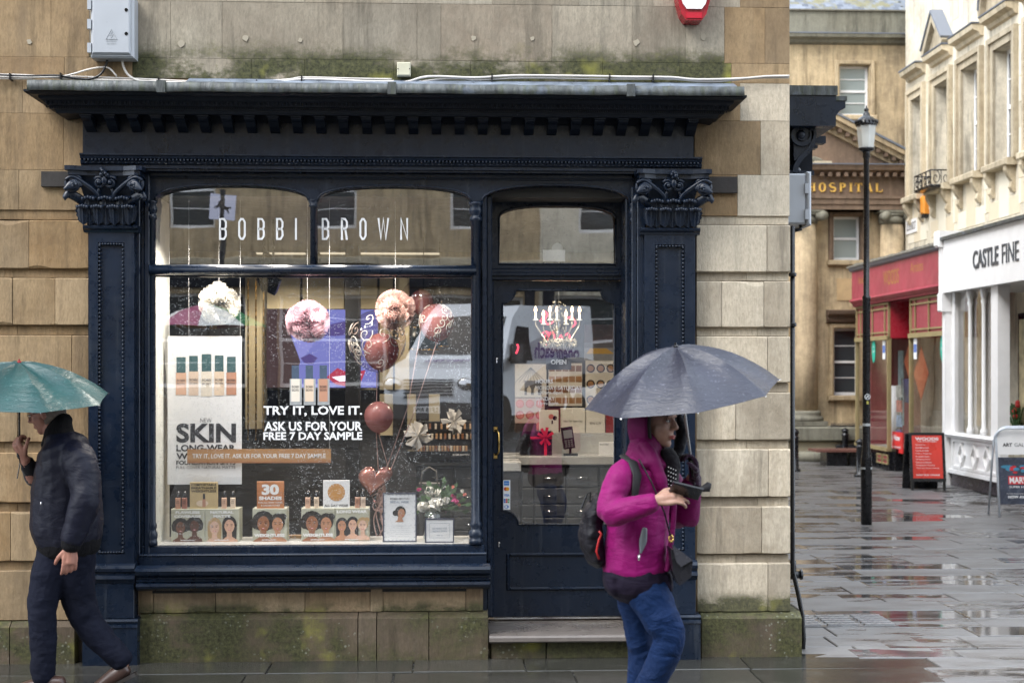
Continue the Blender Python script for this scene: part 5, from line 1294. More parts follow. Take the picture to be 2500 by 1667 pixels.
t = thing('iron_balcony', 'small black wrought iron balcony under a window of the cream terrace', 'balcony', ((a + b) / 2, yo, za)); bal.build('railing', M['black'], t); MB().box(a - .13, yo - .01, za - .04, b + .11, UO, za - .015).build('floor', M['black'], t)
x, z = Q(2130, 492, UO); t = thing('burglar_alarm', 'orange alarm box on the cream wall beside the street name plate', 'alarm', (x, UO, z)); MB().block(x - .1, z, x + .12, z + .36, UO - .12, UO, .03).build('case', plain('orange_plastic', (.75, .28, .03), .4), t); MB().box(x - .06, UO - .1, z - .08, x + .1, UO, z).build('lens', M['black'], t)
x0, z1 = Q(2084, 508, UO); x1, z0 = Q(2108, 532, UO); t = thing('street_name_plate', 'small white street name plate on the far end of the cream wall', 'sign', (x0, UO, z0)); m = MB(); m.box(x0, UO - .03, z0, x1, UO, z1); m.build('plate', M['whitepaint'], t)
m = MB(); m.text('OLD BOND ST', x0 + .05, z0 + .06, x1 - .05, z1 - .06, UO - .032, .01); m.build('plate_lettering', M['black'], t)
# ------------------------------------------------------------------ red stationer's shop
pink = plain('faded_red_paint', (.34, .055, .08), .4, var=.18, scale=2); pinkd = plain('deep_red_paint', (.33, .01, .025), .3); gl_ = plain('gilt_olive_frame', (.30, .24, .12), .4)
tile = plain('stone_tile', (.19, .18, .15), .7, var=.4, scale=4, bump=.4)
ws = thing('red_shop', 'faded red stationery shopfront with gilt glazing bars and stone tiled lean-to roof', 'shop', (0, 0, 0))
X0, X1, X2, X3 = qx(1970), qx(2045), qx(2094), qx(2181)
zt, zb = (qz(1970, 623) + qz(2173, 570)) / 2, (qz(1970, 690) + qz(2173, 650)) / 2
zb2 = (qz(1970, 706) + qz(2173, 672)) / 2; zl = (qz(1970, 782) + qz(2180, 766)) / 2; zs = (qz(1970, 1018) + qz(2094, 1035)) / 2
MB().box(X0, -.12, zb, X3, .25, zt).build('fascia', pink, ws)
MB().profx([(.0, zb), (-.15, zb), (-.17, zb - .04), (-.13, zb - .08), (-.10, zb - .10), (-.1, zb2), (0, zb2)][::-1], X0, X3).build('fascia_moulding', pink, ws)
MB().box(X0, -.10, zb2, X3, .2, zb - .0).build('lower_fascia', pink, ws)
MB().profx([(.0, zt - .03), (-.15, zt - .03), (-.18, zt), (-.2, zt + .06), (0, zt + .06)], X0, X3).build('gutter', M['slateplain'], ws)
m = MB(); xm = X0 + (X3 - X0) * .40; m.text('WOODS', xm, zb + (zt - zb) * .25, xm + .95, zb + (zt - zb) * .72, -.123, .01); m.text('Stationery', X0 + .5, zb + .25, X0 + 1.2, zb + .42, -.123); m.text('Artists', xm + 1.6, zb + .28, xm + 2.3, zb + .45, -.123); m.build('lettering', plain('faded_gilt', (.42, .20, .06), .5), ws, kind='stuff')
rf = MB().box(X0, -.05, zt + .03, X3, UO, zt + .07).build('roof', tile, ws)
for i in range(5):
    for j in range(24):
        x = X0 - .05 + j * (X3 - X0) / 23.5; y = -.22 + i * .30; z = zt + .08 + i * .035
        MB().add([(x, y, z), (x + .22, y, z + rnd.uniform(0, .03)), (x + .22, y + .36, z + .05), (x, y + .36, z + .05), (x, y, z - .03), (x + .22, y, z - .03)], [(0, 1, 2, 3), (4, 5, 1, 0), (0, 3, 4), (1, 5, 2)]).build('roof_tile', tile, rf)
def lattice(xa, xb, za, zb_, y, nx, mat, name='glazed_panel'):
    MB().box(xa, y + .02, za, xb, y + .05, zb_).build(name, mat, ws)
    m = MB(); f = .04
    for a in (xa, xb - f): m.box(a, y - .02, za, a + f, y + .02, zb_)
    for a in (za, zb_ - f): m.box(xa, y - .018, a, xb, y + .018, a + f)
    for i in range(1, nx): a = xa + (xb - xa) * (i / nx); m.box(a - .014, y - .012, za, a + .014, y + .012, zb_)
    for a in (xa + (xb - xa) * .13, xb - (xb - xa) * .13): m.box(a - .014, y - .012, za, a + .014, y + .012, zb_)
    for a in (za + (zb_ - za) * .17, zb_ - (zb_ - za) * .17): m.box(xa, y - .01, a - .014, xb, y + .01, a + .014)
    m.build('glazing_bars', gl_, ws)
lattice(X0, X1, zl, zb2, -.02, 2, pink); lattice(X2, X3, zl, zb2, -.02, 2, pink)
# entrance recess: a splayed return seen from the street
def splay(x, y0, x2, y1, za, zb_, mat, name):
    return MB().add([(x, y0, za), (x2, y1, za), (x2, y1, zb_), (x, y0, zb_), (x, y0 + .04, za), (x2, y1 + .04, za), (x2, y1 + .04, zb_), (x, y0 + .04, zb_)], [(0, 1, 2, 3), (7, 6, 5, 4), (0, 4, 5, 1), (3, 2, 6, 7)]).build(name, mat, ws)
splay(X1, 0, X1 + .25, 1.15, zl, zb2, pinkd, 'recess_panel'); splay(X2, 0, X2 - .02, 1.15, zl, zb2, pinkd, 'recess_panel')
lattice(X1 + .22, X2, zl, zb2, 1.1, 2, pinkd)
MB().box(X0 + .1, 1.5, 0, X3, 1.55, zt).build('back_wall', plain('shop_back', (.50, .52, .47), .8, var=.5, scale=3), ws); MB().box(X0 + .1, .25, zt - .05, X3, 1.9, zt).build('ceiling', M['whitepaint'], ws)
MB().box(X0, .25, 0, X0 + .1, 1.95, zt).build('end_wall', pink, ws)
for a, b in ((X0, X1), (X2, X3)):
    m = MB(); f = .05
    for q in (a, b - f): m.box(q, -.05, zs, q + f, .02, zl)
    m.box(a, -.07, zl - .03, b, .03, zl + .05); m.box(a, -.07, zs - .06, b, .05, zs); m.build('window_frame', gl_, ws)
    MB().box(a + f, -.015, zs, b - f, -.009, zl - .03).build('window_pane', M['glassfar'], ws)
    MB().box(a, -.02, 0, b, .6, zs - .06).build('stall_riser', M['black'], ws)
    MB().box(a, .0, zs - .06, b, 1.2, zs - .03).build('display_shelf', plain('pale_shelf', (.5, .5, .45), .6), ws)
m = MB(); m.box(X1 + .0, .03, zs - .06, X1 + .25, 1.15, zs); m.box(X1, .03, 0, X1 + .2, 1.1, zs - .06); m.build('return_riser', M['black'], ws)
MB().box(X1 - .03, 0, zs, X1 + .0, 1.15, zl).build('return_pane', M['glassfar'], ws)
for i in range(2):
    a = X1 - .75 + i * .38; fm = MB(); z0, z1 = .12, zs - .14
    fm.ribbon([(a, z0), (a + .3, z0), (a + .3, z1), (a, z1)], .03, -.04, -.02, closed=True); fm.ribbon([(a, z0 + .08), (a + .3, z1 - .08)], .03, -.04, -.02); fm.ribbon([(a + .3, z0 + .08), (a, z1 - .08)], .03, -.04, -.02)
    fm.build('riser_panel', gl_, ws); MB().box(a, -.024, z0, a + .3, -.021, z1).build('riser_panel_red', pink, ws)
a = X2 + .55; MB().box(a, -.024, .12, a + .3, -.021, zs - .14).build('riser_panel_red', pink, ws)
fm = MB(); fm.ribbon([(a, .12), (a + .3, .12), (a + .3, zs - .14), (a, zs - .14)], .03, -.04, -.02, closed=True); fm.ribbon([(a, .2), (a + .3, zs - .22)], .03, -.04, -.02); fm.ribbon([(a + .3, .2), (a, zs - .22)], .03, -.04, -.02); fm.build('riser_panel', gl_, ws)
# decals and goods
teal = plain('teal_sticker', (.02, .42, .30), .5); blue = plain('blue_label', (.12, .2, .5), .5)
for n_, (dx, dy) in enumerate(((2009, 803), (2168, 796))):
    x, z = Q(dx, dy); t = MB(Matrix.Identity(4)); t.fell(x, z, .12, .25, -.022); t.m = 1; t.text('THE', x - .05, z + .04, x + .05, z + .08, -.024); t.text('SHOP', x - .07, z - .06, x + .07, z - .01, -.024); t.build('window_sticker', [teal, M['white']], ws)
for dx, dy in ((2033, 803), (2105, 801)):
    x, z = Q(dx, dy); t = MB(); t.frect(x - .09, z - .18, x + .09, z + .18, -.022); t.m = 1; t.frect(x - .08, z - .06, x + .08, z + .08, -.024); t.build('window_sticker', [M['white'], blue], ws)
og = plain('orange_card', (.75, .13, .03), .5)
def flat_sign(name, label, pts, y, mats, cat='poster'):
    cx = sum(p[0] for p in pts) / len(pts); cz = min(p[1] for p in pts); m = MB(); m.prism(pts, y, y + .01); m.build(name, mats, None, label=label, cat=cat)
x, z = Q(2115, 858, .03); flat_sign('sale_card', 'large orange diamond card in the right bay of the red shop', [(x, z - .46), (x + .4, z), (x, z + .46), (x - .4, z)], .03, plain('orange_red_card', (.5, .09, .03), .5))
x, z = Q(2086, 829, .5); flat_sign('sale_card', 'small orange diamond card in the doorway of the red shop', [(x, z - .3), (x + .26, z), (x, z + .3), (x - .26, z)], .5, og)
x0, z1 = Q(2052, 1010, .1); t = thing('shop_notice', 'red notice low in the doorway window of the red shop', 'notice', (x0, .1, z1 - .2)); m = MB(); m.box(x0, .08, z1 - .22, x0 + .62, .1, z1 + .16); m.build('card', plain('notice_red', (.65, .03, .03), .4), t); m = MB(); m.text('Now', x0 + .1, z1 - .0, x0 + .48, z1 + .11, .078, .03); m.text('www.woods', x0 + .1, z1 - .14, x0 + .52, z1 - .08, .078); m.build('lettering', M['white'], t)
cols = [((.15, .07, .4), 'purple'), ((.05, .15, .45), 'blue'), ((.5, .12, .05), 'orange'), ((.1, .35, .4), 'teal'), ((.6, .6, .6), 'white'), ((.05, .05, .06), 'black'), ((.45, .38, .1), 'yellow')]
gm = {n: plain('goods_' + n, c, .5) for c, n in cols}
gi = 0
for i in range(9):
    c, n = cols[(i * 3) % 7]; x = X2 + .15 + i * .22; h = .18 + .16 * ((i * 7) % 4) / 3; w_ = .12 + .05 * (i % 2)
    m = MB(); m.block(x, zs - .03, x + w_, zs - .03 + h, .2 + .1 * (i % 3), .35 + .1 * (i % 3), .01); m.build('stationery_box', gm[n], None, label=['purple box first on the shelf of the red shop window', 'white box beside the purple one in the red shop window', 'dark stationery box second from the left in the bay', 'orange box in the middle of the red shop window shelf', 'small blue box half way along the red shop shelf', 'yellow box right of the middle in the red shop bay', 'teal stationery box near the right in the red shop bay', 'tall box second from the end of the red shop shelf', 'last box at the right end of the red shop shelf'][i], cat='box', group='boxes on the shelf of the red shop')
# white paper tubes and card rack in the doorway window
x, z = Q(2056, 990, .35); m = MB(); m.smooth = True; m.tube([(x, .35, zs), (x, .35, zs + 1.15)], .09, 14); m.build('paper_roll', M['whitepaint'], None, label='tall white paper roll standing in the doorway of the red shop', cat='paper roll')
rk = thing('card_rack', 'wire rack of picture postcards in the doorway of the red shop', 'card rack', (x + .45, .3, zs))
for i in range(4):
    z = zs + .1 + i * .28; m = MB(); m.box(x + .30, .28, z, x + .62, .30, z + .22); m.build('postcard', plain('postcard_%d' % i, ((.1, .12, .35), (.35, .45, .6), (.6, .25, .2), (.5, .5, .45))[i], .4, var=.7, scale=9), rk)
m = MB(); m.tube([(x + .46, .34, zs), (x + .46, .34, zs + 1.3)], .012, 6); m.build('stand', M['chrome'], rk)
x, z = Q(2087, 900, .4); MB().box(x - .25, .38, z - .2, x + .15, .42, z + .25).build('blue_folder', plain('navy_folder', (.03, .03, .15), .4), None, label='dark blue folder hanging in the doorway of the red shop', cat='folder')
x, z = Q(2067, 870, .6); MB().box(x - .12, .6, z - .9, x + .2, .62, z + .55).build('hanging_chart', plain('chart_pale', (.35, .5, .52), .5, var=.4, scale=12), None, label='pale green chart hanging in the doorway of the red shop', cat='chart')
# ------------------------------------------------------------------ white gallery shop
wp = M['whitepaint']
cs_ = thing('white_shop', 'white gallery shopfront with grey lettering, slim columns and diamond riser', 'shop', (X3, 0, 0))
XE = qx(2352) + 6.5
czt, czb = qz(2182, 555), qz(2182, 674); cg0 = qz(2190, 992); cr0 = qz(2190, 1076)
MB().box(X3 + .14, -.16, czb, XE, .3, czt).build('fascia', M['whitepaint'], cs_)
MB().box(X3 + .14, -.22, czt, XE, .3, czt + .05).build('fascia_lead', M['lead'], cs_)
m = MB(); m.box(X3, -.12, 0, X3 + .14, .2, czb - .3); m.block(X3 - .02, czb - .3, X3 + .16, czb, -.2, .2, .02); m.box(X3 - .0, -.18, czb, X3 + .15, .2, czt + .12); m.block(X3 - .03, czt - .1, X3 + .18, czt + .16, -.26, .2, .03); m.build('end_pilaster', wp, cs_)
m = MB(); a, z = Q(2236, 618, -.16); b, _ = Q(2294, 618, -.16); zu = Q(2236, 577, -.16)[1]; zlo = Q(2240, 618, -.16)[1]
gtx = plain('slate_lettering', (.05, .06, .075), .4)
m = MB(); m.text('CASTLE', a, zlo, b, zu, -.175, .015, .012); m.build('lettering', gtx, cs_, kind='stuff')
m = MB(); a2, b2 = Q(2303, 618, -.16)[0], Q(2341, 618, -.16)[0]; m.text('FINE', a2, zlo, b2, zu, -.175, -.012, .012); m.text('ART', b2 + .25, zlo, b2 + 1.15, zu, -.175, -.012, .012); m.build('lettering', gtx, cs_, kind='stuff')
cx_ = [qx(d) for d in (2193, 2229, 2260)]; pe0, pe1 = qx(2285), qx(2301)
MB().box(X3 + .14, -.02, cg0, cx_[0] + .05, .06, czb).build('window_frame', wp, cs_)
for x in cx_[1:] + [(pe0 + pe1) / 2 - .05]:
    m = MB(); m.smooth = True; m.lathe([(.06, cg0), (.06, cg0 + .08), (.035, cg0 + .12), (.032, czb - .25), (.05, czb - .2), (.035, czb - .16), (.06, czb - .08), (.06, czb)], x, .0, 12); m.build('column', wp, cs_)
MB().box(pe0, -.06, cg0, pe1, .12, czb).build('window_frame', wp, cs_)
MB().box(cx_[0], .03, cg0, pe0, .036, czb).build('window_pane', M['glassfar'], cs_)
MB().profx([(.05, cg0 - .08), (-.1, cg0 - .08), (-.14, cg0 - .03), (-.1, cg0), (.05, cg0)], X3 + .1, pe1).build('sill', wp, cs_)
m = MB(); m.box(X3 + .14, -.03, cr0, pe1, .1, cg0 - .08); rs = m.build('riser', wp, cs_)
dcs = [Q(d, y)[0] for d, y in ((2215, 1036), (2245, 1038), (2274, 1041))]; zc3 = (cr0 + cg0 - .08) / 2; hd = (cg0 - .08 - cr0) * .36
for x in dcs:
    m = MB(); m.ribbon([(x - .13, zc3), (x, zc3 - hd), (x + .13, zc3), (x, zc3 + hd)], .035, -.07, -.03, closed=True); m.build('diamond_moulding', wp, cs_)
m = MB(); m.ribbon([(X3 + .3, cr0 + .05), (pe1 - .06, cr0 + .05), (pe1 - .06, cg0 - .12), (X3 + .3, cg0 - .12)], .04, -.06, -.03, closed=True); m.build('riser_moulding', wp, cs_)
MB().box(X3 + .1, -.08, cr0 - .06, pe1, .1, cr0).build('riser_moulding', wp, cs_)
MB().box(X3 + .1, -.03, 0, XE, .1, cr0 - .06).build('base', plain('dark_plum_base', (.03, .024, .03), .3), cs_)
MB().box(X3 + .14, 2.4, 0, XE, 2.45, czb).build('back_wall', plain('gallery_wall', (.20, .16, .11), .7, var=.5, scale=1.2), cs_)
MB().box(X3 + .14, .3, czb + .01, XE, 2.4, czb + .06).build('ceiling', wp, cs_)
MB().box(X3 + .14, .3, czt - .05, XE, UO, czt + .03).build('flat_roof', M['lead'], cs_)
# right part: big window with dark post, gallery interior
MB().box(qx(2322), .3, cr0 - .06, qx(2326), .4, czb).build('door_post', plain('dark_wood', (.05, .035, .025), .4), cs_)
MB().box(pe1, .38, .02, XE, .386, czb).build('window_pane', M['glassfar'], cs_)
MB().box(pe1, .4, cg0 - .3, XE, 1.6, cg0 - .25).build('display_shelf', plain('gallery_shelf', (.09, .06, .04), .5), cs_)
x, z = Q(2345, 850, .9); t = thing('picture_frame', 'tall black framed picture inside the white gallery window', 'picture', (x, .9, z - 1)); MB().box(x - .12, .9, z - 1.2, x + .9, .95, z + .9).build('frame', M['black'], t); MB().box(x - .04, .885, z - 1.1, x + .8, .9, z + .8).build('picture', plain('art_pale', (.5, .42, .25), .5, var=.5), t)
x, z = Q(2327, 985, .8); t = thing('flower_pot', 'dark pot with green sprigs and red blooms in the white gallery window', 'plant pot', (x, .8, z - .2)); zsh = cg0 - .25
m = MB(); m.smooth = True; m.lathe([(.08, zsh), (.13, zsh + .1), (.14, zsh + .26), (.11, zsh + .3)], x, .8, 14); m.build('pot', plain('pot_brown', (.06, .03, .02), .3), t)
m = MB()
for i in range(40): a = rnd.random() * 6.28; r = rnd.random() * .28; m.tube([(x + .15, .8, zsh + .25), (x + .15 + r * math.cos(a), .8 + r * math.sin(a) * .6, zsh + .45 + rnd.random() * .3)], [.008, .014], 4)
m.build('foliage', plain('leaf_green', (.04, .10, .03), .6), t)
m = MB(); m.smooth = True
for i in range(7): m.ball((x + rnd.uniform(-.05, .35), .75, zsh + .5 + rnd.random() * .25), .04, 7, 5)
m.build('bloom', plain('bloom_red', (.5, .03, .03), .6), t, kind='stuff')
FR[0] = Matrix.Identity(4)
# ================================================================== the street behind the camera (seen mirrored in the glass)
def mirror(dx, dy, V):
    """real position of something seen mirrored in the shop glass at virtual depth V"""
    x, z = P(dx, dy, V); return x, .24 - V, z
FR[0] = Matrix.Translation((0, -21.5, .8)) @ Matrix.Rotation(math.pi, 4, 'Z')
def terrace(x0, x1, h, floors, mat, label, roofh=1.6, n=4, z00=3.4, roofmat='slateplain'):
    t = thing('terrace_house', label, 'building', ((x0 + x1) / 2, .3, 0)); ops = []; wd = (x1 - x0) / n
    for f in range(floors):
        for i in range(n):
            c = x0 + wd * (i + .5); z = z00 + .7 + f * (h - z00) / floors; ops.append((c - .5, c + .5, z, z + (h - z00) / floors * .58))
    for i in range(n): c = x0 + wd * (i + .5); ops.append((c - wd * .38, c + wd * .38, .7, 2.7))
    m = MB(); wall_open(m, x0, x1, 0, h, ops, 0, .5); m.build('wall', M[mat], t)
    MB().box(x0, .5, 0, x1, .6, h).build('back_wall', M['blackmatt'], t)
    for a, b, c, d in ops: sash(t, a, b, c, d, .18, 'pane', bars=1, fw=.06)
    for i in range(n): c = x0 + wd * (i + .5); MB().block(c - wd * .47, z00 - .55, c + wd * .47, z00 - .12, -.12, .02, .02).build('shop_fascia', M['blackmatt'] if i % 2 else M['navydull'], t); [MB().block(c + e_ - .12, 0, c + e_ + .12, z00 - .55, -.1, .02, .02).build('shop_pilaster', M['navydull'], t) for e_ in (-wd * .43, wd * .43)]; MB().box(c - wd * .38, -.02, 0, c + wd * .38, .02, .7).build('stall_riser', M['blackmatt'], t)
    MB().profx([(0, h - .3), (-.15, h - .25), (-.35, h - .1), (-.4, h), (0, h)], x0, x1).build('cornice', M['cream_trim'], t)
    MB().profx([(0, z00 - .1), (-.1, z00 - .08), (-.12, z00 + .05), (0, z00 + .08)], x0, x1).build('string_course', M['cream_trim'], t)
    m = MB(); m.add([(x0, .1, h), (x1, .1, h), (x1, 2.4, h + roofh), (x0, 2.4, h + roofh), (x0, 6, h), (x1, 6, h)], [(0, 1, 2, 3), (3, 2, 5, 4), (0, 3, 4), (1, 5, 2)]); r = m.build('roof', M[roofmat], t)
    for i in range(2):
        c = x0 + (x1 - x0) * (.3 + .4 * i); m = MB(); m.box(c - .6, .7, h + .2, c + .6, 1.7, h + 1.3); d = m.build('dormer', M['slateplain'], r)
        MB().box(c - .35, .68, h + .35, c + .35, .7, h + 1.1).build('dormer_window', M['whitepaint'], r)
terrace(-26, -13, 14.0, 3, 'stone_warm', 'warm stone terrace at the far right across the road behind the camera')
terrace(-13, -2.0, 12.5, 3, 'ston_cream', 'sandstone terrace with dormers opposite the shop door, behind the camera', n=4)
terrace(-2.0, 7.0, 15.0, 4, 'hosp', 'dark stone terrace opposite the display window, behind the camera', n=3)
terrace(7.0, 20.0, 13.5, 3, 'cream_trim', 'rusticated stone bank opposite the left part of the window, behind the camera', n=4)
FR[0] = Matrix.Identity(4)
# bank sign with a black horse, hung out over the far pavement
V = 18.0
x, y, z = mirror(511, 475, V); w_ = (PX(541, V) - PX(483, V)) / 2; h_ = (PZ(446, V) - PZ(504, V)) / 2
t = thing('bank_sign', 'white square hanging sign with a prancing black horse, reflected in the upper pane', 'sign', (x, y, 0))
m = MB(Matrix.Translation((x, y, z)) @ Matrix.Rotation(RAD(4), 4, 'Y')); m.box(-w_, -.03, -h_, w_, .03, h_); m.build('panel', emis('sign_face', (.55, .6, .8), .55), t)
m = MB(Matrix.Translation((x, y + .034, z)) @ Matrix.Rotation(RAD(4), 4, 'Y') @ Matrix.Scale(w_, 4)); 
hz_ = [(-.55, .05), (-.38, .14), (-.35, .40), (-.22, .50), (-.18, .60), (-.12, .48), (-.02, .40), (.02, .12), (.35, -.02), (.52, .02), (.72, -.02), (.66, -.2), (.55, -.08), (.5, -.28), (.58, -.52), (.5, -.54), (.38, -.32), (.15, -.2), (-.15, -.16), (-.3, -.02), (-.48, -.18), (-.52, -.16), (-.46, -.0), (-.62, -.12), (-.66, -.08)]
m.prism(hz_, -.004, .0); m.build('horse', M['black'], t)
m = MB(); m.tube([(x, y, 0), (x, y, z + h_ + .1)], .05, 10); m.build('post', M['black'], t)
# striped parasol added in place of a hand-held golf umbrella
V = 10.0; x, y, z = mirror(478, 700, V); t = thing('standin_parasol', 'green, white and maroon striped parasol in place of a golf umbrella, reflected in the window', 'parasol', (x, y, 0))
for i in range(8):
    m = MB(); a0, a1 = i * math.pi / 4, (i + 1) * math.pi / 4; am = (a0 + a1) / 2; e_ = lambda a, r, dz: (x + r * math.cos(a), y + r * math.sin(a), z - dz)
    m.add([e_(0, 0, 0), e_(a0, .42, .09), e_(am, .40, .10), e_(a1, .42, .09), e_(a0, .78, .30), e_(am, .70, .29), e_(a1, .78, .30)], [(0, 1, 2), (0, 2, 3), (1, 4, 5, 2), (2, 5, 6, 3)]); m.build('panel', plain('parasol_%d' % i, ((.02, .22, .08), (.75, .75, .72), (.28, .01, .10), (.75, .75, .72), (.02, .22, .08), (.6, .25, .04), (.28, .01, .10), (.75, .75, .72))[i], .5), t)
MB().tube([(x, y, -.1), (x, y, z)], .02, 8).build('pole', M['black'], t); MB().tube([(x, y, -.1), (x, y, .46)], .2, 14).build('base', M['black'], t)
# parked van, LF18 RPV
V = 15.8
gx_, gy_, _ = mirror(985, 1000, V)
vn = thing('parked_van', 'white telephone engineer van parked behind the camera, reflected in the glass', 'van', (gx_ + .6, gy_, .68))
VM = Matrix.Translation((gx_, gy_ + .2, .68)) @ Matrix.Rotation(RAD(28), 4, 'Z')
# local: x across (width 2.0), y back->front (front at y=0, body towards -y), z up
vw = plain('van_white', (.80, .82, .85), .15, var=.02); vb = plain('van_glass_black', (.012, .014, .018), .08); vg = plain('van_grille', (.04, .04, .045), .4)
prof = [(0, .35), (.02, .75), (-.05, 1.0), (-.35, 1.22), (-.95, 1.38), (-1.55, 2.15), (-1.95, 2.42), (-5.4, 2.5), (-5.5, .4)]
m = MB(VM); q = len(prof); W2 = 1.0; vs = []
def wx(y, z): return W2 * (1 - .14 * max(0, (z - 1.3) / 1.2)) * (1 - .12 * max(0, 1 + y / .6 if y > -.6 else 0))
for sg in (-1, 1): vs += [(sg * wx(y, z), y, z) for y, z in prof]
m.add(vs, [tuple(range(q)), tuple(range(2 * q - 1, q - 1, -1))] + [(i, q + i, q + (i + 1) % q, (i + 1) % q) for i in range(q)]); m.build('body', vw, vn)
def vq(pts, name, mat): m = MB(VM); m.add(pts, [tuple(range(len(pts)))]); return m.build(name, mat, vn)
vq([(-.80, -.99, 1.45), (.80, -.99, 1.45), (.76, -1.56, 2.18), (-.76, -1.56, 2.18)], 'windscreen', vb)
for sg in (-1, 1):
    vq([(sg * 1.012, -1.1, 1.35), (sg * 1.012, -2.2, 1.35), (sg * .935, -2.2, 2.0), (sg * .94, -1.65, 2.0)][::sg], 'side_window', vb)
    m = MB(VM); m.box(sg * 1.0, -1.35, 1.3, sg * 1.28, -1.2, 1.65); m.build('wing_mirror', vb, vn)
    m = MB(VM); m.smooth = True; m.ball((sg * .72, -.02, .92), (.18, .1, .13)); m.build('headlight', M['chrome'], vn)
    for yy in (-.95, -4.5):
        m = MB(VM @ Matrix.Translation((sg * .88, yy, .36)) @ Matrix.Rotation(RAD(90), 4, 'Y')); m.lathe([(.2, -.12), (.36, -.12), (.37, 0), (.36, .12), (.2, .12)], 0, 0, 20); m.build('wheel', M['blackmatt'], vn)
m = MB(VM)
for i in range(6): m.box(-.48, .0, .72 + i * .055, .48, .045, .745 + i * .055)
m.box(-.95, -.05, .34, .95, .05, .62); m.build('grille', vg, vn)
m = MB(VM); m.box(-.26, .05, .45, .26, .07, .57); m.build('number_plate', M['white'], vn)
def vtext(s, M2, wd, hh, name, mat):
    m = MB(M2); m.text(s, -wd / 2, 0, wd / 2, hh, 0, .02); m.build(name, mat, vn)
vtext('LF18 RPV', VM @ Matrix.Translation((0, .075, .465)) @ Matrix.Rotation(math.pi, 4, 'Z'), .46, .085, 'plate_lettering', M['black'])
vp = plain('van_purple', (.12, .03, .22), .3)
vtext('openreach', VM @ Matrix.Translation((0, -.62, 1.325)) @ Matrix.Rotation(math.pi, 4, 'Z') @ Matrix.Rotation(RAD(-70), 4, 'X'), .9, .17, 'lettering', vp)
vtext('openreach', VM @ Matrix.Translation((-1.015, -3.4, 1.3)) @ Matrix.Rotation(RAD(-90), 4, 'Z'), 2.2, .42, 'lettering', vp)
vtext('openreach', VM @ Matrix.Translation((1.015, -3.4, 1.3)) @ Matrix.Rotation(RAD(90), 4, 'Z'), 2.2, .42, 'lettering', vp)
# ================================================================== shop interior
XI0, XI1 = PX(300, 4.5, 800) - .2, XR - .37
ZFL, ZCL = .14, 2.98
wdark = plain('interior_charcoal', (.022, .021, .022), .6, var=.3)
shp = thing('shop_interior', 'dark shop room with beige lit wall panels behind the display window', 'shop interior', ((XI0 + XI1) / 2, 2.4, ZFL))
MB().box(XI0, .62, ZFL - .05, XI1, 4.6, ZFL).build('floor', plain('dark_floor', (.035, .03, .028), .12), shp)
MB().box(XI0, .16, ZCL, XI1, 4.6, ZCL + .1).build('ceiling', plain('ceiling_dark', (.05, .048, .045), .7), shp)
MB().box(XI0, 4.5, ZFL, XI1, 4.6, ZCL).build('back_wall', wdark, shp)
MB().box(XI0 - .1, .11, ZFL, XI0, 4.6, ZCL).build('side_wall', wdark, shp); MB().box(XI1, .11, ZFL, XI1 + .04, 4.6, ZCL).build('side_wall', wdark, shp)
beige = plain('beige_panel', (.50, .43, .28), .55, var=.06)
def ibox(name, x0, x1, dt, db, y0, dep, mat, par=None, c=.003, **kw):
    a, b = PX(x0, y0, (dt + db) / 2), PX(x1, y0, (dt + db) / 2); m = (x0 + x1) / 2
    return MB().block(a, PZ(db, y0, m), b, PZ(dt, y0, m), y0, y0 + dep, c).build(name, mat, par, **kw)
for x0, x1 in ((563, 603), (613, 689), (695, 790), (826, 866), (872, 902), (907, 940)):
    ibox('wall_panel', x0, x1, 610, 895 if x0 > 600 else 985, 4.42, .06, beige, shp)
for x0, x1 in ((872, 902), (935, 955), (985, 1010)): ibox('wall_panel', x0, x1, 905, 1000, 4.42, .06, beige, shp)
for x in (568, 586, 604): ibox('brass_strip', x, x + 3, 640, 1010, 4.0, .02, M['gold'], shp)
ibox('column', 793, 824, 560, 1260, 3.7, .3, M['blackmatt'], shp)
for dt, x0, x1 in ((582, 588, 700), (582, 735, 1010)): ibox('ceiling_light', x0, x1, 580, 583, 4.0, .1, emis('strip_light', (1, .86, .62), .28), shp)
# screen with a smiling close-up
tv = thing('display_screen', 'large wall screen showing a close-up of a smiling face in lilac light', 'screen', (PX(740, 4.2), 4.2, PZ(890, 4.2)))
ibox('frame', 611, 870, 709, 892, 4.2, .05, M['black'], tv)
m = MB(); Y = 4.19; R4 = lambda x0, y0, x1, y1: RC(x0, y0, x1, y1, Y)
def fq(pts, y): m.flat([P(a, b, Y) for a, b in pts], y)
m.frect(*[R4(668, 711, 868, 890)[i] for i in (0, 1, 2, 3)], Y)
m.m = 1; fq([(668, 890), (690, 830), (668, 770), (668, 711), (612, 711), (612, 890)], Y - .002)
m.m = 2; fq([(745, 770), (760, 745), (790, 738), (830, 750), (840, 775), (800, 768), (770, 772)], Y - .003)
m.m = 3; fq([(750, 866), (775, 845), (800, 856), (840, 850), (830, 875), (800, 888), (770, 882)], Y - .003); m.m = 4; fq([(762, 866), (800, 861), (832, 859), (812, 875), (780, 876)], Y - .004)
m.m = 2; fq([(690, 822), (712, 812), (730, 822), (718, 836), (700, 834)], Y - .003); m.m = 5; fq([(700, 711), (668, 760), (690, 830), (720, 790), (742, 740), (740, 711)], Y - .0025)
m.build('screen_picture', [emis('scr_lilac', (.26, .27, .72), .32), emis('scr_dark', (.05, .03, .03), .6), emis('scr_shadow', (.10, .07, .25), .4), emis('scr_lip', (.5, .05, .10), .4), emis('scr_teeth', (.7, .65, .8), .8), emis('scr_lilac2', (.36, .36, .85), .32)], tv)
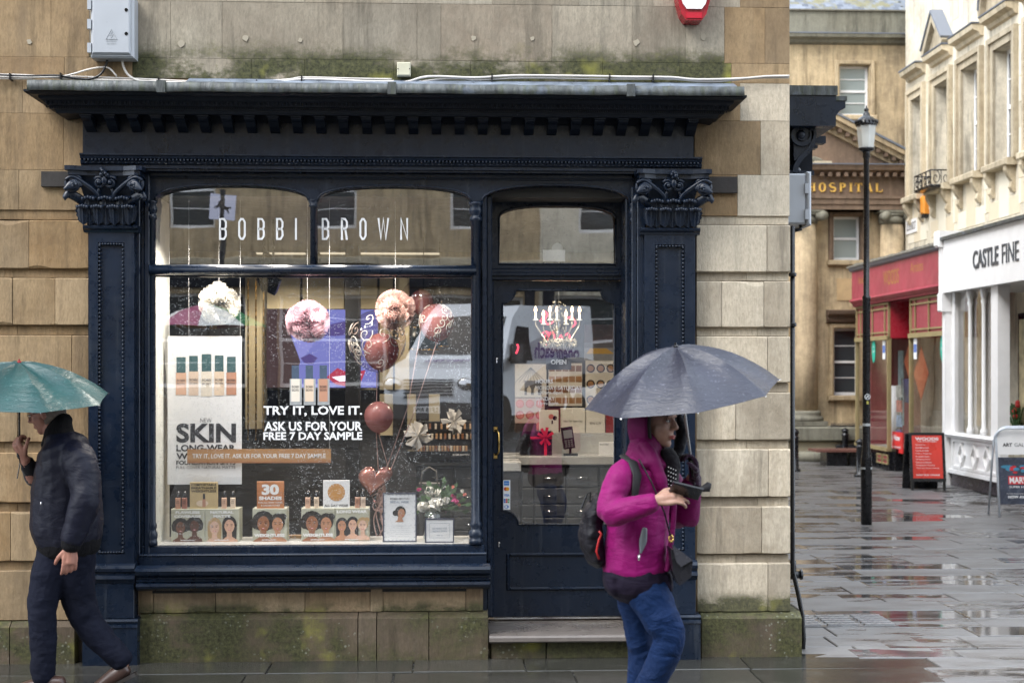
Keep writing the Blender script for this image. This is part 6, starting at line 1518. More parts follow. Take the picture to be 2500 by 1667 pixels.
# ceiling spots
def spot(dx, dy, Y, tilt, lab):
    x, z = P(dx, dy, Y); t = thing('ceiling_spotlight', lab, 'spotlight', (x, Y, z), 'shop ceiling spotlights')
    m = MB(Matrix.Translation((x, Y, z)) @ Matrix.Rotation(RAD(tilt), 4, 'Y') @ Matrix.Rotation(RAD(35), 4, 'X')); m.box(-.05, -.035, -.09, .05, .035, .02); m.build('head', M['black'], t)
    m = MB(Matrix.Translation((x, Y, z)) @ Matrix.Rotation(RAD(tilt), 4, 'Y') @ Matrix.Rotation(RAD(35), 4, 'X')); m.box(-.035, -.025, -.094, .035, .025, -.091); m.build('lens', emis('spot_lens', (1, .93, .8), 20), t)
    MB().box(x - .008, Y - .008, z, x + .008, Y + .008, ZCL).build('stem', M['black'], t)
spot(628, 646, 1.6, 25, 'right black spotlight at the top of the left display window'); spot(606, 640, 2.2, -20, 'left black spotlight at the top of the left display window'); spot(616, 592, 3.2, 30, 'small lit spotlight seen through the upper left light')
def lamp(x, y, z, e_, col=(1, .86, .68), r=.12):
    l = bpy.data.objects.new('shop_light', bpy.data.lights.new('shop_light', 'SPOT')); l.data.spot_size = RAD(150); l.data.spot_blend = .5; COL.objects.link(l); l.location = (x, y, z); l.data.energy = e_; l.data.color = col; l.data.shadow_soft_size = r
lamp(PX(640, 3.4), 3.5, 2.9, 55); lamp(PX(1000, 3.6), 3.6, 2.9, 32); lamp(PX(1290, 2.1), 2.1, 2.8, 34)
for d_ in (470, 620, 780, 950): lamp(PX(d_, .2), .17, 2.75, 22, (1, .92, .82), .06)  # unseen lamps added just inside the glass to brighten the display
lamp(PX(1290, 1.6), 1.6, 2.6, 12)

# ---------------------------------------------------------------- cabinets and shelves at the back
cab = thing('drawer_cabinet', 'long grey cabinet of drawers with chrome cup handles under a pale stone worktop', 'cabinet', (PX(1300, 2.9), 2.9, ZFL))
gcab = plain('cabinet_grey', (.085, .088, .092), .4); marb = plain('marble', (.46, .46, .44), .25, var=.25, scale=3)
ibox('body', 955, 1470, 1068, 1300, 2.92, .5, plain('cabinet_shadow', (.03, .03, .032), .5), cab)
MB().block(PX(950, 2.88), PZ(1068, 2.88), PX(1475, 2.88), PZ(1048, 2.88), 2.86, 3.45, .006).build('worktop', marb, cab)
for i, x0 in enumerate((968, 1045, 1122, 1199, 1302, 1380)):
    x1 = (1040, 1117, 1193, 1224, 1374, 1452)[i]; x0 = (968, 1045, 1122, 1199, 1228, 1304)[i] if i < 4 else x0
    for a, b in ((1074, 1118), (1121, 1156), (1159, 1186), (1189, 1216), (1219, 1250)):
        if i >= 4: pass
        f = ibox('drawer', x0, x1, a, b, 2.90, .03, gcab, cab, .006)
        if x1 - x0 > 50:
            xc = (x0 + x1) / 2; px_, pz_ = P(xc, (a + b) / 2, 2.89); m = MB(); m.smooth = True; m.tube([(px_ - .05, 2.893, pz_), (px_ - .04, 2.868, pz_ - .004), (px_ + .04, 2.868, pz_ - .004), (px_ + .05, 2.893, pz_)], .008, 6); m.build('handle', M['chrome'], f)
ibox('drawer', 1228, 1298, 1074, 1118, 2.90, .03, gcab, cab, .006); 
for a, b in ((1121, 1156), (1159, 1186), (1189, 1216)): ibox('drawer', 1228, 1298, a, b, 2.90, .03, gcab, cab, .006)
for a in (1096, 1138, 1172, 1202):
    px_, pz_ = P(1263, a, 2.89); m = MB(); m.smooth = True; m.tube([(px_ - .05, 2.893, pz_), (px_ - .04, 2.868, pz_ - .004), (px_ + .04, 2.868, pz_ - .004), (px_ + .05, 2.893, pz_)], .008, 6); m.build('handle', M['chrome'], cab)
c2 = thing('side_counter', 'second lower pale counter just inside the door at the left', 'counter', (PX(1170, 2.0), 2.0, ZFL)); ibox('top', 1100, 1197, 1062, 1082, 2.0, .5, marb, c2); ibox('body', 1105, 1192, 1083, 1330, 2.03, .4, wdark, c2)
sp = thing('marble_upstand', 'pale marble block behind the counter items, seen through the door', 'stone block', (PX(1320, 3.2), 3.2, PZ(1048, 3.2))); ibox('block', 1224, 1470, 994, 1050, 3.2, .25, marb, sp)
un = thing('wall_display', 'black back wall unit holding square makeup pictures behind the counter', 'display unit', (PX(1300, 3.6), 3.6, ZFL))
ibox('frame', 1140, 1480, 650, 1060, 3.62, .08, M['blackmatt'], un)
def pic(x0, y0, x1, y1, fn, mats):
    a, b, c, d = RC(x0, y0, x1, y1, 3.6); m = MB(); m.box(a, 3.6, b, c, 3.618, d); m.m = 1; fn(m, a, b, c, d); m.build('picture', mats, un)
def grid(nx, nz, shape, cols):
    def fn(m, a, b, c, d):
        for i in range(nx):
            for j in range(nz):
                x = a + (c - a) * (i + .5) / nx; z = b + (d - b) * (j + .5) / nz; r = min((c - a) / nx, (d - b) / nz) * .43; m.m = 1 + (i * 2 + j) % cols
                if shape == 'sq': m.frect(x - r, z - r, x + r, z + r, 3.598)
                else: m.fell(x, z, r, r, 3.598, 14); m.m = 1 + cols; m.fell(x, z, r * .72, r * .72, 3.597, 14) if shape == 'ring' else None
    return fn
cr = plain('card_cream', (.6, .56, .48), .6); brz = plain('bronze_a', (.33, .17, .07), .35); brz2 = plain('bronze_b', (.20, .09, .035), .35); blush = plain('blush', (.55, .15, .12), .4); blush2 = plain('blush_b', (.40, .08, .08), .4)
pic(1260, 834, 1337, 932, grid(5, 4, 'sq', 2), [cr, brz, brz2]); pic(1345, 828, 1414, 936, grid(3, 3, 'ring', 1), [cr, M['black'], brz])
pic(1183, 914, 1251, 992, grid(3, 3, 'ring', 2), [plain('card_pink', (.5, .38, .33), .5), blush, blush2, plain('lip_pink', (.62, .22, .2), .3)])
def bridge(m, a, b, c, d):
    for i in range(9): m.ribbon([((a + c) / 2, d - .03), (a + (c - a) * i / 8, b + (d - b) * .45)], .004, 3.599, 3.599)
    m.frect(a + (c - a) * .3, b + .02, a + (c - a) * .85, b + (d - b) * .5, 3.5985); m.m = 0
    for u in (.38, .6): m.flat([(a + (c - a) * u, b + .02), (a + (c - a) * (u + .13), b + .02), (a + (c - a) * (u + .13), b + (d - b) * .25), (a + (c - a) * (u + .065), b + (d - b) * .36), (a + (c - a) * u, b + (d - b) * .25)], 3.597)
pic(1183, 836, 1255, 912, bridge, [cr, plain('bridge_grey', (.10, .10, .11), .6)])
def cabpic(m, a, b, c, d):
    m.frect(a, b, c, b + (d - b) * .35, 3.599); m.m = 2; m.flat([(a + .02, b + .06), (a + .05, b + .11), (a + .2, b + .11), (a + .27, b + .06)], 3.598); m.m = 3; m.frect(a, b + (d - b) * .5, c, d, 3.599)
pic(1342, 745, 1414, 828, cabpic, [plain('street_photo', (.12, .11, .12), .4, var=.5), plain('street_grey', (.25, .25, .25), .5, var=.4), plain('taxi_yellow', (.6, .35, .03), .4), plain('street_dark', (.07, .03, .03), .5, var=.6)])
pic(1258, 938, 1338, 990, grid(1, 1, 'sq', 1), [plain('dark_red_card', (.13, .02, .02), .4)] * 2)
# goods on the marble and the worktop
def item(name, label, x0, x1, dt, db, Y, dep, mat, cat, fn=None, mats=(), group=None):
    a, b, c, d = RC(x0, dt, x1, db, Y); t = thing(name, label, cat, ((a + c) / 2, Y, b), group); MB().block(a, b, c, d, Y, Y + dep, .003).build('body', mat, t)
    if fn: m = MB(); fn(m, a, b, c, d, Y - .0015); m.build('print', list(mats), t)
    return t
wb = plain('carton_white', (.66, .63, .55), .5, var=.04)
def txt(s, u0, v0, u1, v1, b=.0): return lambda m, a, x, c, d, y: m.text(s, a + (c - a) * u0, x + (d - x) * v0, a + (c - a) * u1, x + (d - x) * v1, y, b)
def lip(m, a, b, c, d, y): m.fell(a + (c - a) * .6, b + (d - b) * .72, (c - a) * .14, (c - a) * .14, y); m.m = 1; m.fell(a + (c - a) * .8, b + (d - b) * .66, (c - a) * .12, (c - a) * .12, y); m.frect(a + (c - a) * .62, b + (d - b) * .4, a + (c - a) * .7, b + (d - b) * .55, y)
item('gift_box', 'white carton with a pink lipstick swatch, left of the cartons on the marble', 1240, 1283, 942, 994, 3.22, .1, wb, 'box', lip, [blush, M['black']])
item('gift_box', 'widest cream carton in the middle of the marble ledge, lettered', 1289, 1344, 937, 996, 3.26, .1, wb, 'box', txt('HEALTHY SKIN TRIO', .1, .45, .9, .52), [M['black']])
item('gift_box', 'cream carton with three small tubes at the right end of the marble ledge', 1346, 1390, 942, 996, 3.24, .1, wb, 'box', txt('ROYAL GLOW', .2, .4, .8, .5), [M['black']])
item('gift_box', 'red and clear lip gloss carton beside the door frame on the ledge', 1392, 1412, 950, 996, 3.22, .1, plain('gloss_red', (.25, .02, .02), .3), 'box')
t = item('black_gift_box', 'black gift box tied with a bright pink ribbon on the shop worktop', 1195, 1268, 990, 1046, 3.0, .2, M['black'], 'box')
rb_ = plain('ribbon_pink', (.72, .02, .07), .4); x, z = P(1253, 1005, 2.99); m = MB()
m.box(x - .012, 2.985, PZ(1046, 3.0), x + .012, 3.0, PZ(990, 3.0)); m.box(PX(1218, 3), 2.985, z - .01, PX(1268, 3), 3.0, z + .01)
for a in (25, 80, 120, 160, 230, 300): m.ribbon([(x, z), (x + .07 * math.cos(RAD(a)), z + .08 * math.sin(RAD(a)) + .01)], [.01, .026], 2.96, 2.98)
m.build('ribbon', rb_, t)
item('palette_stack', 'stack of flat dark palettes left of the pink ribbon on the shelf', 1185, 1232, 972, 995, 3.05, .15, plain('palette_dark', (.05, .035, .03), .3), 'makeup palettes')
# card terminal
x, z = P(1310, 1046, 2.95); t = thing('card_terminal', 'black card payment terminal on an angled stand on the shop worktop', 'card terminal', (x, 2.95, z))
m = MB(Matrix.Translation((x, 2.95, z)) @ Matrix.Rotation(RAD(-8), 4, 'Y')); m.block(-.05, .06, .05, .245, -.03, .03, .01); m.build('body', M['black'], t)
m = MB(Matrix.Translation((x, 2.95, z)) @ Matrix.Rotation(RAD(-8), 4, 'Y')); m.frect(-.035, .15, .04, .22, -.0315); m.build('display', plain('lcd_grey', (.25, .28, .28), .2), t)
m = MB(Matrix.Translation((x, 2.95, z)) @ Matrix.Rotation(RAD(-8), 4, 'Y'))
for i in range(3):
    for j in range(4): m.box(-.033 + i * .025, -.034, .075 + j * .017, -.015 + i * .025, -.0301, .087 + j * .017)
m.build('keypad', plain('key_grey', (.18, .18, .18), .4), t); MB().box(x - .06, 2.9, z, x + .06, 3.0, z + .02).build('stand', M['black'], t); MB().box(x - .01, 2.95, z + .02, x + .01, 2.97, z + .1).build('neck', M['black'], t)
item('notice_card', 'small white returns notice leaning at the right of the worktop', 1376, 1412, 1015, 1046, 2.98, .01, M['white'], 'notice', txt('Return Policy', .08, .75, .6, .88), [M['black']])
# makeup counter on the left part
mk = thing('makeup_counter', 'black stepped counter crowded with tiny makeup testers beyond the balloons', 'counter', (PX(1020, 2.6), 2.6, ZFL))
ibox('base', 935, 1090, 1036, 1062, 2.6, .3, M['black'], mk); ibox('riser', 960, 1090, 968, 1036, 2.8, .1, M['blackmatt'], mk)
tm = [plain('tester_%d' % i, c, .3) for i, c in enumerate(((.5, .3, .16), (.62, .42, .26), (.3, .13, .06), (.7, .62, .5)))]
k = 0
for r_, (yy, n_, x0) in enumerate(((1036, 17, 958), (1008, 12, 970), (985, 9, 985))):
    for i in range(n_):
        dx = x0 + i * (120 / n_) * (1 if r_ else .98); Yy = 2.62 + r_ * .06; a, z = P(dx, yy, Yy)
        MB().block(a, z, a + .018, z + .045, Yy, Yy + .02, .002).build('tester', tm[(i * 5 + r_) % 4], mk)
m = MB(); a, b, c, d = RC(1040, 1042, 1078, 1046, 2.59); m.text('BOBBI BROWN', a, b, c, d, 2.595, .02); m.build('lettering', M['white'], mk)

# ---------------------------------------------------------------- chandelier and neon in the door pane
CYy = 2.1; ccx, ccz = P(1283, 775, CYy)
ch = thing('chandelier', 'crystal chandelier with lit candle bulbs hanging behind the glass door', 'chandelier', (ccx, CYy, ccz))
crys = plain('crystal', (.5, .47, .38), .05, .3, spec=.9, var=.5, scale=60); bulb = emis('candle_bulb', (1, .66, .36), 3); cndl = plain('candle_sleeve', (.8, .78, .66), .4)
MB().tube([(ccx, CYy, ccz), (ccx, CYy, ZCL)], .008, 6).build('stem', M['chrome'], ch)
sc_ = PX(1300, CYy) - PX(1299, CYy)
for i, dx in enumerate((1230, 1263, 1279, 1314, 1331, 1248, 1300)):
    yy = CYy + (.1, -.12, .16, -.10, .08, -.18, -.16)[i]; x = PX(dx, yy, 720); zb = PZ(732 if i < 5 else 742, yy)
    a = MB(); a.smooth = True; a.tube([(ccx, CYy, ccz - .01), ((ccx + x) / 2, (CYy + yy) / 2, ccz - .04), (x, yy, zb - .05), (x, yy, zb - .01)], .006, 6); ar = a.build('arm', crys, ch)
    b = MB(); b.smooth = True; b.lathe([(.022, zb - .012), (.022, zb - .005), (.008, zb), (.008, zb + .052)], x, yy, 10); b.build('candle', cndl, ar)
    b = MB(); b.smooth = True; b.lathe([(.003, zb + .052), (.0125, zb + .062), (.0125, zb + .075), (.007, zb + .092), (.0015, zb + .102)], x, yy, 10); b.build('bulb', bulb, ar)
m = MB()
for i in range(260):
    a = rnd.random() * 6.283; r = .145 * math.sqrt(rnd.random()); z = ccz - .04 - rnd.random() * .07 * (1.4 - r / .145) + rnd.random() * .03
    s_ = .006 + rnd.random() * .006; x = ccx + r * math.cos(a); y = CYy + r * math.sin(a); m.add([(x, y, z - s_ * 1.6), (x - s_, y, z), (x, y - s_, z), (x + s_, y, z), (x, y + s_, z), (x, y, z + s_ * 1.4)], [(0, 2, 1), (0, 3, 2), (0, 4, 3), (0, 1, 4), (5, 1, 2), (5, 2, 3), (5, 3, 4), (5, 4, 1)])
for i in range(60):
    a = rnd.random() * 6.283; z = ccz + rnd.random() * .28; r = .03 + .03 * rnd.random(); x = ccx + r * math.cos(a); y = CYy + r * math.sin(a); s_ = .006; m.add([(x, y, z - s_ * 1.6), (x - s_, y, z), (x, y - s_, z), (x + s_, y, z), (x, y + s_, z), (x, y, z + s_ * 1.4)], [(0, 2, 1), (0, 3, 2), (0, 4, 3), (0, 1, 4), (5, 1, 2), (5, 2, 3), (5, 3, 4), (5, 4, 1)])
m.build('crystals', crys, ch, kind='stuff')
neon = emis('neon_pink', (1, .07, .12), .75)
nn = thing('neon_sign', 'pink handwritten neon sign glowing on the wall behind the chandelier', 'neon sign', (PX(1280, 3.5), 3.5, PZ(795, 3.5)))
for s_ in ([(1245, 722), (1250, 715), (1257, 722), (1250, 734), (1243, 730), (1255, 740)], [(1243, 768), (1252, 762), (1260, 765), (1252, 772), (1250, 785), (1258, 792)], [(1258, 765), (1262, 790), (1270, 793), (1273, 772), (1268, 762), (1260, 770)],
           [(1282, 778), (1288, 770), (1292, 778), (1284, 786), (1292, 790)], [(1298, 770), (1306, 766), (1308, 778), (1300, 786), (1310, 792), (1312, 776)], [(1240, 735), (1248, 742), (1262, 744), (1272, 738)], [(1300, 733), (1312, 728), (1322, 742), (1312, 752)], [(1185, 812), (1190, 800), (1188, 790)]):
    m = MB(); m.smooth = True; m.tube([(*P(a, b, 3.55)[:1], 3.55, P(a, b, 3.55)[1]) for a, b in smooth(s_)], .009, 6); m.build('neon_tube', neon, nn)
# lampshade over the back of the window and one in the door pane
def shade(x0, x1, xt0, xt1, dt, db, Y, lab, mat):
    xa, xb, zt, zb = PX(x0, Y, db), PX(x1, Y, db), PZ(dt, Y), PZ(db, Y); c = (xa + xb) / 2; t = thing('lampshade', lab, 'lampshade', (c, Y, zb), 'tapered dark pendant lampshades in the shop')
    r0, r1 = (xb - xa) / 2, (PX(xt1, Y, dt) - PX(xt0, Y, dt)) / 2
    m = MB(); m.smooth = True; m.lathe([(r0, zb), (r1, zt)], c, Y, 28); m.build('shade', mat, t); m = MB(); m.smooth = True
    for r, z in ((r0, zb), (r1, zt)): m.tube([(c + r * 1.01 * math.cos(RAD(a)), Y + r * 1.01 * math.sin(RAD(a)), z) for a in range(0, 361, 15)], .004, 5)
    m.build('gold_trim', M['gold'], t); MB().tube([(c, Y, zt), (c, Y, ZCL)], .004, 5).build('flex', M['black'], t)
petrol = plain('shade_petrol', (.02, .04, .055), .4)
shade(938, 1008, 955, 1003, 752, 803, 3.0, 'dark petrol lampshade with gold rim left of the other in the window', petrol)
shade(990, 1030, 998, 1020, 748, 795, 3.4, 'smaller dark lampshade just right of the first in the window', petrol)

# ================================================================== window display
BZ = PZ(1249, .14)
MB().box(PX(345, .14, 1240), .128, BZ - .04, PX(1092, .14, 1240), .62, BZ).build('display_board', plain('display_board_grey', (.48, .48, .46), .4), sf)
MB().box(PX(345, .14, 800) - .01, .13, BZ, PX(356, .14, 800), .62, PZ(440, .14)).build('window_reveal', plain('reveal_cream', (.60, .60, .54), .6), sf)
MB().box(PX(356, .6, 800) - .25, .58, BZ, PX(372, .58, 800), .60, PZ(440, .14)).build('window_reveal', plain('reveal_cream2', (.60, .60, .54), .6), sf)
ibox('post', 373, 381, 675, 1243, .50, .02, M['black'], sf)
def fz(d, Y, x=800): return PZ(d, Y, x)
YB = .34
def hang(name, label, x0, x1, dt, db, Y, mat, cat, fn, mats, dep=.01, strings=True):
    a, b, c, d = RC(x0, dt, x1, db, Y); t = thing(name, label, cat, ((a + c) / 2, Y, b)); MB().box(a, Y, b, c, Y + dep, d).build('panel', mat, t)
    m = MB(); fn(m, lambda x, y: P(x, y, Y), Y - .0015); m.build('print', mats, t)
    if strings:
        for xx in (a + .01, c - .01): MB().tube([(xx, Y + dep / 2, d), (xx, Y + dep / 2, ZCL)], .0007, 4).build('string', M['white'], t)
    return t
def T(m, f, s, x0, y0, x1, y1, y, b=.03):
    a, d = f(x0, y0); c, e_ = f(x1, y1); m.text(s, a, e_, c, d, y, b)
def bottle_print(m, f, x0, x1, yt, ym, yb, y, cap, body, idx=None):
    a = lambda p, q: f(p, q)
    def rect(x0, y0, x1, y1, yy): (p0, p1), (q0, q1) = f(x0, y1), f(x1, y0); m.frect(p0, p1, q0, q1, yy)
    m.m = body; rect(x0, ym, x1, yb, y); m.m = cap; rect(x0 + 1.5, yt, x1 - 1.5, ym, y)
    m.m = 0; 
    for yy, s in ((ym + (yb - ym) * .35, 'BOBBI'), (ym + (yb - ym) * .50, 'BROWN')): T(m, f, s, x0 + 2.5, yy - 3, x1 - 2.5, yy + 2.5, y - .001, 0)
pk = [plain('skin_print_%d' % i, c, .4) for i, c in enumerate(((.68, .53, .42), (.72, .57, .43), (.66, .42, .30), (.50, .26, .17), (.74, .67, .57), (.33, .13, .09)))]
ink = plain('ink_black', (.025, .025, .03), .5); capg = plain('cap_print', (.05, .06, .08), .3)
def skin(m, f, y):
    m.m = 0
    T(m, f, 'NEW', 460, 960, 486, 970, y, -.01); T(m, f, 'SKIN', 405, 972, 542, 1016, y, .035); T(m, f, 'LONG-WEAR', 405, 1021, 541, 1036, y, .035); T(m, f, 'WEIGHTLESS', 405, 1040, 541, 1054, y, .035); T(m, f, 'FOUNDATION SPF15', 405, 1057, 541, 1067, y, .03); T(m, f, 'FULL COVER NATURAL MATTE', 405, 1070, 541, 1076, y, 0)
    for i, (x0, x1, yt, ym, yb) in enumerate(((404, 428, 820, 856, 907), (433, 456, 817, 853, 908), (462, 487, 813, 853, 910), (492, 515, 816, 853, 908), (520, 543, 819, 855, 907))):
        bottle_print(m, f, x0, x1, yt, ym, yb, y, 1, 2 + (i * 2) % 5)
hang('skin_poster', 'tall white hanging poster of five foundation bottles with black lettering', 385, 555, 772, 1112, .40, M['white'], 'poster', skin, [ink, plain('cap_teal', (.06, .12, .13), .3), pk[2], pk[1], pk[0], pk[3], pk[4]])
def ban(m, f, y): T(m, f, 'TRY IT, LOVE IT. ASK US FOR YOUR FREE 7 DAY SAMPLE', 442, 1042, 748, 1053, y, .02)
bz_ = NG('bronze_banner'); o_ = bz_.obj(); zz_ = bz_.sep(o_)[2]
bmat = bz_.bsdf(bz_.mix(bz_.mr(zz_, 0, .03), (.34, .14, .06), bz_.mix(bz_.mr(zz_, .03, .085), (.50, .28, .12), (.42, .22, .09))), .45)
hang('sample_banner', 'slim bronze banner offering a seven day sample, hung across the poster corner', 430, 760, 1031, 1063, .36, bmat, 'banner', ban, [M['white']])
# vinyl lettering on the glass
vy = GY - .002
vl = thing('vinyl_lettering', 'large white sample offer lettering stuck on the glass under three bottles', 'window lettering', (PX(718, vy), vy, PZ(1010, vy)))
f = lambda x, y: P(x, y, vy)
for s, a, b, c, d in (('TRY IT, LOVE IT.', 605, 932, 832, 956), ('ASK US FOR YOUR', 607, 968, 832, 989), ('FREE 7 DAY SAMPLE', 605, 992, 832, 1010)):
    m = MB(); T(m, f, s, a, b, c, d, vy, .026); m.build('lettering', M['white'], vl, kind='stuff')
for i, (x0, x1) in enumerate(((666, 691), (698, 723), (730, 755))):
    m = MB(); m.m = 3; a, d = f(x0 - .5, 870); c, b = f(x1 + 2, 930); m.frect(a, b, c, d, vy + .001); bottle_print(m, f, x0 + 2.5, x1 - 2.5, 839, 870, 922, vy, 1, 2); m.build('bottle_picture', [ink, plain('cap_slate', (.08, .11, .16), .25), (pk[4], pk[1], pk[3])[i], plain('glass_print', (.35, .36, .36), .3)], vl)
sn = thing('shop_name', 'widely spaced white condensed shop name across the two upper lights', 'shop name', (PX(720, vy), vy, PZ(552, vy)))
def cond(ch, x0, x1, m):
    (a, b), (c, d) = f(x0, 551), f(x1, 501); w_ = c - a; h = d - b; s = .0125; q = .02; a += s / 2; c -= s / 2; b += s / 2; d -= s / 2; mid = (b + d) / 2; R_ = lambda pts, cl=False: m.ribbon(pts, s, vy, vy, closed=cl)
    if ch == 'O': R_([(a, b + q), (a + q * .6, b), (c - q * .6, b), (c, b + q), (c, d - q), (c - q * .6, d), (a + q * .6, d), (a, d - q)], True)
    if ch == 'B': R_([(a, b), (a, d), (c - q * .6, d), (c, d - q), (c, mid + q * .7), (c - q * .4, mid), (c, mid - q * .7), (c, b + q), (c - q * .6, b)], True); R_([(a, mid), (c - q * .5, mid)])
    if ch == 'I': R_([(a, b - s / 2), (a, d + s / 2)])
    if ch == 'R': R_([(a, b - s / 2), (a, d)]); R_([(a - s / 2, d), (c - q * .6, d), (c, d - q), (c, mid + q * .7), (c - q * .5, mid), (a, mid)]); R_([(c - q * .5, mid), (c, b - s / 2)])
    if ch == 'W': R_([(a, d + s / 2), (a + (c - a) * .25, b), (a + (c - a) / 2, d), (a + (c - a) * .75, b), (c, d + s / 2)])
    if ch == 'N': R_([(a, b - s / 2), (a, d), (c, b), (c, d + s / 2)])
for ch_, x0, x1 in (('B', 503, 521), ('O', 547, 564.5), ('B', 591, 608), ('B', 634, 651), ('I', 677.5, 682), ('B', 739, 756), ('R', 783, 799), ('O', 825.5, 842), ('W', 867, 894), ('N', 919, 937.5)):
    m = MB(); cond(ch_, x0, x1, m); m.build('letter', M['white'], sn)
# door vinyls
vd = DY + .018
dv = thing('opening_hours', 'small white opening hours lettering on the door glass', 'window lettering', (PX(1280, vd), vd, PZ(931, vd)))
f = lambda x, y: P(x, y, vd)
for s, a, b, c, d, bo in (('HOURS', 1230, 871, 1270, 880, .02), ('MONDAY-SATURDAY', 1230, 886, 1336, 895, .0), ('9.30am-6pm', 1230, 897.5, 1292, 907, .0), ('SUNDAY', 1230, 911, 1274, 920, 0), ('11am-5pm', 1230, 921.5, 1282, 932, 0)):
    m = MB(); T(m, f, s, a, b, c, d, vd, bo); m.build('lettering', plain('vinyl_grey', (.62, .63, .66), .5), dv, kind='stuff')
a, b, c, d = RC(1254, 812, 1312, 849, vd + .02); t = thing('open_sign', 'small black OPEN sign hanging inside the door glass', 'sign', ((a + c) / 2, vd + .02, b)); MB().box(a, vd + .02, b, c, vd + .026, d).build('board', plain('sign_navy', (.012, .016, .03), .4), t)
m = MB(); m.text('OPEN', *[RC(1265, 825.5, 1301, 837, vd + .02)[i] for i in (0, 1, 2, 3)], vd + .018, .05); m.build('lettering', M['white'], t)
m = MB(); m.tube([(a + .02, vd + .023, d), ((a + c) / 2, vd + .03, PZ(760, vd)), (c - .02, vd + .023, d)], .0012, 4); m.build('string', M['white'], t)
a, b, c, d = RC(1155, 1102, 1172, 1170, vd); t = thing('payment_stickers', 'white strip of payment card logos at the lower left of the door glass', 'sticker', ((a + c) / 2, vd, b))
m = MB(); m.box(a, vd, b, c, vd + .001, d); m.build('strip', M['white'], t)
cb, crd, cor_, cgr = plain('logo_blue', (.02, .18, .55), .4), plain('logo_red', (.6, .02, .02), .4), plain('logo_orange', (.8, .35, .02), .4), plain('logo_green', (.02, .3, .08), .4)
h = (d - b) / 5; w_ = c - a; m = MB(); y = vd - .001
m.m = 0; m.frect(a + w_ * .15, d - h * .9, c - w_ * .15, d - h * .15, y); m.m = 4; m.text('AMEX', a + w_ * .2, d - h * .62, c - w_ * .2, d - h * .42, y - .0005)
m.m = 1; m.fell(a + w_ * .38, d - h * 1.5, w_ * .25, w_ * .25, y); m.m = 2; m.fell(a + w_ * .62, d - h * 1.5, w_ * .25, w_ * .25, y - .0003)
m.m = 0; m.text('VISA', a + w_ * .15, d - h * 2.75, c - w_ * .1, d - h * 2.35, y, .03)
for i, q in enumerate((0, 1, 3)): m.m = q; m.frect(a + w_ * (.13 + i * .26), d - h * 3.85, a + w_ * (.36 + i * .26), d - h * 3.15, y); m.m = 4; m.text('JCB'[i], a + w_ * (.18 + i * .26), d - h * 3.65, a + w_ * (.31 + i * .26), d - h * 3.4, y - .0005)
m.m = 0; m.fell(a + w_ * .5, d - h * 4.5, w_ * .3, w_ * .22, y); m.m = 4; m.fell(a + w_ * .45, d - h * 4.5, w_ * .16, w_ * .16, y - .0004)
m.build('logos', [cb, crd, cor_, cgr, M['white']], t)
# fanlight notice and sensor
a, b, c, d = RC(1247, 574, 1298, 601, vd); MB().box(a, vd, b, c, vd + .002, d).build('paper_notice', emis('back_of_notice', (.8, .82, .85), .0) if False else M['white'], None, label='small blank white paper stuck inside the fanlight over the door', cat='notice')
x, z = P(1280, 571, vd + .03); m = MB(Matrix.Translation((x, vd + .03, z)) @ Matrix.Rotation(RAD(90), 4, 'X')); m.smooth = True; m.lathe([(.035, -.02), (.038, 0), (.03, .008)], 0, 0, 18); m.build('door_sensor', plain('sensor_grey', (.4, .42, .42), .4), None, label='round pale sensor inside the fanlight over the white notice', cat='sensor')

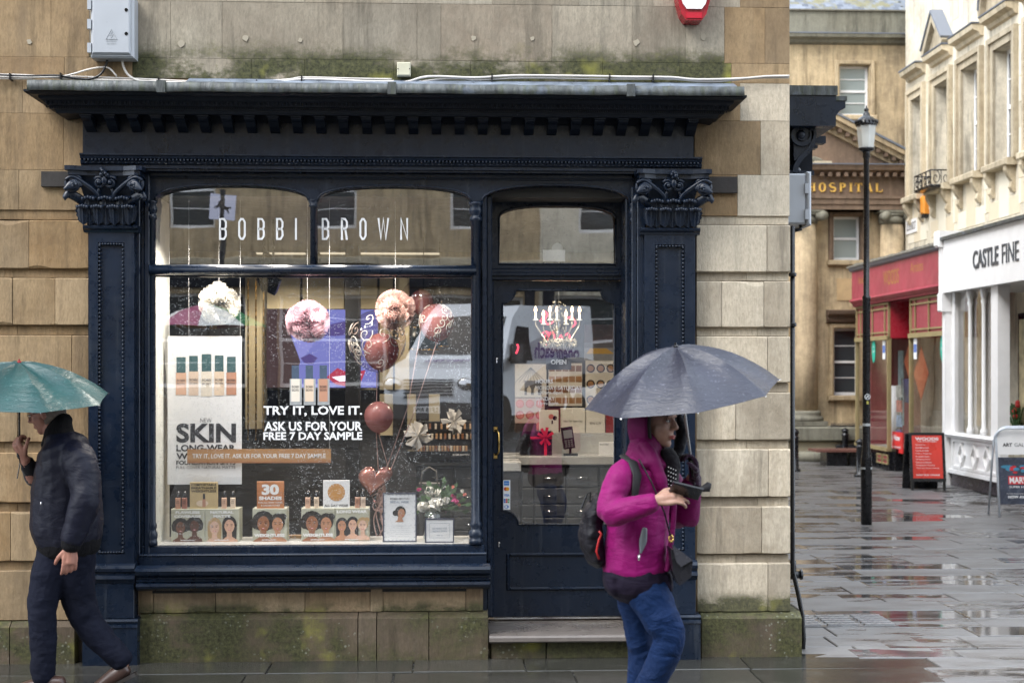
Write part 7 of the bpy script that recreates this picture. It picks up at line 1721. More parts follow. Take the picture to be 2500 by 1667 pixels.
# ---------------------------------------------------------------- cartons with portraits
hairs = plain('hair_black', (.012, .009, .008), .6); hairb = plain('hair_blond', (.42, .28, .13), .6); sk = [plain('face_%d' % i, c, .6, var=.15, scale=30) for i, c in enumerate(((.15, .06, .03), (.10, .035, .02), (.62, .40, .30), (.60, .36, .25), (.30, .12, .055), (.45, .22, .12)))]
lipm = plain('print_lips', (.45, .03, .04), .5); olive = plain('carton_olive', (.46, .46, .36), .5, var=.08)
def portrait(m, cx, cz, s, skin_i, hair_i, hair_kind, y):
    """flat printed head: hair, neck, shoulders, face, eyes, mouth"""
    m.m = hair_i
    if hair_kind == 'afro': 
        for i in range(9): a = RAD(-20 + i * 27.5); m.fell(cx + s * .36 * math.cos(a), cz + s * .10 + s * .36 * math.sin(a), s * .22, s * .22, y - .0001 * i, 12)
        m.fell(cx, cz + s * .12, s * .46, s * .48, y - .0010, 14)
    elif hair_kind == 'up': m.fell(cx, cz + s * .18, s * .40, s * .46, y); m.fell(cx + s * .28, cz + s * .45, s * .2, s * .18, y - .0001)
    else: m.fell(cx, cz + s * .12, s * .43, s * .52, y); m.flat([(cx - s * .43, cz + s * .1), (cx + s * .43, cz + s * .1), (cx + s * .40, cz - s * .75), (cx - s * .40, cz - s * .75)], y - .0001)
    m.m = skin_i; y -= .0014
    m.flat([(cx - s * .14, cz - s * .25), (cx + s * .14, cz - s * .25), (cx + s * .16, cz - s * .6), (cx + s * .48, cz - s * .80), (cx + s * .52, cz - s * 1.0), (cx - s * .52, cz - s * 1.0), (cx - s * .48, cz - s * .80), (cx - s * .16, cz - s * .6)], y)
    m.flat([(cx + s * .30 * math.cos(RAD(t)) * (1 - .22 * max(0, -math.sin(RAD(t)))), cz + s * .42 * math.sin(RAD(t))) for t in range(0, 360, 20)], y - .0002)
    m.m = 0
    for sg in (-1, 1): m.fell(cx + sg * s * .12, cz + s * .06, s * .055, s * .022, y - .0005, 8); m.ribbon([(cx + sg * s * .05, cz + s * .13), (cx + sg * s * .2, cz + s * .15)], s * .025, y - .0005, y - .0005)
    m.m = 1; m.fell(cx, cz - s * .2, s * .09, s * .035, y - .0005, 10)
    m.m = 2; m.fell(cx, cz - s * .195, s * .06, s * .014, y - .0007, 8)
def carton(x0, x1, dt, Y, label, words, people, base=None, mat=None, group=None, nm='display_carton'):
    a, c = PX(x0, Y, 1200), PX(x1, Y, 1200); b = BZ if base is None else base; d = PZ(dt, Y); t = thing(nm, label, 'carton', ((a + c) / 2, Y, b), group)
    MB().block(a, b, c, d, Y, Y + (c - a) * .7, .002).build('box', mat or olive, t); m = MB(); y = Y - .001
    w_ = c - a; h = d - b
    for (u, v, s, si, hi, hk) in people: portrait(m, a + w_ * u, b + h * v, s * w_, si, hi, hk, y); y -= .002
    m.m = 2
    for (s, u0, v0, u1, v1) in words: m.text(s, a + w_ * u0, b + h * v0, a + w_ * u1, b + h * v1, y - .002, .05)
    m.build('print', [hairs, lipm, M['white'], hairb] + sk, t); return d
W = M['white']
g_ = 'portrait cartons on the display board'
r1 = carton(393, 470, 1166, YB, 'olive carton reading FLAWLESS COVERAGE, far left of the window board', [('FLAWLESS', .14, .86, .86, .94), ('COVERAGE', .10, .74, .90, .82), ('#AllDaySmile', .28, .03, .72, .07)], [(.28, .42, .46, 4, 0, 'afro'), (.70, .46, .46, 5, 0, 'afro')], group=g_)
carton(471, 549, 1166, YB, 'olive carton reading NATURAL MATTE, second from the left', [('NATURAL', .16, .86, .84, .94), ('MATTE', .25, .74, .75, .82), ('#AllDaySmile', .28, .03, .72, .07)], [(.28, .42, .48, 6, 3, 'long'), (.72, .46, .50, 7, 0, 'long')], group=g_)
carton(580, 658, 1166, YB, 'olive carton reading WEIGHTLESS under the orange thirty shades card', [('WEIGHTLESS', .05, .14, .95, .24), ('#AllDaySmile', .28, .03, .72, .07)], [(.32, .52, .60, 8, 0, 'afro'), (.74, .50, .55, 9, 0, 'up')], group=g_)
carton(692, 769, 1166, YB, 'olive carton reading WEIGHTLESS beside the long wear carton', [('WEIGHTLESS', .05, .14, .95, .24), ('#AllDaySmile', .28, .03, .72, .07)], [(.32, .52, .60, 8, 0, 'afro'), (.74, .50, .55, 9, 0, 'up')], group=g_)
carton(770, 847, 1166, YB, 'olive carton reading LONG WEAR with three portraits', [('LONG WEAR', .05, .86, .95, .95), ('#AllDaySmile', .28, .03, .72, .07)], [(.2, .45, .42, 9, 0, 'long'), (.52, .48, .42, 7, 0, 'long'), (.82, .46, .42, 6, 3, 'up')], group=g_)
def card(x0, x1, dt, base, label, mat, fn, mats, Y=YB + .02):
    a, c = PX(x0, Y, 1130), PX(x1, Y, 1130); d = PZ(dt, Y); t = thing('display_card', label, 'display card', ((a + c) / 2, Y, base)); MB().block(a, base, c, d, Y, Y + .02, .0015).build('block', mat, t); m = MB(); fn(m, a, base, c, d, Y - .001); m.build('print', mats, t)
def f1(m, a, b, c, d, y):
    w_, h = c - a, d - b
    for s, v in (('COMFORTABLE', .86), ('BREATHABLE', .74), ('WEIGHTLESS', .62)): m.text(s, a + w_ * .05, b + h * v, a + w_ * .95, b + h * (v + .085), y, .03)
    m.m = 1; m.fell(a + w_ * .45, b + h * .2, w_ * .22, h * .12, y); m.m = 0; m.frect(a + w_ * .47, b + h * .36, a + w_ * .55, b + h * .56, y); m.m = 2; m.frect(a + w_ * .45, b + h * .06, a + w_ * .57, b + h * .36, y - .0005)
card(436, 500, 1105, r1, 'cream card with a splashing bottle on top of the leftmost cartons', plain('card_gold', (.55, .42, .22), .4), f1, [ink, pk[1], pk[3]])
def f2(m, a, b, c, d, y):
    w_, h = c - a, d - b; m.text('30', a + w_ * .18, b + h * .50, a + w_ * .82, b + h * .90, y, .05); m.text('SHADES', a + w_ * .08, b + h * .31, a + w_ * .92, b + h * .45, y, .05); m.text('FOR ALL SKIN TONES', a + w_ * .05, b + h * .19, a + w_ * .95, b + h * .25, y, .01); m.text('& UNDERTONES', a + w_ * .15, b + h * .08, a + w_ * .85, b + h * .14, y, .01)
card(590, 652, 1104, r1, 'orange card reading 30 SHADES on the middle carton', plain('card_orange', (.50, .20, .08), .4, var=.4, scale=4), f2, [W])
def f3(m, a, b, c, d, y):
    w_, h = c - a, d - b; cx, cz = (a + c) / 2, b + h * .57; m.m = 1; m.fell(cx, cz, w_ * .33, w_ * .33, y, 28); m.m = 2
    for i in range(16): q = RAD(i * 22.5); m.ribbon([(cx + w_ * .25 * math.cos(q), cz + w_ * .25 * math.sin(q)), (cx + w_ * .33 * math.cos(q), cz + w_ * .33 * math.sin(q))], .0015, y - .0005, y - .0005)
    m.m = 0; m.text('ALL DAY WEAR', a + w_ * .05, b + h * .05, a + w_ * .95, b + h * .14, y, .02)
card(742, 803, 1102, r1, 'white card with an orange clock disc reading ALL DAY WEAR', W, f3, [ink, plain('disc_tan', (.55, .28, .09), .4), W])
bt = None
bc = [(pk[3], 'deep brown'), (pk[5], 'darkest brown'), (pk[2], 'peach'), (pk[1], 'beige'), (pk[2], 'tan'), (pk[1], 'sand'), (pk[3], 'caramel'), (pk[0], 'light tan')]
bl = ['deep brown foundation bottle, first on the left cartons', 'second brown foundation bottle beside the first on the left cartons', 'peach foundation bottle right of the cream card', 'pale foundation bottle at the right end of the left cartons', 'tan foundation bottle, leftmost above the weightless carton', 'sand foundation bottle beside the white clock card, left side', 'caramel foundation bottle just right of the clock card', 'light foundation bottle at the end of the long wear carton']
def fbottle(dx, top, base, Y, mat, label, w2=.0155):
    x = PX(dx, Y, 1150); t = thing('foundation_bottle', label, 'bottle', (x, Y, base), 'foundation bottles in the display'); h = .115
    m = MB(); m.block(x - w2, base, x + w2, base + h * .62, Y - w2, Y + w2, .003); m.build('bottle', mat, t)
    m = MB(); m.smooth = True; m.lathe([(.011, base + h * .62), (.0115, base + h * .64), (.0115, base + h * 1.0)], x, Y, 12); m.build('cap', M['black'], t)
    m = MB(); m.text('BOBBI', x - w2 * .6, base + .045, x + w2 * .6, base + .052, Y - w2 - .001); m.text('BROWN', x - w2 * .6, base + .034, x + w2 * .6, base + .041, Y - w2 - .001); m.build('label', ink, t, kind='stuff')
for i, dx in enumerate((409, 424, 515, 535, 707, 727, 821, 834)): fbottle(dx, 1125, r1, YB + .03, bc[i][0], bl[i])
# framed cards
def framed(x0, x1, dt, Y, label, fn, mats):
    a, c = PX(x0, Y, 1200), PX(x1, Y, 1200); d = PZ(dt, Y); b = BZ; t = thing('framed_card', label, 'framed card', ((a + c) / 2, Y, b)); s = .008
    m = MB(); m.box(a, Y, b, a + s, Y + .014, d); m.box(c - s, Y, b, c, Y + .014, d); m.box(a + s, Y, b, c - s, Y + .014, b + s); m.box(a + s, Y, d - s, c - s, Y + .014, d); m.build('frame', plain('frame_slate', (.05, .055, .09), .3), t)
    MB().box(a + s, Y + .004, b + s, c - s, Y + .01, d - s).build('paper', M['white'], t); m = MB(); fn(m, a, b, c, d, Y + .0025); m.build('print', mats, t)
gi_ = plain('ink_blue_grey', (.22, .28, .36), .5)
def g1(m, a, b, c, d, y):
    w_, h = c - a, d - b; m.m = 1; m.text('BOBBI BROWN', a + w_ * .22, b + h * .86, a + w_ * .78, b + h * .90, y, -.005); m.m = 0; m.text('BRIDAL WEEK', a + w_ * .22, b + h * .79, a + w_ * .78, b + h * .835, y, .01); m.text('21 - 28 April', a + w_ * .38, b + h * .745, a + w_ * .62, b + h * .765, y)
    for i in range(6): m.text('Book in now for your bridal makeup lesson'[:40 - (i % 3) * 9], a + w_ * (.14 + .04 * (i % 3)), b + h * (.32 - i * .042), a + w_ * (.86 - .04 * (i % 3)), b + h * (.338 - i * .042), y, -.01)
    q = MB(); 
    m.m = 2; s = w_ * .42; portrait2(m, a + w_ * .52, b + h * .56, s, y)
    m.m = 0
    for i in range(30): q = i / 30 * 4; k_ = int(q); u = q - k_; px_, pz_ = ((a + w_ * .06 + w_ * .88 * u, b + h * .04), (c - w_ * .06, b + h * .04 + h * .92 * u), (a + w_ * .06 + w_ * .88 * u, d - h * .04), (a + w_ * .06, b + h * .04 + h * .92 * u))[k_]; m.fell(px_, pz_, w_ * .018, w_ * .012, y, 6)
def portrait2(m, cx, cz, s, y):
    m.m = 2; m.fell(cx, cz + s * .2, s * .38, s * .40, y); m.fell(cx - s * .35, cz + s * .1, s * .2, s * .2, y - .0002)
    m.m = 3; m.flat([(cx - s * .15, cz - s * .1), (cx + s * .12, cz - s * .2), (cx + s * .18, cz - s * .45), (cx + s * .3, cz - s * .52), (cx - s * .4, cz - s * .52), (cx - s * .2, cz - s * .4)], y - .0004); m.fell(cx + s * .07, cz + s * .08, s * .25, s * .33, y - .0006); m.m = 1; m.fell(cx + s * .02, cz + s * .12, s * .04, s * .015, y - .0009, 8); m.fell(cx + s * .2, cz + s * .12, s * .04, s * .015, y - .0009, 8); m.m = 4; m.fell(cx + s * .12, cz - s * .08, s * .07, s * .03, y - .0009, 8)
framed(879, 957, 1131, .26, 'framed white bridal week notice with a small portrait beside the flowers', g1, [gi_, ink, hairs, sk[5], lipm])
def g2(m, a, b, c, d, y):
    w_, h = c - a, d - b; m.ribbon([(a + w_ * .15, b + h * .2), (c - w_ * .15, b + h * .2), (c - w_ * .15, d - h * .2), (a + w_ * .15, d - h * .2)], .0015, y, y, closed=True)
    m.text('GET READY FOR', a + w_ * .25, b + h * .55, a + w_ * .75, b + h * .62, y); m.text('WEDDING SEASON', a + w_ * .25, b + h * .44, a + w_ * .75, b + h * .51, y); m.text('with us', a + w_ * .4, b + h * .28, a + w_ * .6, b + h * .34, y)
framed(976, 1043, 1190, .22, 'small landscape framed wedding card standing in front of the vase', g2, [gi_])
# wooden tray glimpsed behind the cartons
MB().box(PX(660, .5), .50, BZ, PX(700, .5), .56, BZ + .02).build('wooden_tray', plain('tray_wood', (.35, .2, .08), .5), None, label='little strip of pale wooden tray between two cartons', cat='tray')

# ---------------------------------------------------------------- tulle pompoms
def tulle_mat(name, col):
    g = NG(name); d = g.n('BsdfDiffuse'); d.inputs[0].default_value = (*col, 1); t = g.n('BsdfTranslucent'); t.inputs[0].default_value = (*col, 1); tr = g.n('BsdfTransparent')
    a = g.n('MixShader'); a.inputs[0].default_value = .4; g.lk(d.outputs[0], a.inputs[1]); g.lk(t.outputs[0], a.inputs[2]); b = g.n('MixShader'); b.inputs[0].default_value = .5; g.lk(a.outputs[0], b.inputs[1]); g.lk(tr.outputs[0], b.inputs[2]); g.lk(b.outputs[0], g.out.inputs[0]); return g.mat
def pompom(dx, dy, r, Y, col, label, top):
    x, z = P(dx, dy, Y); t = thing('tulle_pompom', label, 'pompom', (x, Y, z - r), 'tulle pompoms hung in the window'); mm_ = tulle_mat('tulle_' + label[:5], col); m = MB(); m.smooth = True
    for i in range(230):
        d = Vector((rnd.gauss(0, 1), rnd.gauss(0, 1), rnd.gauss(0, 1))).normalized(); u = d.orthogonal().normalized(); u.rotate(Matrix.Rotation(rnd.random() * 6.28, 3, d)); v = d.cross(u); n = 9; vs = [(x, Y, z)]; rr = r * rnd.uniform(.70, 1.14); fan = rnd.uniform(.22, .45); fs = []
        for k in range(n):
            a = (k / (n - 1) - .5) * 2 * fan; q = (d * math.cos(a) + u * math.sin(a)); w_ = v * (.16 * r * (1 if k % 2 else -1))
            for s in (.6, 1.): p_ = Vector((x, Y, z)) + q * rr * s + w_ * s * s; vs.append(tuple(p_))
        for k in range(n - 1): fs += [(0, 1 + 2 * k, 3 + 2 * k), (1 + 2 * k, 2 + 2 * k, 4 + 2 * k, 3 + 2 * k)]
        m.add(vs, fs)
    m.build('tulle', mm_, t); m = MB(); m.smooth = True; m.ball((x, Y, z), r * .38, 12, 8); m.build('core', mm_, t); MB().tube([(x, Y, z), (x, Y, ZCL)], .0008, 4).build('string', M['white'], t)
pompom(503, 697, .130, .45, (.88, .85, .78), 'white tulle pompom hanging at the left over the tall poster', 0)
pompom(706, 738, .132, .45, (.88, .62, .70), 'pale pink tulle pompom hanging over the three bottle pictures', 0)
pompom(908, 712, .124, .42, (.90, .66, .60), 'blush tulle pompom hanging against the clear balloon', 0)
# ---------------------------------------------------------------- balloons
rose = plain('rose_gold_foil', (.50, .22, .18), .22, .55, var=.15, scale=3); gb = NG('rose_rubber'); bp_ = gb.n('BsdfPrincipled'); bp_.inputs['Base Color'].default_value = (.40, .16, .15, 1); bp_.inputs['Roughness'].default_value = .25
tb_ = gb.n('BsdfTransparent'); tb_.inputs[0].default_value = (.75, .45, .45, 1); xb_ = gb.n('MixShader'); xb_.inputs[0].default_value = .72; gb.lk(tb_.outputs[0], xb_.inputs[1]); gb.lk(bp_.outputs[0], xb_.inputs[2]); gb.lk(xb_.outputs[0], gb.out.inputs[0]); rose2 = gb.mat
clr = glass('clear_balloon', .05, 0, .0006, (.88, .83, .82), .9)
knot = Vector((PX(876, .75, 1130), .75, PZ(1130, .75)))
rib = plain('ribbon_rose', (.62, .42, .38), .3, .3)
bq = []
def balloon(dx, dy, r, Y, mat, label, heart=False, swirl=False, tail=True):
    x, z = P(dx, dy, Y); t = thing('balloon', label, 'balloon', (x, Y, z - r * 1.2), 'cluster of rose and clear balloons'); m = MB(); m.smooth = True
    if heart:
        n, k = 28, 10; vs = []; fs = []
        for j in range(k + 1):
            ph = math.pi * j / k; sc2 = math.sin(ph); yy = -math.cos(ph) * r * .42
            for i in range(n):
                a = 2 * math.pi * i / n; hx = 16 * math.sin(a) ** 3 / 17; hz3 = (13 * math.cos(a) - 5 * math.cos(2 * a) - 2 * math.cos(3 * a) - math.cos(4 * a)) / 17
                vs.append((x + hx * r * sc2 ** .6 + hz3 * r * .25 * sc2 ** .6, Y + yy, z + hz3 * r * sc2 ** .6))
        for j in range(k):
            for i in range(n): fs.append((j * n + i, j * n + (i + 1) % n, (j + 1) * n + (i + 1) % n, (j + 1) * n + i))
        m.add(vs, fs)
    else:
        m.lathe([(r * math.sin(RAD(a)) * (1 if a > 90 else 1 - .06 * (1 - a / 90)), -r * (1.16 if a < 90 else 1) * math.cos(RAD(a))) for a in [1] + list(range(10, 180, 10)) + [179]], x, Y, 26, z)
    m.build('skin', mat, t)
    m = MB(); m.tube([(x, Y, z - r * 1.14), (x, Y, z - r * 1.24)], [.006, .014], 6); m.build('knot', mat, t)
    if swirl:
        s = MB(); s.smooth = True
        for i in range(34):
            a0, e0 = rnd.random() * 6.28, math.asin(rnd.uniform(-.85, .9)); cu = rnd.choice((-1, 1)); pts = []
            for k in range(16):
                q = k / 15; rr = .26 * (1 - q) + .02; th = cu * q * 8 + i; az = a0 + rr * math.cos(th); el = e0 + rr * math.sin(th); R_ = r * 1.005
                pts.append((x + R_ * math.cos(el) * math.cos(az), Y + R_ * math.cos(el) * math.sin(az), z + R_ * math.sin(el) * (1.1 if el < 0 else 1)))
            s.tube(pts, .0032, 4)
        s.build('swirl_print', plain('swirl_white', (.66, .62, .55), .4), t)
    if tail:
        p0 = Vector((x, Y, z - r * 1.2)); k_ = knot + Vector((rnd.uniform(-.02, .02), 0, rnd.uniform(-.03, .03))); mid = (p0 + k_) / 2 + Vector((rnd.uniform(-.05, .05), 0, 0)); s = MB(); s.tube([p0, mid, k_], [.004, .003, .004], 4); s.build('ribbon', rib, t)
balloon(866, 778, .196, .62, clr, 'large clear balloon printed with white swirls', swirl=True)
balloon(876, 805, .120, .62, rose2, 'rose balloon nested inside the large swirl balloon', tail=False)
balloon(870, 955, .100, .60, rose2, 'round rose balloon below the large swirl balloon')
balloon(860, 1100, .125, .72, rose, 'rose gold heart foil balloon low by the bridal notice', heart=True)
balloon(968, 690, .155, 1.1, clr, 'clear balloon at the top of the bunch behind the blush pompom', swirl=False)
balloon(968, 692, .085, 1.1, rose2, 'rose balloon inside the top clear balloon', tail=False)
balloon(1003, 738, .125, .95, rose2, 'rose balloon at the upper right of the bunch', swirl=True)
cw = thing('curled_ribbons', 'curly rose ribbons tied under the balloon bunch', 'ribbon', tuple(knot))
for i in range(14):
    pts = []; a0 = rnd.random() * 6; L = rnd.uniform(.25, .50) if i > 5 else rnd.uniform(.08, .2); sx_ = rnd.uniform(-.05, .05)
    for k in range(26): q = k / 25; pts.append((knot.x + sx_ * q + .018 * math.sin(a0 + q * 9) * (1 + q), knot.y + .02 * math.cos(a0 + q * 11), knot.z + .12 * (1 - q) * (i % 2) - L * q + .012 * math.sin(q * 15 + a0)))
    m = MB(); m.tube(pts, [(.004, .001)] * 26, 4); m.build('ribbon', rib, cw)
# ---------------------------------------------------------------- flowers in a glass vase
vx, vyy = PX(1003, .40, 1200), .42
t = thing('flower_vase', 'glass vase of white peonies with pink sprigs at the right of the display', 'flowers', (vx, vyy, BZ))
m = MB(); m.smooth = True; m.lathe([(.085, BZ + .002), (.09, BZ + .01), (.095, BZ + .19)], vx, vyy, 20); m.build('vase', glass('vase_glass', .08, 0, .001, (.6, .7, .72)), t)
m = MB(); m.smooth = True
for i in range(14): a = rnd.random() * 6.28; m.tube([(vx + .05 * math.cos(a), vyy + .05 * math.sin(a), BZ + .01), (vx + .02 * math.cos(a + 2), vyy + .02 * math.sin(a + 2), BZ + .2)], .004, 5)
m.build('stems', plain('stem_green', (.06, .13, .05), .5), t)
pet = plain('petal_white', (.82, .80, .74), .6, var=.06, scale=20); petp = plain('petal_pink', (.62, .10, .28), .55, var=.2, scale=20); petc = plain('petal_coral', (.75, .25, .20), .55)
def flower(dx, dy, r, mat, Y, n=26):
    x, z = P(dx, dy, Y); m = MB(); m.smooth = True
    for i in range(n):
        d = Vector((rnd.gauss(0, 1), rnd.gauss(0, .9) - .5, rnd.gauss(0, 1) + .2)).normalized(); u = d.orthogonal().normalized(); u.rotate(Matrix.Rotation(rnd.random() * 6.28, 3, d)); v = d.cross(u); c = Vector((x, Y, z)); q = r * rnd.uniform(.75, 1.05); w_ = r * .42
        m.add([tuple(c + d * q * .3), tuple(c + d * q * .75 + u * w_), tuple(c + d * q + v * w_ * .25), tuple(c + d * q * .75 - u * w_), tuple(c + d * q * .55 + v * w_ * .7)], [(0, 1, 4), (1, 2, 4), (2, 3, 4), (3, 0, 4)])
    m.ball((x, Y, z), r * .55, 10, 7); m.build('flower', mat, t)
for dx, dy, r, mt_ in ((972, 1162, .048, pet), (1000, 1158, .058, pet), (1003, 1135, .05, pet), (985, 1176, .05, pet), (1025, 1150, .035, pet), (988, 1128, .04, pet), (962, 1125, .018, petp), (1041, 1143, .03, petp), (1048, 1152, .022, petp), (1055, 1160, .014, petc), (1068, 1136, .016, petc), (993, 1132, .014, petc), (1040, 1118, .014, petc), (1020, 1117, .016, pet), (1062, 1128, .016, pet)): flower(dx, dy, r, mt_, .36 + rnd.random() * .06)
m = MB(); c0 = Vector((vx, vyy, BZ + .2))
for i in range(70):
    a = rnd.uniform(-.3, 3.5); L = rnd.uniform(.10, .25); tip = c0 + Vector((math.cos(a) * L, rnd.uniform(-.1, .08), math.sin(a) * L * .8 + .02)); dr_ = (tip - c0).normalized(); s = Vector((-dr_.z, 0, dr_.x)) * .014
    b_ = tip - dr_ * .055; mid = tip - dr_ * .025; m.add([tuple(b_), tuple(mid + s), tuple(tip), tuple(mid - s)], [(0, 1, 2, 3)]); m.tube([tuple(c0), tuple(b_)], .0016, 3)
m.build('leaves', plain('leaf_sage', (.09, .16, .07), .6), t)
# paper bags seen behind
for dx, lab in ((985, 'grey shop carrier bag standing on the floor behind the flowers'),):
    a, b, c, d = RC(962, 1110, 1010, 1190, 1.3); bt_ = thing('carrier_bag', lab, 'bag', ((a + c) / 2, 1.3, b)); MB().block(a, b - .3, c, d, 1.3, 1.42, .004).build('bag', plain('bag_grey', (.10, .10, .095), .6), bt_)
    m = MB(); m.smooth = True; x = (a + c) / 2; m.tube([(x - .06, 1.3, d), (x - .05, 1.3, d + .09), (x, 1.3, d + .12), (x + .05, 1.3, d + .09), (x + .06, 1.3, d)], .005, 6); m.build('handle', plain('bag_cord', (.25, .23, .2), .7), bt_)
# crumpled white tissue by the makeup counter
for dx, dy, r, lab in ((960, 1000, .06, 'crumpled white tissue hanging left of the makeup testers'), (1042, 968, .055, 'crumpled white tissue bow above the makeup testers')):
    x, z = P(dx, dy, 2.3); m = MB(); m.smooth = False
    for i in range(18):
        d = Vector((rnd.gauss(0, 1), rnd.gauss(0, 1), rnd.gauss(0, 1))).normalized(); u = d.orthogonal().normalized(); v = d.cross(u); c = Vector((x, 2.3, z)); m.add([tuple(c), tuple(c + d * r * 1.6 + u * r * .6), tuple(c + d * r * 2 + v * r * .5), tuple(c + d * r * 1.4 - u * r * .6)], [(0, 1, 2), (0, 2, 3)])
    m.build('tissue_bow', plain('tissue_white', (.65, .63, .6), .7), None, label=lab, cat='tissue paper')
# ================================================================== people
class Fig:
    def __init__(s, Y, pxm, name_label): s.Y = Y; s.k = pxm; s.t = None; s.lab = name_label
    def W(s, x, y, dy=0): return PV(x / K, y / K, s.Y + dy)
def flesh(m, name, mat, parent, vox, it=4, disp=0, dsz=.08, label=None):
    o = m.build(name, mat, parent, label=label); r = o.modifiers.new('r', 'REMESH'); r.mode = 'VOXEL'; r.voxel_size = vox; r.use_smooth_shade = True
    s = o.modifiers.new('s', 'SMOOTH'); s.iterations = it; s.factor = .5
    if disp:
        tx = bpy.data.textures.new('folds', 'CLOUDS'); tx.noise_scale = dsz; tx.noise_depth = 2; d = o.modifiers.new('d', 'DISPLACE'); d.texture = tx; d.strength = disp; d.mid_level = .5; d.texture_coords = 'LOCAL'
    return o
def frame3(F, up=(0, 0, 1)):
    f = Vector(F).normalized(); l = Vector(up).cross(f).normalized(); u = f.cross(l); return Matrix((f, l, u)).transposed().to_4x4()
def head(m, C, F, s=1., up=(0, 0, 1)):
    T_ = Matrix.Translation(C) @ frame3(F, up) @ Matrix.Scale(s, 4); o = MB(T_); R_ = lambda c, r, n=16, q=12: o.ball(c, r, n, q)
    R_((-.015, 0, .035), (.098, .076, .088)); R_((.028, 0, -.028), (.062, .060, .082)); R_((.058, 0, -.088), (.026, .028, .022)); R_((.048, .030, -.022), (.034, .028, .034)); R_((.048, -.030, -.022), (.034, .028, .034))
    limb(o, [(.082, 0, .028), (.096, 0, .006), (.107, 0, -.016)], [.008, .010, .0135], 10); R_((.096, .012, -.020), .009); R_((.096, -.012, -.020), .009)
    limb(o, [(.078, .042, .036), (.088, .015, .040), (.088, -.015, .040), (.078, -.042, .036)], [.008, .009, .009, .008], 8)
    R_((.084, 0, -.052), (.012, .024, .007)); R_((.082, 0, -.062), (.012, .020, .007))
    for sg in (-1, 1): R_((-.012, sg * .076, -.008), (.018, .009, .032)); R_((.066, sg * .03, .015), (.018, .016, .012))
    m.add(o.v, o.f); return T_
def hand(m, Wp, D, N, curl, s=1., spread=.12, thumb=1., mirror=1, tcurl=.5):
    """Wp wrist, D direction of the palm, N back-of-hand normal; curl per finger (radians per joint)"""
    d = Vector(D).normalized(); n = (Vector(N) - d * Vector(N).dot(d)).normalized(); l = n.cross(d) * mirror; W = Vector(Wp); pt = lambda a, b, c: W + (d * a + l * b + n * c) * s
    limb(m, [pt(-.03, 0, 0), pt(.0, 0, 0), pt(.035, 0, 0), pt(.075, 0, 0)], [(.024 * s, .024 * s)] * 4, 12)
    for b in (-.026, -.009, .009, .026): limb(m, [pt(.005, b * .6, 0), pt(.05, b, 0), pt(.085, b, 0)], [.014 * s, .0135 * s, .011 * s], 10)
    for i, (b, L) in enumerate(((-.030, .072), (-.010, .080), (.010, .074), (.029, .058))):
        p = pt(.085, b, 0); a = 0; q = [p]; sp = (i - 1.5) * spread
        for j, f in enumerate((.45, .30, .25)):
            a += curl[i] * (1 if j else .8); dd = d * math.cos(a) - n * math.sin(a) + l * sp * .5; p = p + dd.normalized() * L * f * s; q.append(p)
        limb(m, q, [.0098 * s, .0092 * s, .0085 * s, .0072 * s], 9)
    q = [pt(.015, -.022, -.004)]; a = .75
    for j, L in enumerate((.038, .032, .026)):
        dd = (d * math.cos(a) - l * math.sin(a) * 1.0 - n * (tcurl * j * .6 + .15) * thumb).normalized(); q.append(q[-1] + dd * L * s); a -= .28
    limb(m, q, [.0145 * s, .012 * s, .0105 * s, .0085 * s], 9)
def fabric(name, col, rough=.75, fold=.5, sheen=.2, fs=(6, 6, 13), coat=0.):
    col = tuple(x * .62 for x in col); g = NG(name); p = g.obj(); nz = g.noise(g.sc(p, fs), 1.0, 4, .55, .8); fine = g.noise(p, 320, 2); c = g.mix(g.mr(g.noise(p, 3, 4), .3, .7), tuple(x * .8 for x in col), tuple(min(1, x * 1.15) for x in col))
    nr = g.bump(g.mt('ADD', nz, g.mt('MULTIPLY', fine, .06)), fold, .03); return g.bsdf(c, rough, 0, .2, nr, Sheen_Weight=sheen)
g = NG('skin'); p = g.obj(); c = g.mix(g.mr(g.noise(p, 30, 4), .35, .65), (.34, .19, .14), (.42, .26, .20)); skinm = g.bsdf(c, .5, 0, .4, g.bump(g.noise(p, 160, 3), .15, .002), Subsurface_Weight=.12, Subsurface_Radius=(.02, .008, .004))
skin2 = plain('skin_ruddy', (.32, .15, .11), .5, var=.12, scale=25, spec=.4); white_eye = plain('eye_white', (.7, .68, .66), .3); iris = plain('eye_dark', (.02, .012, .01), .15); lipsm = plain('lips', (.42, .11, .10), .4)
def face_parts(t, T_, lips=True):
    for sg in (-1, 1):
        m = MB(T_); m.smooth = True; m.ball((.079, sg * .031, .014), (.009, .013, .0062), 10, 7); m.m = 1; m.ball((.0845, sg * .031, .014), (.005, .0058, .0058), 9, 6); m.m = 2
        limb(m, [(.084, sg * .018, .020), (.087, sg * .031, .0225), (.078, sg * .045, .019)], [.0016, .0018, .001], 6); limb(m, [(.090, sg * .014, .040), (.092, sg * .03, .045), (.08, sg * .046, .040)], [.0022, .0028, .0015], 6); m.build('eye', [white_eye, iris, hairs], t)
    if lips: m = MB(T_); m.smooth = True; limb(m, [(.086, .020, -.0565), (.0965, .008, -.0535), (.0965, -.008, -.0535), (.086, -.020, -.0565)], [.0025, .0052, .0052, .0025], 8); limb(m, [(.086, .018, -.058), (.096, 0, -.0625), (.086, -.018, -.058)], [.002, .0058, .002], 8); m.build('mouth', lipsm, t)
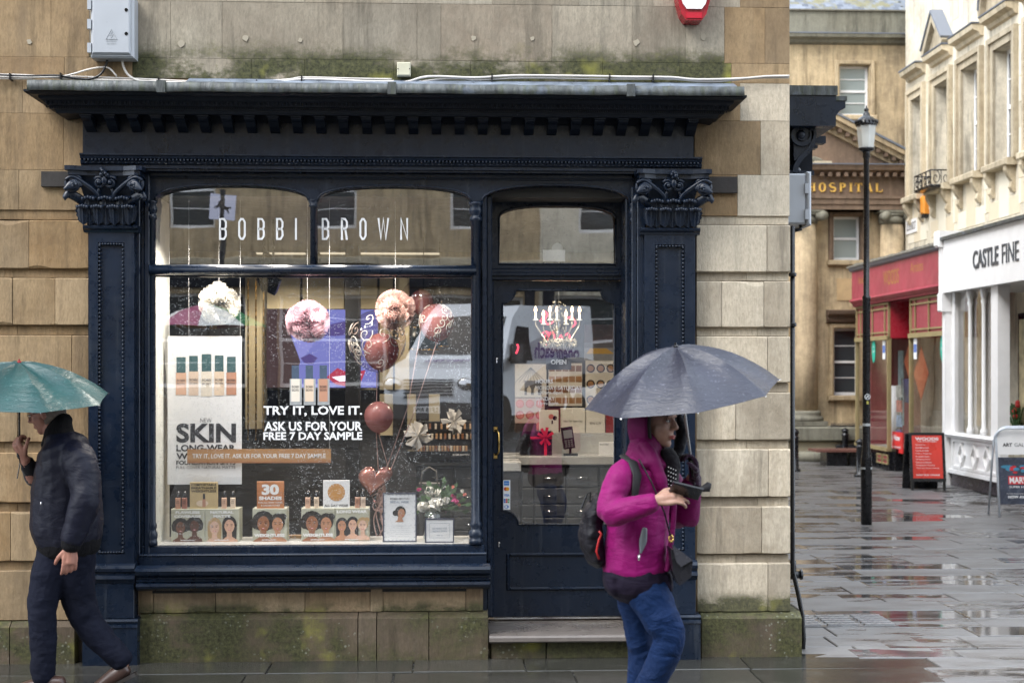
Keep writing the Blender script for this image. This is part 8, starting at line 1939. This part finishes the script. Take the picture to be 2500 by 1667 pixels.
def umbrella(name, label, apex, R_, rise, tx, ty, rot, mat, hand_p, end_p, shaft_mat, tip=None):
    t = thing(name, label, 'umbrella', tuple(hand_p)); A = Matrix.Translation(apex) @ Matrix.Rotation(RAD(ty), 4, 'Y') @ Matrix.Rotation(RAD(tx), 4, 'X') @ Matrix.Rotation(RAD(rot), 4, 'Z'); NR, NS, SUB = 8, 9, 6
    def pt(r, a):
        k = a / (2 * math.pi) * NR; s = (k - math.floor(k)) * 2 - 1; e = 1 - s * s; q = r; shr = 1 - .085 * e * q ** 2; z = -rise * (q ** 2.1) - .048 * e * math.sin(math.pi * min(1, q * .95)) + .006 * e * q ** 4; return (R_ * q * shr * math.cos(a), R_ * q * shr * math.sin(a), z + .003 * mnoise.noise(Vector((q * 5, a * 3, rise * 10))))
    m = MB(A); m.smooth = True; vs = [(0, 0, 0)]; fs = []; N_ = NR * SUB
    for j in range(1, NS + 1):
        for i in range(N_): vs.append(pt(j / NS, 2 * math.pi * i / N_))
    for i in range(N_): fs.append((0, 1 + i, 1 + (i + 1) % N_))
    for j in range(NS - 1):
        for i in range(N_): k = (i + 1) % N_; fs.append((1 + j * N_ + i, 1 + (j + 1) * N_ + i, 1 + (j + 1) * N_ + k, 1 + j * N_ + k))
    m.add(vs, fs); c = m.build('canopy', mat, t); so = c.modifiers.new('s', 'SOLIDIFY'); so.thickness = .0012
    es = c.modifiers.new('e', 'EDGE_SPLIT'); es.split_angle = RAD(60)
    for i in range(NR):
        a = 2 * math.pi * i / NR; m = MB(A); m.tube([(x, y, z - .005) for x, y, z in [pt(q / 8, a + 1e-4) for q in range(9)]], .0022, 5); m.build('rib', M['chrome'], t); x, y, z = pt(1, a + 1e-4); m = MB(A); m.ball((x * 1.01, y * 1.01, z - .002), .0022, 6, 4); m.build('rib_tip', M['chrome'], t)
        m = MB(A); x, y, z = pt(.5, a + 1e-4); m.tube([(0, 0, -.22), (x, y, z - .006)], .0016, 4); m.build('stretcher', M['chrome'], t)
    m = MB(A); m.lathe([(.012, -.002), (.012, .004), (.006, .008), (.005, .018)], 0, 0, 10); m.build('ferrule', tip or M['black'], t)
    ap = Vector(apex); m = MB(); m.smooth = True; m.tube([tuple(ap), tuple(hand_p)], .0065, 8); m.build('shaft', shaft_mat, t)
    m = MB(); m.smooth = True; hp, ep = Vector(hand_p), Vector(end_p); u = (hp - ap).normalized(); m.tube([tuple(hp - u * .03), tuple(hp), tuple(hp + u * .06), tuple(hp + u * .075)], [.011, .015, .015, .008], 10); m.build('handle', M['black'], t)
    m = MB(); m.tube([tuple(hp + u * .07), tuple(hp + u * .10 + Vector((.004, 0, 0))), tuple(ep)], (.0035), 5); m.build('strap', M['black'], t); return t
def brolly(name, col):
    g = NG(name); p = g.obj(); nz = g.noise(g.sc(p, (4, 4, 14)), 3, 4, .6, 1.); dr = g.mr(g.noise(p, 70, 2), .64, .70, 0, .55); c = g.mix(g.mr(g.noise(p, 5, 3), .35, .7), tuple(x * .82 for x in col), tuple(x * 1.2 for x in col)); c = g.mix(dr, c, tuple(min(1, x * 2.2 + .06) for x in col))
    return g.bsdf(c, .42, 0, .5, g.bump(g.mt('ADD', nz, g.mt('MULTIPLY', g.noise(p, 60, 2), .15)), .35, .02), Sheen_Weight=.0)
# ------------------------------------------------------------------ woman in magenta
F1 = Fig(-2.65, 540, ''); W = F1.W; q = lambda v: v / 540.
Hc = W(1600, 1032, .0)
wn = thing('person', 'person in hooded magenta jacket and blue jeans walking right, looking up from a phone', 'person', (W(1550, 1667).x, -2.65, 0))
b = MB(); Fd = Vector((.80, -.56, -.06)); HT = head(b, Hc, Fd, 1.0)
limb(b, [Hc + Vector((-.02, 0, -.06)), W(1578, 1120)], [.052, .055]); limb(b, [W(1568, 1175), W(1560, 1220), W(1556, 1300), W(1556, 1400)], [(q(40), q(50)), (q(60), q(60)), (q(60), q(58)), (q(50), q(56))])
nA = [W(1515, 1145, -.15), W(1488, 1248, -.20), W(1545, 1240, -.27), W(1600, 1221, -.30)]; fA = [W(1610, 1150, .13), W(1668, 1262, .10), W(1690, 1165, .01)]
limb(b, [W(1560, 1175, -.05)] + [W(1520, 1185, -.14)] + nA[1:], [q(14), q(15), q(20), q(18), q(14)]); limb(b, [W(1570, 1150, .05)] + fA, [q(26), q(26), q(20), q(15)])
hand(b, W(1604, 1220, -.30), (1, -.05, .16), (.05, -.75, .66), (.12, .35, .42, .5), .98, .25, mirror=-1)
legF = [W(1576, 1425, -.05), W(1628, 1545, -.10), W(1590, 1650, -.06), W(1505, 1800, -.02)]; legB = [W(1556, 1425, .08), W(1570, 1560, .10), W(1560, 1650, .10), W(1548, 1845, .10)]
limb(b, [W(1565, 1380, 0)] + legF, [q(40), q(34), q(26), q(22), q(16)]); limb(b, [W(1560, 1380, 0)] + legB, [q(38), q(32), q(24), q(22), q(16)])
flesh(b, 'body', skinm, wn, .0045, 3); face_parts(wn, HT)
mag = fabric('magenta_shell', (.34, .003, .17), .6, .5, .05); magd = fabric('hood_magenta', (.20, .003, .10), .65, .4, .0); plum = fabric('plum_wool', (.045, .010, .045), .9, .6, .3, (40, 40, 40)); denim = fabric('blue_denim', (.0025, .024, .10), .75, .9, .0, (6, 6, 10)); char_ = fabric('purple_black_cloth', (.012, .007, .024), .8, .4, 0.)
j = MB(); limb(j, [W(1574, 1122, 0), W(1566, 1150, 0), W(1560, 1220, 0), W(1556, 1300, 0), W(1554, 1350, 0), W(1554, 1388, 0)], [(q(40), q(50)), (q(62), q(78)), (q(78), q(82)), (q(78), q(80)), (q(82), q(82)), (q(84), q(84))])
limb(j, [W(1560, 1150, -.06), W(1521, 1160, -.14)] + nA[1:3] + [W(1594, 1225, -.295)], [q(34), q(36), q(32), q(29), q(23)]); flesh(j, 'jacket', mag, wn, .008, 4, .013, .075)
j = MB(); limb(j, [W(1585, 1150, .08), W(1625, 1175, .14), W(1668, 1262, .10), W(1680, 1215, .05), W(1688, 1180, .02)], [q(38), q(42), q(37), q(32), q(25)]); flesh(j, 'far_sleeve', fabric('magenta_shaded', (.20, .003, .10), .6, .5, .0), wn, .008, 4, .014, .08, label='far sleeve of the jacket, shade put into its colour')  # shadow on the far sleeve is put into a darker magenta
# front placket, pocket zip and collar
j = MB(); limb(j, [W(1640, 1150, -.09), W(1646, 1230, -.10), W(1640, 1310, -.10), W(1628, 1392, -.12)], [q(8), q(7), q(7), q(7)], 8); flesh(j, 'placket', magd, wn, .005, 2)
j = MB(); limb(j, [W(1574, 1290, -.165), W(1570, 1320, -.165), W(1564, 1350, -.162)], [(q(7), q(5)), (q(10), q(5)), (q(3), q(4))], 8); flesh(j, 'pocket_flash', plain('grey_reflective', (.16, .18, .2), .4), wn, .004, 2, label='grey reflective pocket flash')
m = MB(); m.smooth = True
m.tube([tuple(W(1560, 1352, -.175)), tuple(W(1560, 1368, -.18))], .005, 6); m.build('zip_pull', M['chrome'], wn)
# hood: shell round the head, open towards the face
def shell(C, F, rx, ry, rz, lim, n=28, k=16, up=(0, 0, 1), drape=0):
    T_ = Matrix.Translation(C) @ frame3(F, up); m = MB(T_); m.smooth = True; vs = [(-rx, 0, 0)]; fs = []
    for j in range(1, k + 1):
        a = lim * j / k
        for i in range(n): t = 2 * math.pi * i / n; vs.append((-rx * math.cos(a), ry * math.sin(a) * math.cos(t), rz * math.sin(a) * math.sin(t) - drape * max(0, -math.sin(t)) * (j / k)))
    for i in range(n): fs.append((0, 1 + (i + 1) % n, 1 + i))
    for j in range(k - 1):
        for i in range(n): kk = (i + 1) % n; fs.append((1 + j * n + i, 1 + j * n + kk, 1 + (j + 1) * n + kk, 1 + (j + 1) * n + i))
    m.add(vs, fs); return m
FH = Vector((.74, -.66, 0))
m = shell(Hc + Vector((-.012, .012, -.01)), FH, .118, .108, .150, RAD(108), drape=.03); h = m.build('hood', magd, wn); s_ = h.modifiers.new('s', 'SOLIDIFY'); s_.thickness = .012
j = MB(); limb(j, [W(1572, 1070, .02), W(1574, 1100, .0), W(1572, 1135, -.01)], [(q(34), q(44)), (q(44), q(56)), (q(62), q(80))]); limb(j, [W(1572, 1085, -.09), W(1592, 1120, -.135), W(1612, 1165, -.15), W(1626, 1215, -.14)], [q(17), q(17), q(15), q(9)]); flesh(j, 'hood_neck', magd, wn, .006, 4, .008, .06)
m = shell(Hc + Vector((-.006, .006, .0)), FH, .104, .096, .128, RAD(112), drape=.05); h = m.build('hair', hairs, wn); s_ = h.modifiers.new('s', 'SOLIDIFY'); s_.thickness = .010
m = MB(HT); 
for i in range(22): y = -.05 + i * .1 / 21; limb(m, [(.045, y, .105), (.086, y * .95, .070), (.096 - abs(y) * .35, y * 1.0, .034 + .012 * (i % 3) - abs(y) * .35)], [.004, .004, .001], 5)
m.build('fringe', hairs, wn)
j = MB(); limb(j, [W(1650, 1005, .05), W(1662, 1040, .06), W(1662, 1080, .06), W(1648, 1120, .02)], [q(9), q(14), q(16), q(12)]); limb(j, [W(1625, 1105, -.06), W(1640, 1130, -.07), W(1640, 1170, -.09), W(1640, 1205, -.11)], [q(20), q(22), q(17), q(10)]); flesh(j, 'scarf', fabric('black_scarf', (.012, .010, .016), .9, .7), wn, .006, 2, .012, .03)
m = MB(); m.smooth = True
for i in range(26): c_ = W(1632 + (i % 4) * 6, 1140 + i * 2.6, -.135); m.ball(tuple(c_), .0026, 6, 4)
m.build('scarf_dots', M['white'], wn, kind='stuff')
j = MB(); limb(j, [W(1556, 1388, 0), W(1556, 1410, 0), W(1555, 1425, 0)], [(q(82), q(82)), (q(85), q(84)), (q(84), q(84))]); limb(j, [W(1495, 1400, 0), W(1494, 1425, 0), W(1497, 1446, 0)], [(q(24), q(60)), (q(22), q(60)), (q(12), q(50))]); limb(j, [W(1618, 1400, 0), W(1626, 1425, 0), W(1630, 1436, 0)], [(q(22), q(60)), (q(17), q(58)), (q(10), q(50))]); flesh(j, 'tunic', char_, wn, .007, 3, .01, .05)
j = MB(); limb(j, [W(1566, 1395, -.02), W(1580, 1440, -.06), W(1612, 1505, -.09), W(1634, 1556, -.10), W(1612, 1620, -.08), W(1560, 1720, -.05), W(1510, 1800, -.02)], [(q(58), q(50)), (q(55), q(50)), (q(47), q(44)), (q(40), q(40)), (q(37), q(36)), (q(33), q(33)), (q(30), q(28))])
limb(j, [W(1552, 1395, .04), W(1552, 1450, .07), W(1562, 1540, .09), W(1566, 1600, .10), W(1560, 1700, .10), W(1550, 1850, .10)], [(q(54), q(50)), (q(50), q(48)), (q(38), q(40)), (q(34), q(36)), (q(32), q(33)), (q(29), q(28))]); flesh(j, 'trousers', denim, wn, .007, 3, .013, .055)
for c_, an in ((W(1502, 1838, -.02), -40), (W(1550, 1893, .10), 0)):
    z0 = c_.z if an else .0; m = MB(Matrix.Translation((c_.x, c_.y, max(z0, 0) + (.03 if an else 0))) @ Matrix.Rotation(RAD(an) * -1, 4, 'Y')); limb(m, [(-.05, 0, .045), (.02, 0, .045), (.12, 0, .03), (.17, 0, .025)], [(.042, .038), (.045, .042), (.028, .042), (.02, .035)]); o = flesh(m, 'shoe', M['blackmatt'], wn, .006, 2)
gv = MB(); hand(gv, W(1697, 1172, .0), (-.10, 0, 1), (.97, .2, 0), (.95, 1.0, 1.0, 1.0), 1.08, .02, tcurl=.9, mirror=-1); limb(gv, [W(1692, 1190, .02), W(1695, 1165, .01)], [.036, .034]); flesh(gv, 'glove', plum, wn, .005, 3, .004, .02)
ap = W(1650, 846, .0); um = brolly('umbrella_grey_cloth', (.022, .024, .040))
umbrella('umbrella', 'grey wet umbrella held by the person in magenta', ap, .455, .225, 9, -9, -92, um, W(1688, 1130, -.02), W(1725, 1195, -.10), plain('alloy_shaft', (.55, .55, .56), .3, .6))
# phone and its dangling tassel
ph = thing('mobile_phone', 'black phone held in the bare hand of the person in magenta', 'phone', tuple(W(1670, 1200, -.33))); m = MB(Matrix.Translation(W(1668, 1196, -.325)) @ Matrix.Rotation(RAD(14), 4, 'Y') @ Matrix.Rotation(RAD(52), 4, 'X') @ Matrix.Translation((-.055, -.005, -.045))); m.block(0, 0, .135, .085, 0, .012, .004); m.build('case', M['black'], ph)
m = MB(); m.smooth = True; m.tube([tuple(W(1695, 1195, -.2)), tuple(W(1712, 1194, -.2)), tuple(W(1730, 1188, -.2)), tuple(W(1734, 1189, -.2))], [.008, .012, .023, .018], 8); m.build('tassel', M['blackmatt'], ph)
bp = thing('backpack', 'dark grey nylon backpack with red trim worn by the person in magenta', 'backpack', tuple(W(1445, 1380, .03))); nyl = fabric('grey_nylon', (.012, .011, .017), .5, .6, 0.)
j = MB(); limb(j, [W(1462, 1215, .02), W(1447, 1260, .02), W(1442, 1310, .02), W(1452, 1350, .02), W(1466, 1372, .02)], [(q(18), q(42)), (q(26), q(52)), (q(30), q(56)), (q(27), q(54)), (q(19), q(44))]); flesh(j, 'bag', nyl, bp, .007, 3, .018, .05)
m = MB(); m.smooth = True; m.tube([tuple(W(*p_, -.135)) for p_ in ((1462, 1296), (1468, 1303), (1462, 1318), (1456, 1345), (1462, 1364))], .0055, 6); m.build('red_trim', plain('red_cord', (.35, .008, .01), .5), bp)
m = MB(); m.smooth = True; m.tube([tuple(W(*p_)) for p_ in ((1520, 1112, -.10), (1545, 1128, -.165), (1556, 1160, -.19), (1550, 1210, -.19), (1540, 1250, -.17))], [(.022, .007), (.026, .007), (.024, .007), (.018, .007), (.012, .006)], 8); m.build('shoulder_strap', M['blackmatt'], bp)
m = MB(); m.tube([tuple(W(*p_, .0)) for p_ in ((1420, 1240), (1434, 1205), (1442, 1200), (1440, 1225))], .004, 5); m.build('grab_handle', M['black'], bp)
hb = thing('handbag', 'small black leather handbag with gold clasp hanging at the hip of the person in magenta', 'handbag', tuple(W(1660, 1425, -.1))); lea = plain('black_leather', (.014, .014, .018), .28, bump=.1)
m = MB(); pts = [W(1634, 1335, -.16), W(1688, 1368, -.16), W(1684, 1405, -.16), W(1656, 1426, -.16), W(1640, 1395, -.16)]; m.prism([(v.x, v.z) for v in pts], -2.65 - .20, -2.65 - .08); m.build('bag', lea, hb)
m = MB(); pts = [W(1640, 1328, -.2), W(1690, 1366, -.2), W(1662, 1382, -.2), W(1650, 1370, -.2)]; m.prism([(v.x, v.z) for v in pts], -2.65 - .212, -2.65 - .201); m.build('flap', plain('leather_grey', (.05, .05, .06), .25), hb)
m = MB(); m.smooth = True; c_ = W(1638, 1314, -.2); m.tube([(c_.x + .008 * math.cos(RAD(a)), c_.y, c_.z + .015 * math.sin(RAD(a))) for a in range(0, 361, 30)], .005, 6); m.build('clasp', M['gold'], hb)
m = MB(); m.tube([tuple(W(*p_)) for p_ in ((1560, 1120, -.17), (1590, 1175, -.20), (1622, 1250, -.215), (1637, 1308, -.205))], (.004), 5); m.build('strap', M['black'], hb)
# ------------------------------------------------------------------ man in navy
F2 = Fig(-.80, 415, ''); W = F2.W; q = lambda v: v / 415.
mn = thing('person', 'person in navy padded jacket and dark trousers walking left under a green umbrella', 'person', (W(160, 1660).x, -.8, 0)); Hc = W(112, 1008, .0)
b = MB(); HT = head(b, Hc, (-.93, .10, -.34), 1.0, (-.3, 0, 1)); limb(b, [Hc + Vector((.02, 0, -.05)), W(140, 1075)], [.056, .06])
limb(b, [W(160, 1110), W(162, 1180), W(166, 1270), W(166, 1340)], [(q(30), q(50)), (q(50), q(56)), (q(54), q(54)), (q(50), q(54))])
nA = [W(190, 1115, -.18), W(207, 1222, -.24), W(176, 1325, -.26)]; limb(b, [W(165, 1110, -.05)] + nA, [q(26), q(26), q(20), q(13)]); limb(b, [W(140, 1105, .08), W(120, 1130, .16), W(88, 1170, .10), W(62, 1122, .02)], [q(26), q(26), q(20), q(13)])
hand(b, W(172, 1336, -.26), (-.05, 0, -1), (.35, -.9, 0), (.42, .5, .6, .7), 1.12, .06, tcurl=.6); hand(b, W(58, 1116, .01), (-.45, -.1, .9), (-.6, -.75, -.3), (1.0, 1.05, 1.1, 1.1), 1.05, .02, tcurl=.9)
limb(b, [W(150, 1340, 0), W(122, 1400, -.02), W(106, 1480, -.04), W(105, 1645, -.04)], [q(40), q(28), q(20), q(14)]); limb(b, [W(180, 1340, 0), W(196, 1460, .06), W(250, 1560, .08), W(305, 1622, .08)], [q(38), q(24), q(17), q(13)]); flesh(b, 'body', skin2, mn, .0048, 3); face_parts(mn, HT, False)
m = shell(Hc + Vector((.012, 0, .008)), (-.93, 0, -.1), .104, .082, .098, RAD(95)); h = m.build('hair', plain('hair_grey', (.16, .13, .11), .8, var=.3, scale=60), mn)
m = MB(HT); m.smooth = True
for sg in (-1, 1): m.tube([(.088 + .0, sg * .032 + .018 * math.cos(RAD(a)), .014 + .014 * math.sin(RAD(a))) for a in range(0, 361, 40)], .0018, 5); m.tube([(.088, sg * .05, .018), (-.01, sg * .079, .010)], .0018, 5)
m.build('glasses', M['black'], mn)
nvj = fabric('navy_padded', (.007, .0085, .022), .5, .35, .0); nvt = fabric('navy_trousers', (.0035, .006, .020), .8, .5, .0, (5, 5, 9))
j = MB(); limb(j, [W(142, 1066, 0), W(154, 1096, 0), W(162, 1150, 0), W(162, 1210, 0), W(163, 1270, 0), W(168, 1312, 0)], [(q(36), q(50)), (q(60), q(82)), (q(74), q(84)), (q(82), q(84)), (q(86), q(84)), (q(80), q(80))])
limb(j, [W(172, 1108, -.06), W(194, 1125, -.16)] + [W(209, 1190, -.22), W(205, 1232, -.25), W(186, 1290, -.26), W(177, 1318, -.26)], [q(36), q(42), q(37), q(36), q(31), q(27)]); flesh(j, 'jacket', nvj, mn, .009, 4, .014, .08)
j = MB(); limb(j, [W(128, 1112, .10), W(110, 1150, .14), W(88, 1168, .11), W(74, 1145, .06), W(66, 1127, .03)], [q(32), q(30), q(24), q(20), q(16)]); flesh(j, 'far_sleeve', fabric('black_cuff', (.008, .008, .012), .8, .4), mn, .008, 3, .01, .06)
blk_ = fabric('black_rib_knit', (.004, .004, .006), .9, .4, .0, (60, 60, 3))
j = MB(); limb(j, [W(148, 1082, 0), W(146, 1056, 0), W(150, 1036, 0), W(158, 1020, 0)], [(q(46), q(48)), (q(36), q(44)), (q(27), q(40)), (q(19), q(34))]); flesh(j, 'collar', blk_, mn, .007, 3, .006, .04)
j = MB(); limb(j, [W(168, 1318, 0), W(169, 1334, 0)], [(q(77), q(77)), (q(74), q(75))]); flesh(j, 'waistband', blk_, mn, .007, 2)
j = MB(); limb(j, [W(176, 1318, -.26), W(173, 1334, -.26)], [q(25), q(23)]); flesh(j, 'cuff', blk_, mn, .006, 2)
m = MB(); m.smooth = True; m.tube([tuple(W(100, 1225, -.19)), tuple(W(100, 1232, -.19))], .004, 6); m.build('zip_pull', M['chrome'], mn)
j = MB(); limb(j, [W(150, 1335, 0), W(128, 1385, -.02), W(108, 1450, -.04), W(103, 1500, -.05), W(106, 1570, -.05), W(104, 1640, -.05), W(98, 1652, -.05)], [(q(58), q(62)), (q(45), q(48)), (q(37), q(38)), (q(33), q(35)), (q(31), q(32)), (q(29), q(31)), (q(28), q(30))])
limb(j, [W(180, 1335, 0), W(184, 1400, .03), W(194, 1470, .06), W(222, 1528, .08), W(262, 1575, .08), W(300, 1612, .08)], [(q(56), q(60)), (q(46), q(48)), (q(40), q(40)), (q(36), q(36)), (q(32), q(32)), (q(28), q(29))]); flesh(j, 'trousers', nvt, mn, .008, 3, .014, .06)
brn = plain('brown_leather', (.055, .030, .024), .35, var=.2, scale=12)
sole = plain('shoe_sole', (.02, .016, .014), .6)
for (c_, an) in (((W(112, 1662, -.05).x, -.85, .0), 0), ((W(285, 1650, .08).x, -.72, .015), 27)):
    T_ = Matrix.Translation(c_) @ Matrix.Rotation(RAD(180), 4, 'Z') @ Matrix.Rotation(RAD(an), 4, 'Y'); m = MB(T_); limb(m, [(-.09, 0, .06), (-.02, 0, .055), (.07, 0, .045), (.14, 0, .035)], [(.040, .040), (.048, .044), (.038, .048), (.026, .042)]); s_ = flesh(m, 'shoe', brn, mn, .006, 3)
    m = MB(T_); m.smooth = False; o_ = [(-.13, -.03), (-.11, -.042), (.02, -.040), (.09, -.052), (.15, -.045), (.175, 0), (.15, .045), (.09, .052), (.02, .040), (-.11, .042), (-.13, .03)]; n = len(o_); m.add([(x, y, .0) for x, y in o_] + [(x, y, .02) for x, y in o_], [tuple(range(n))[::-1], tuple(range(n, 2 * n))] + [(i, (i + 1) % n, n + (i + 1) % n, n + i) for i in range(n)]); m.build('sole', sole, mn)
ug = brolly('umbrella_green_cloth', (.011, .054, .054)); ap = W(47, 884, .0)
umbrella('umbrella', 'green umbrella held by the person in the navy jacket at the left edge', ap, .515, .20, 9, 3, -61, ug, W(47, 1088, .0), W(42, 1168, -.02), M['black'], plain('ferrule_red', (.25, .02, .02), .4))
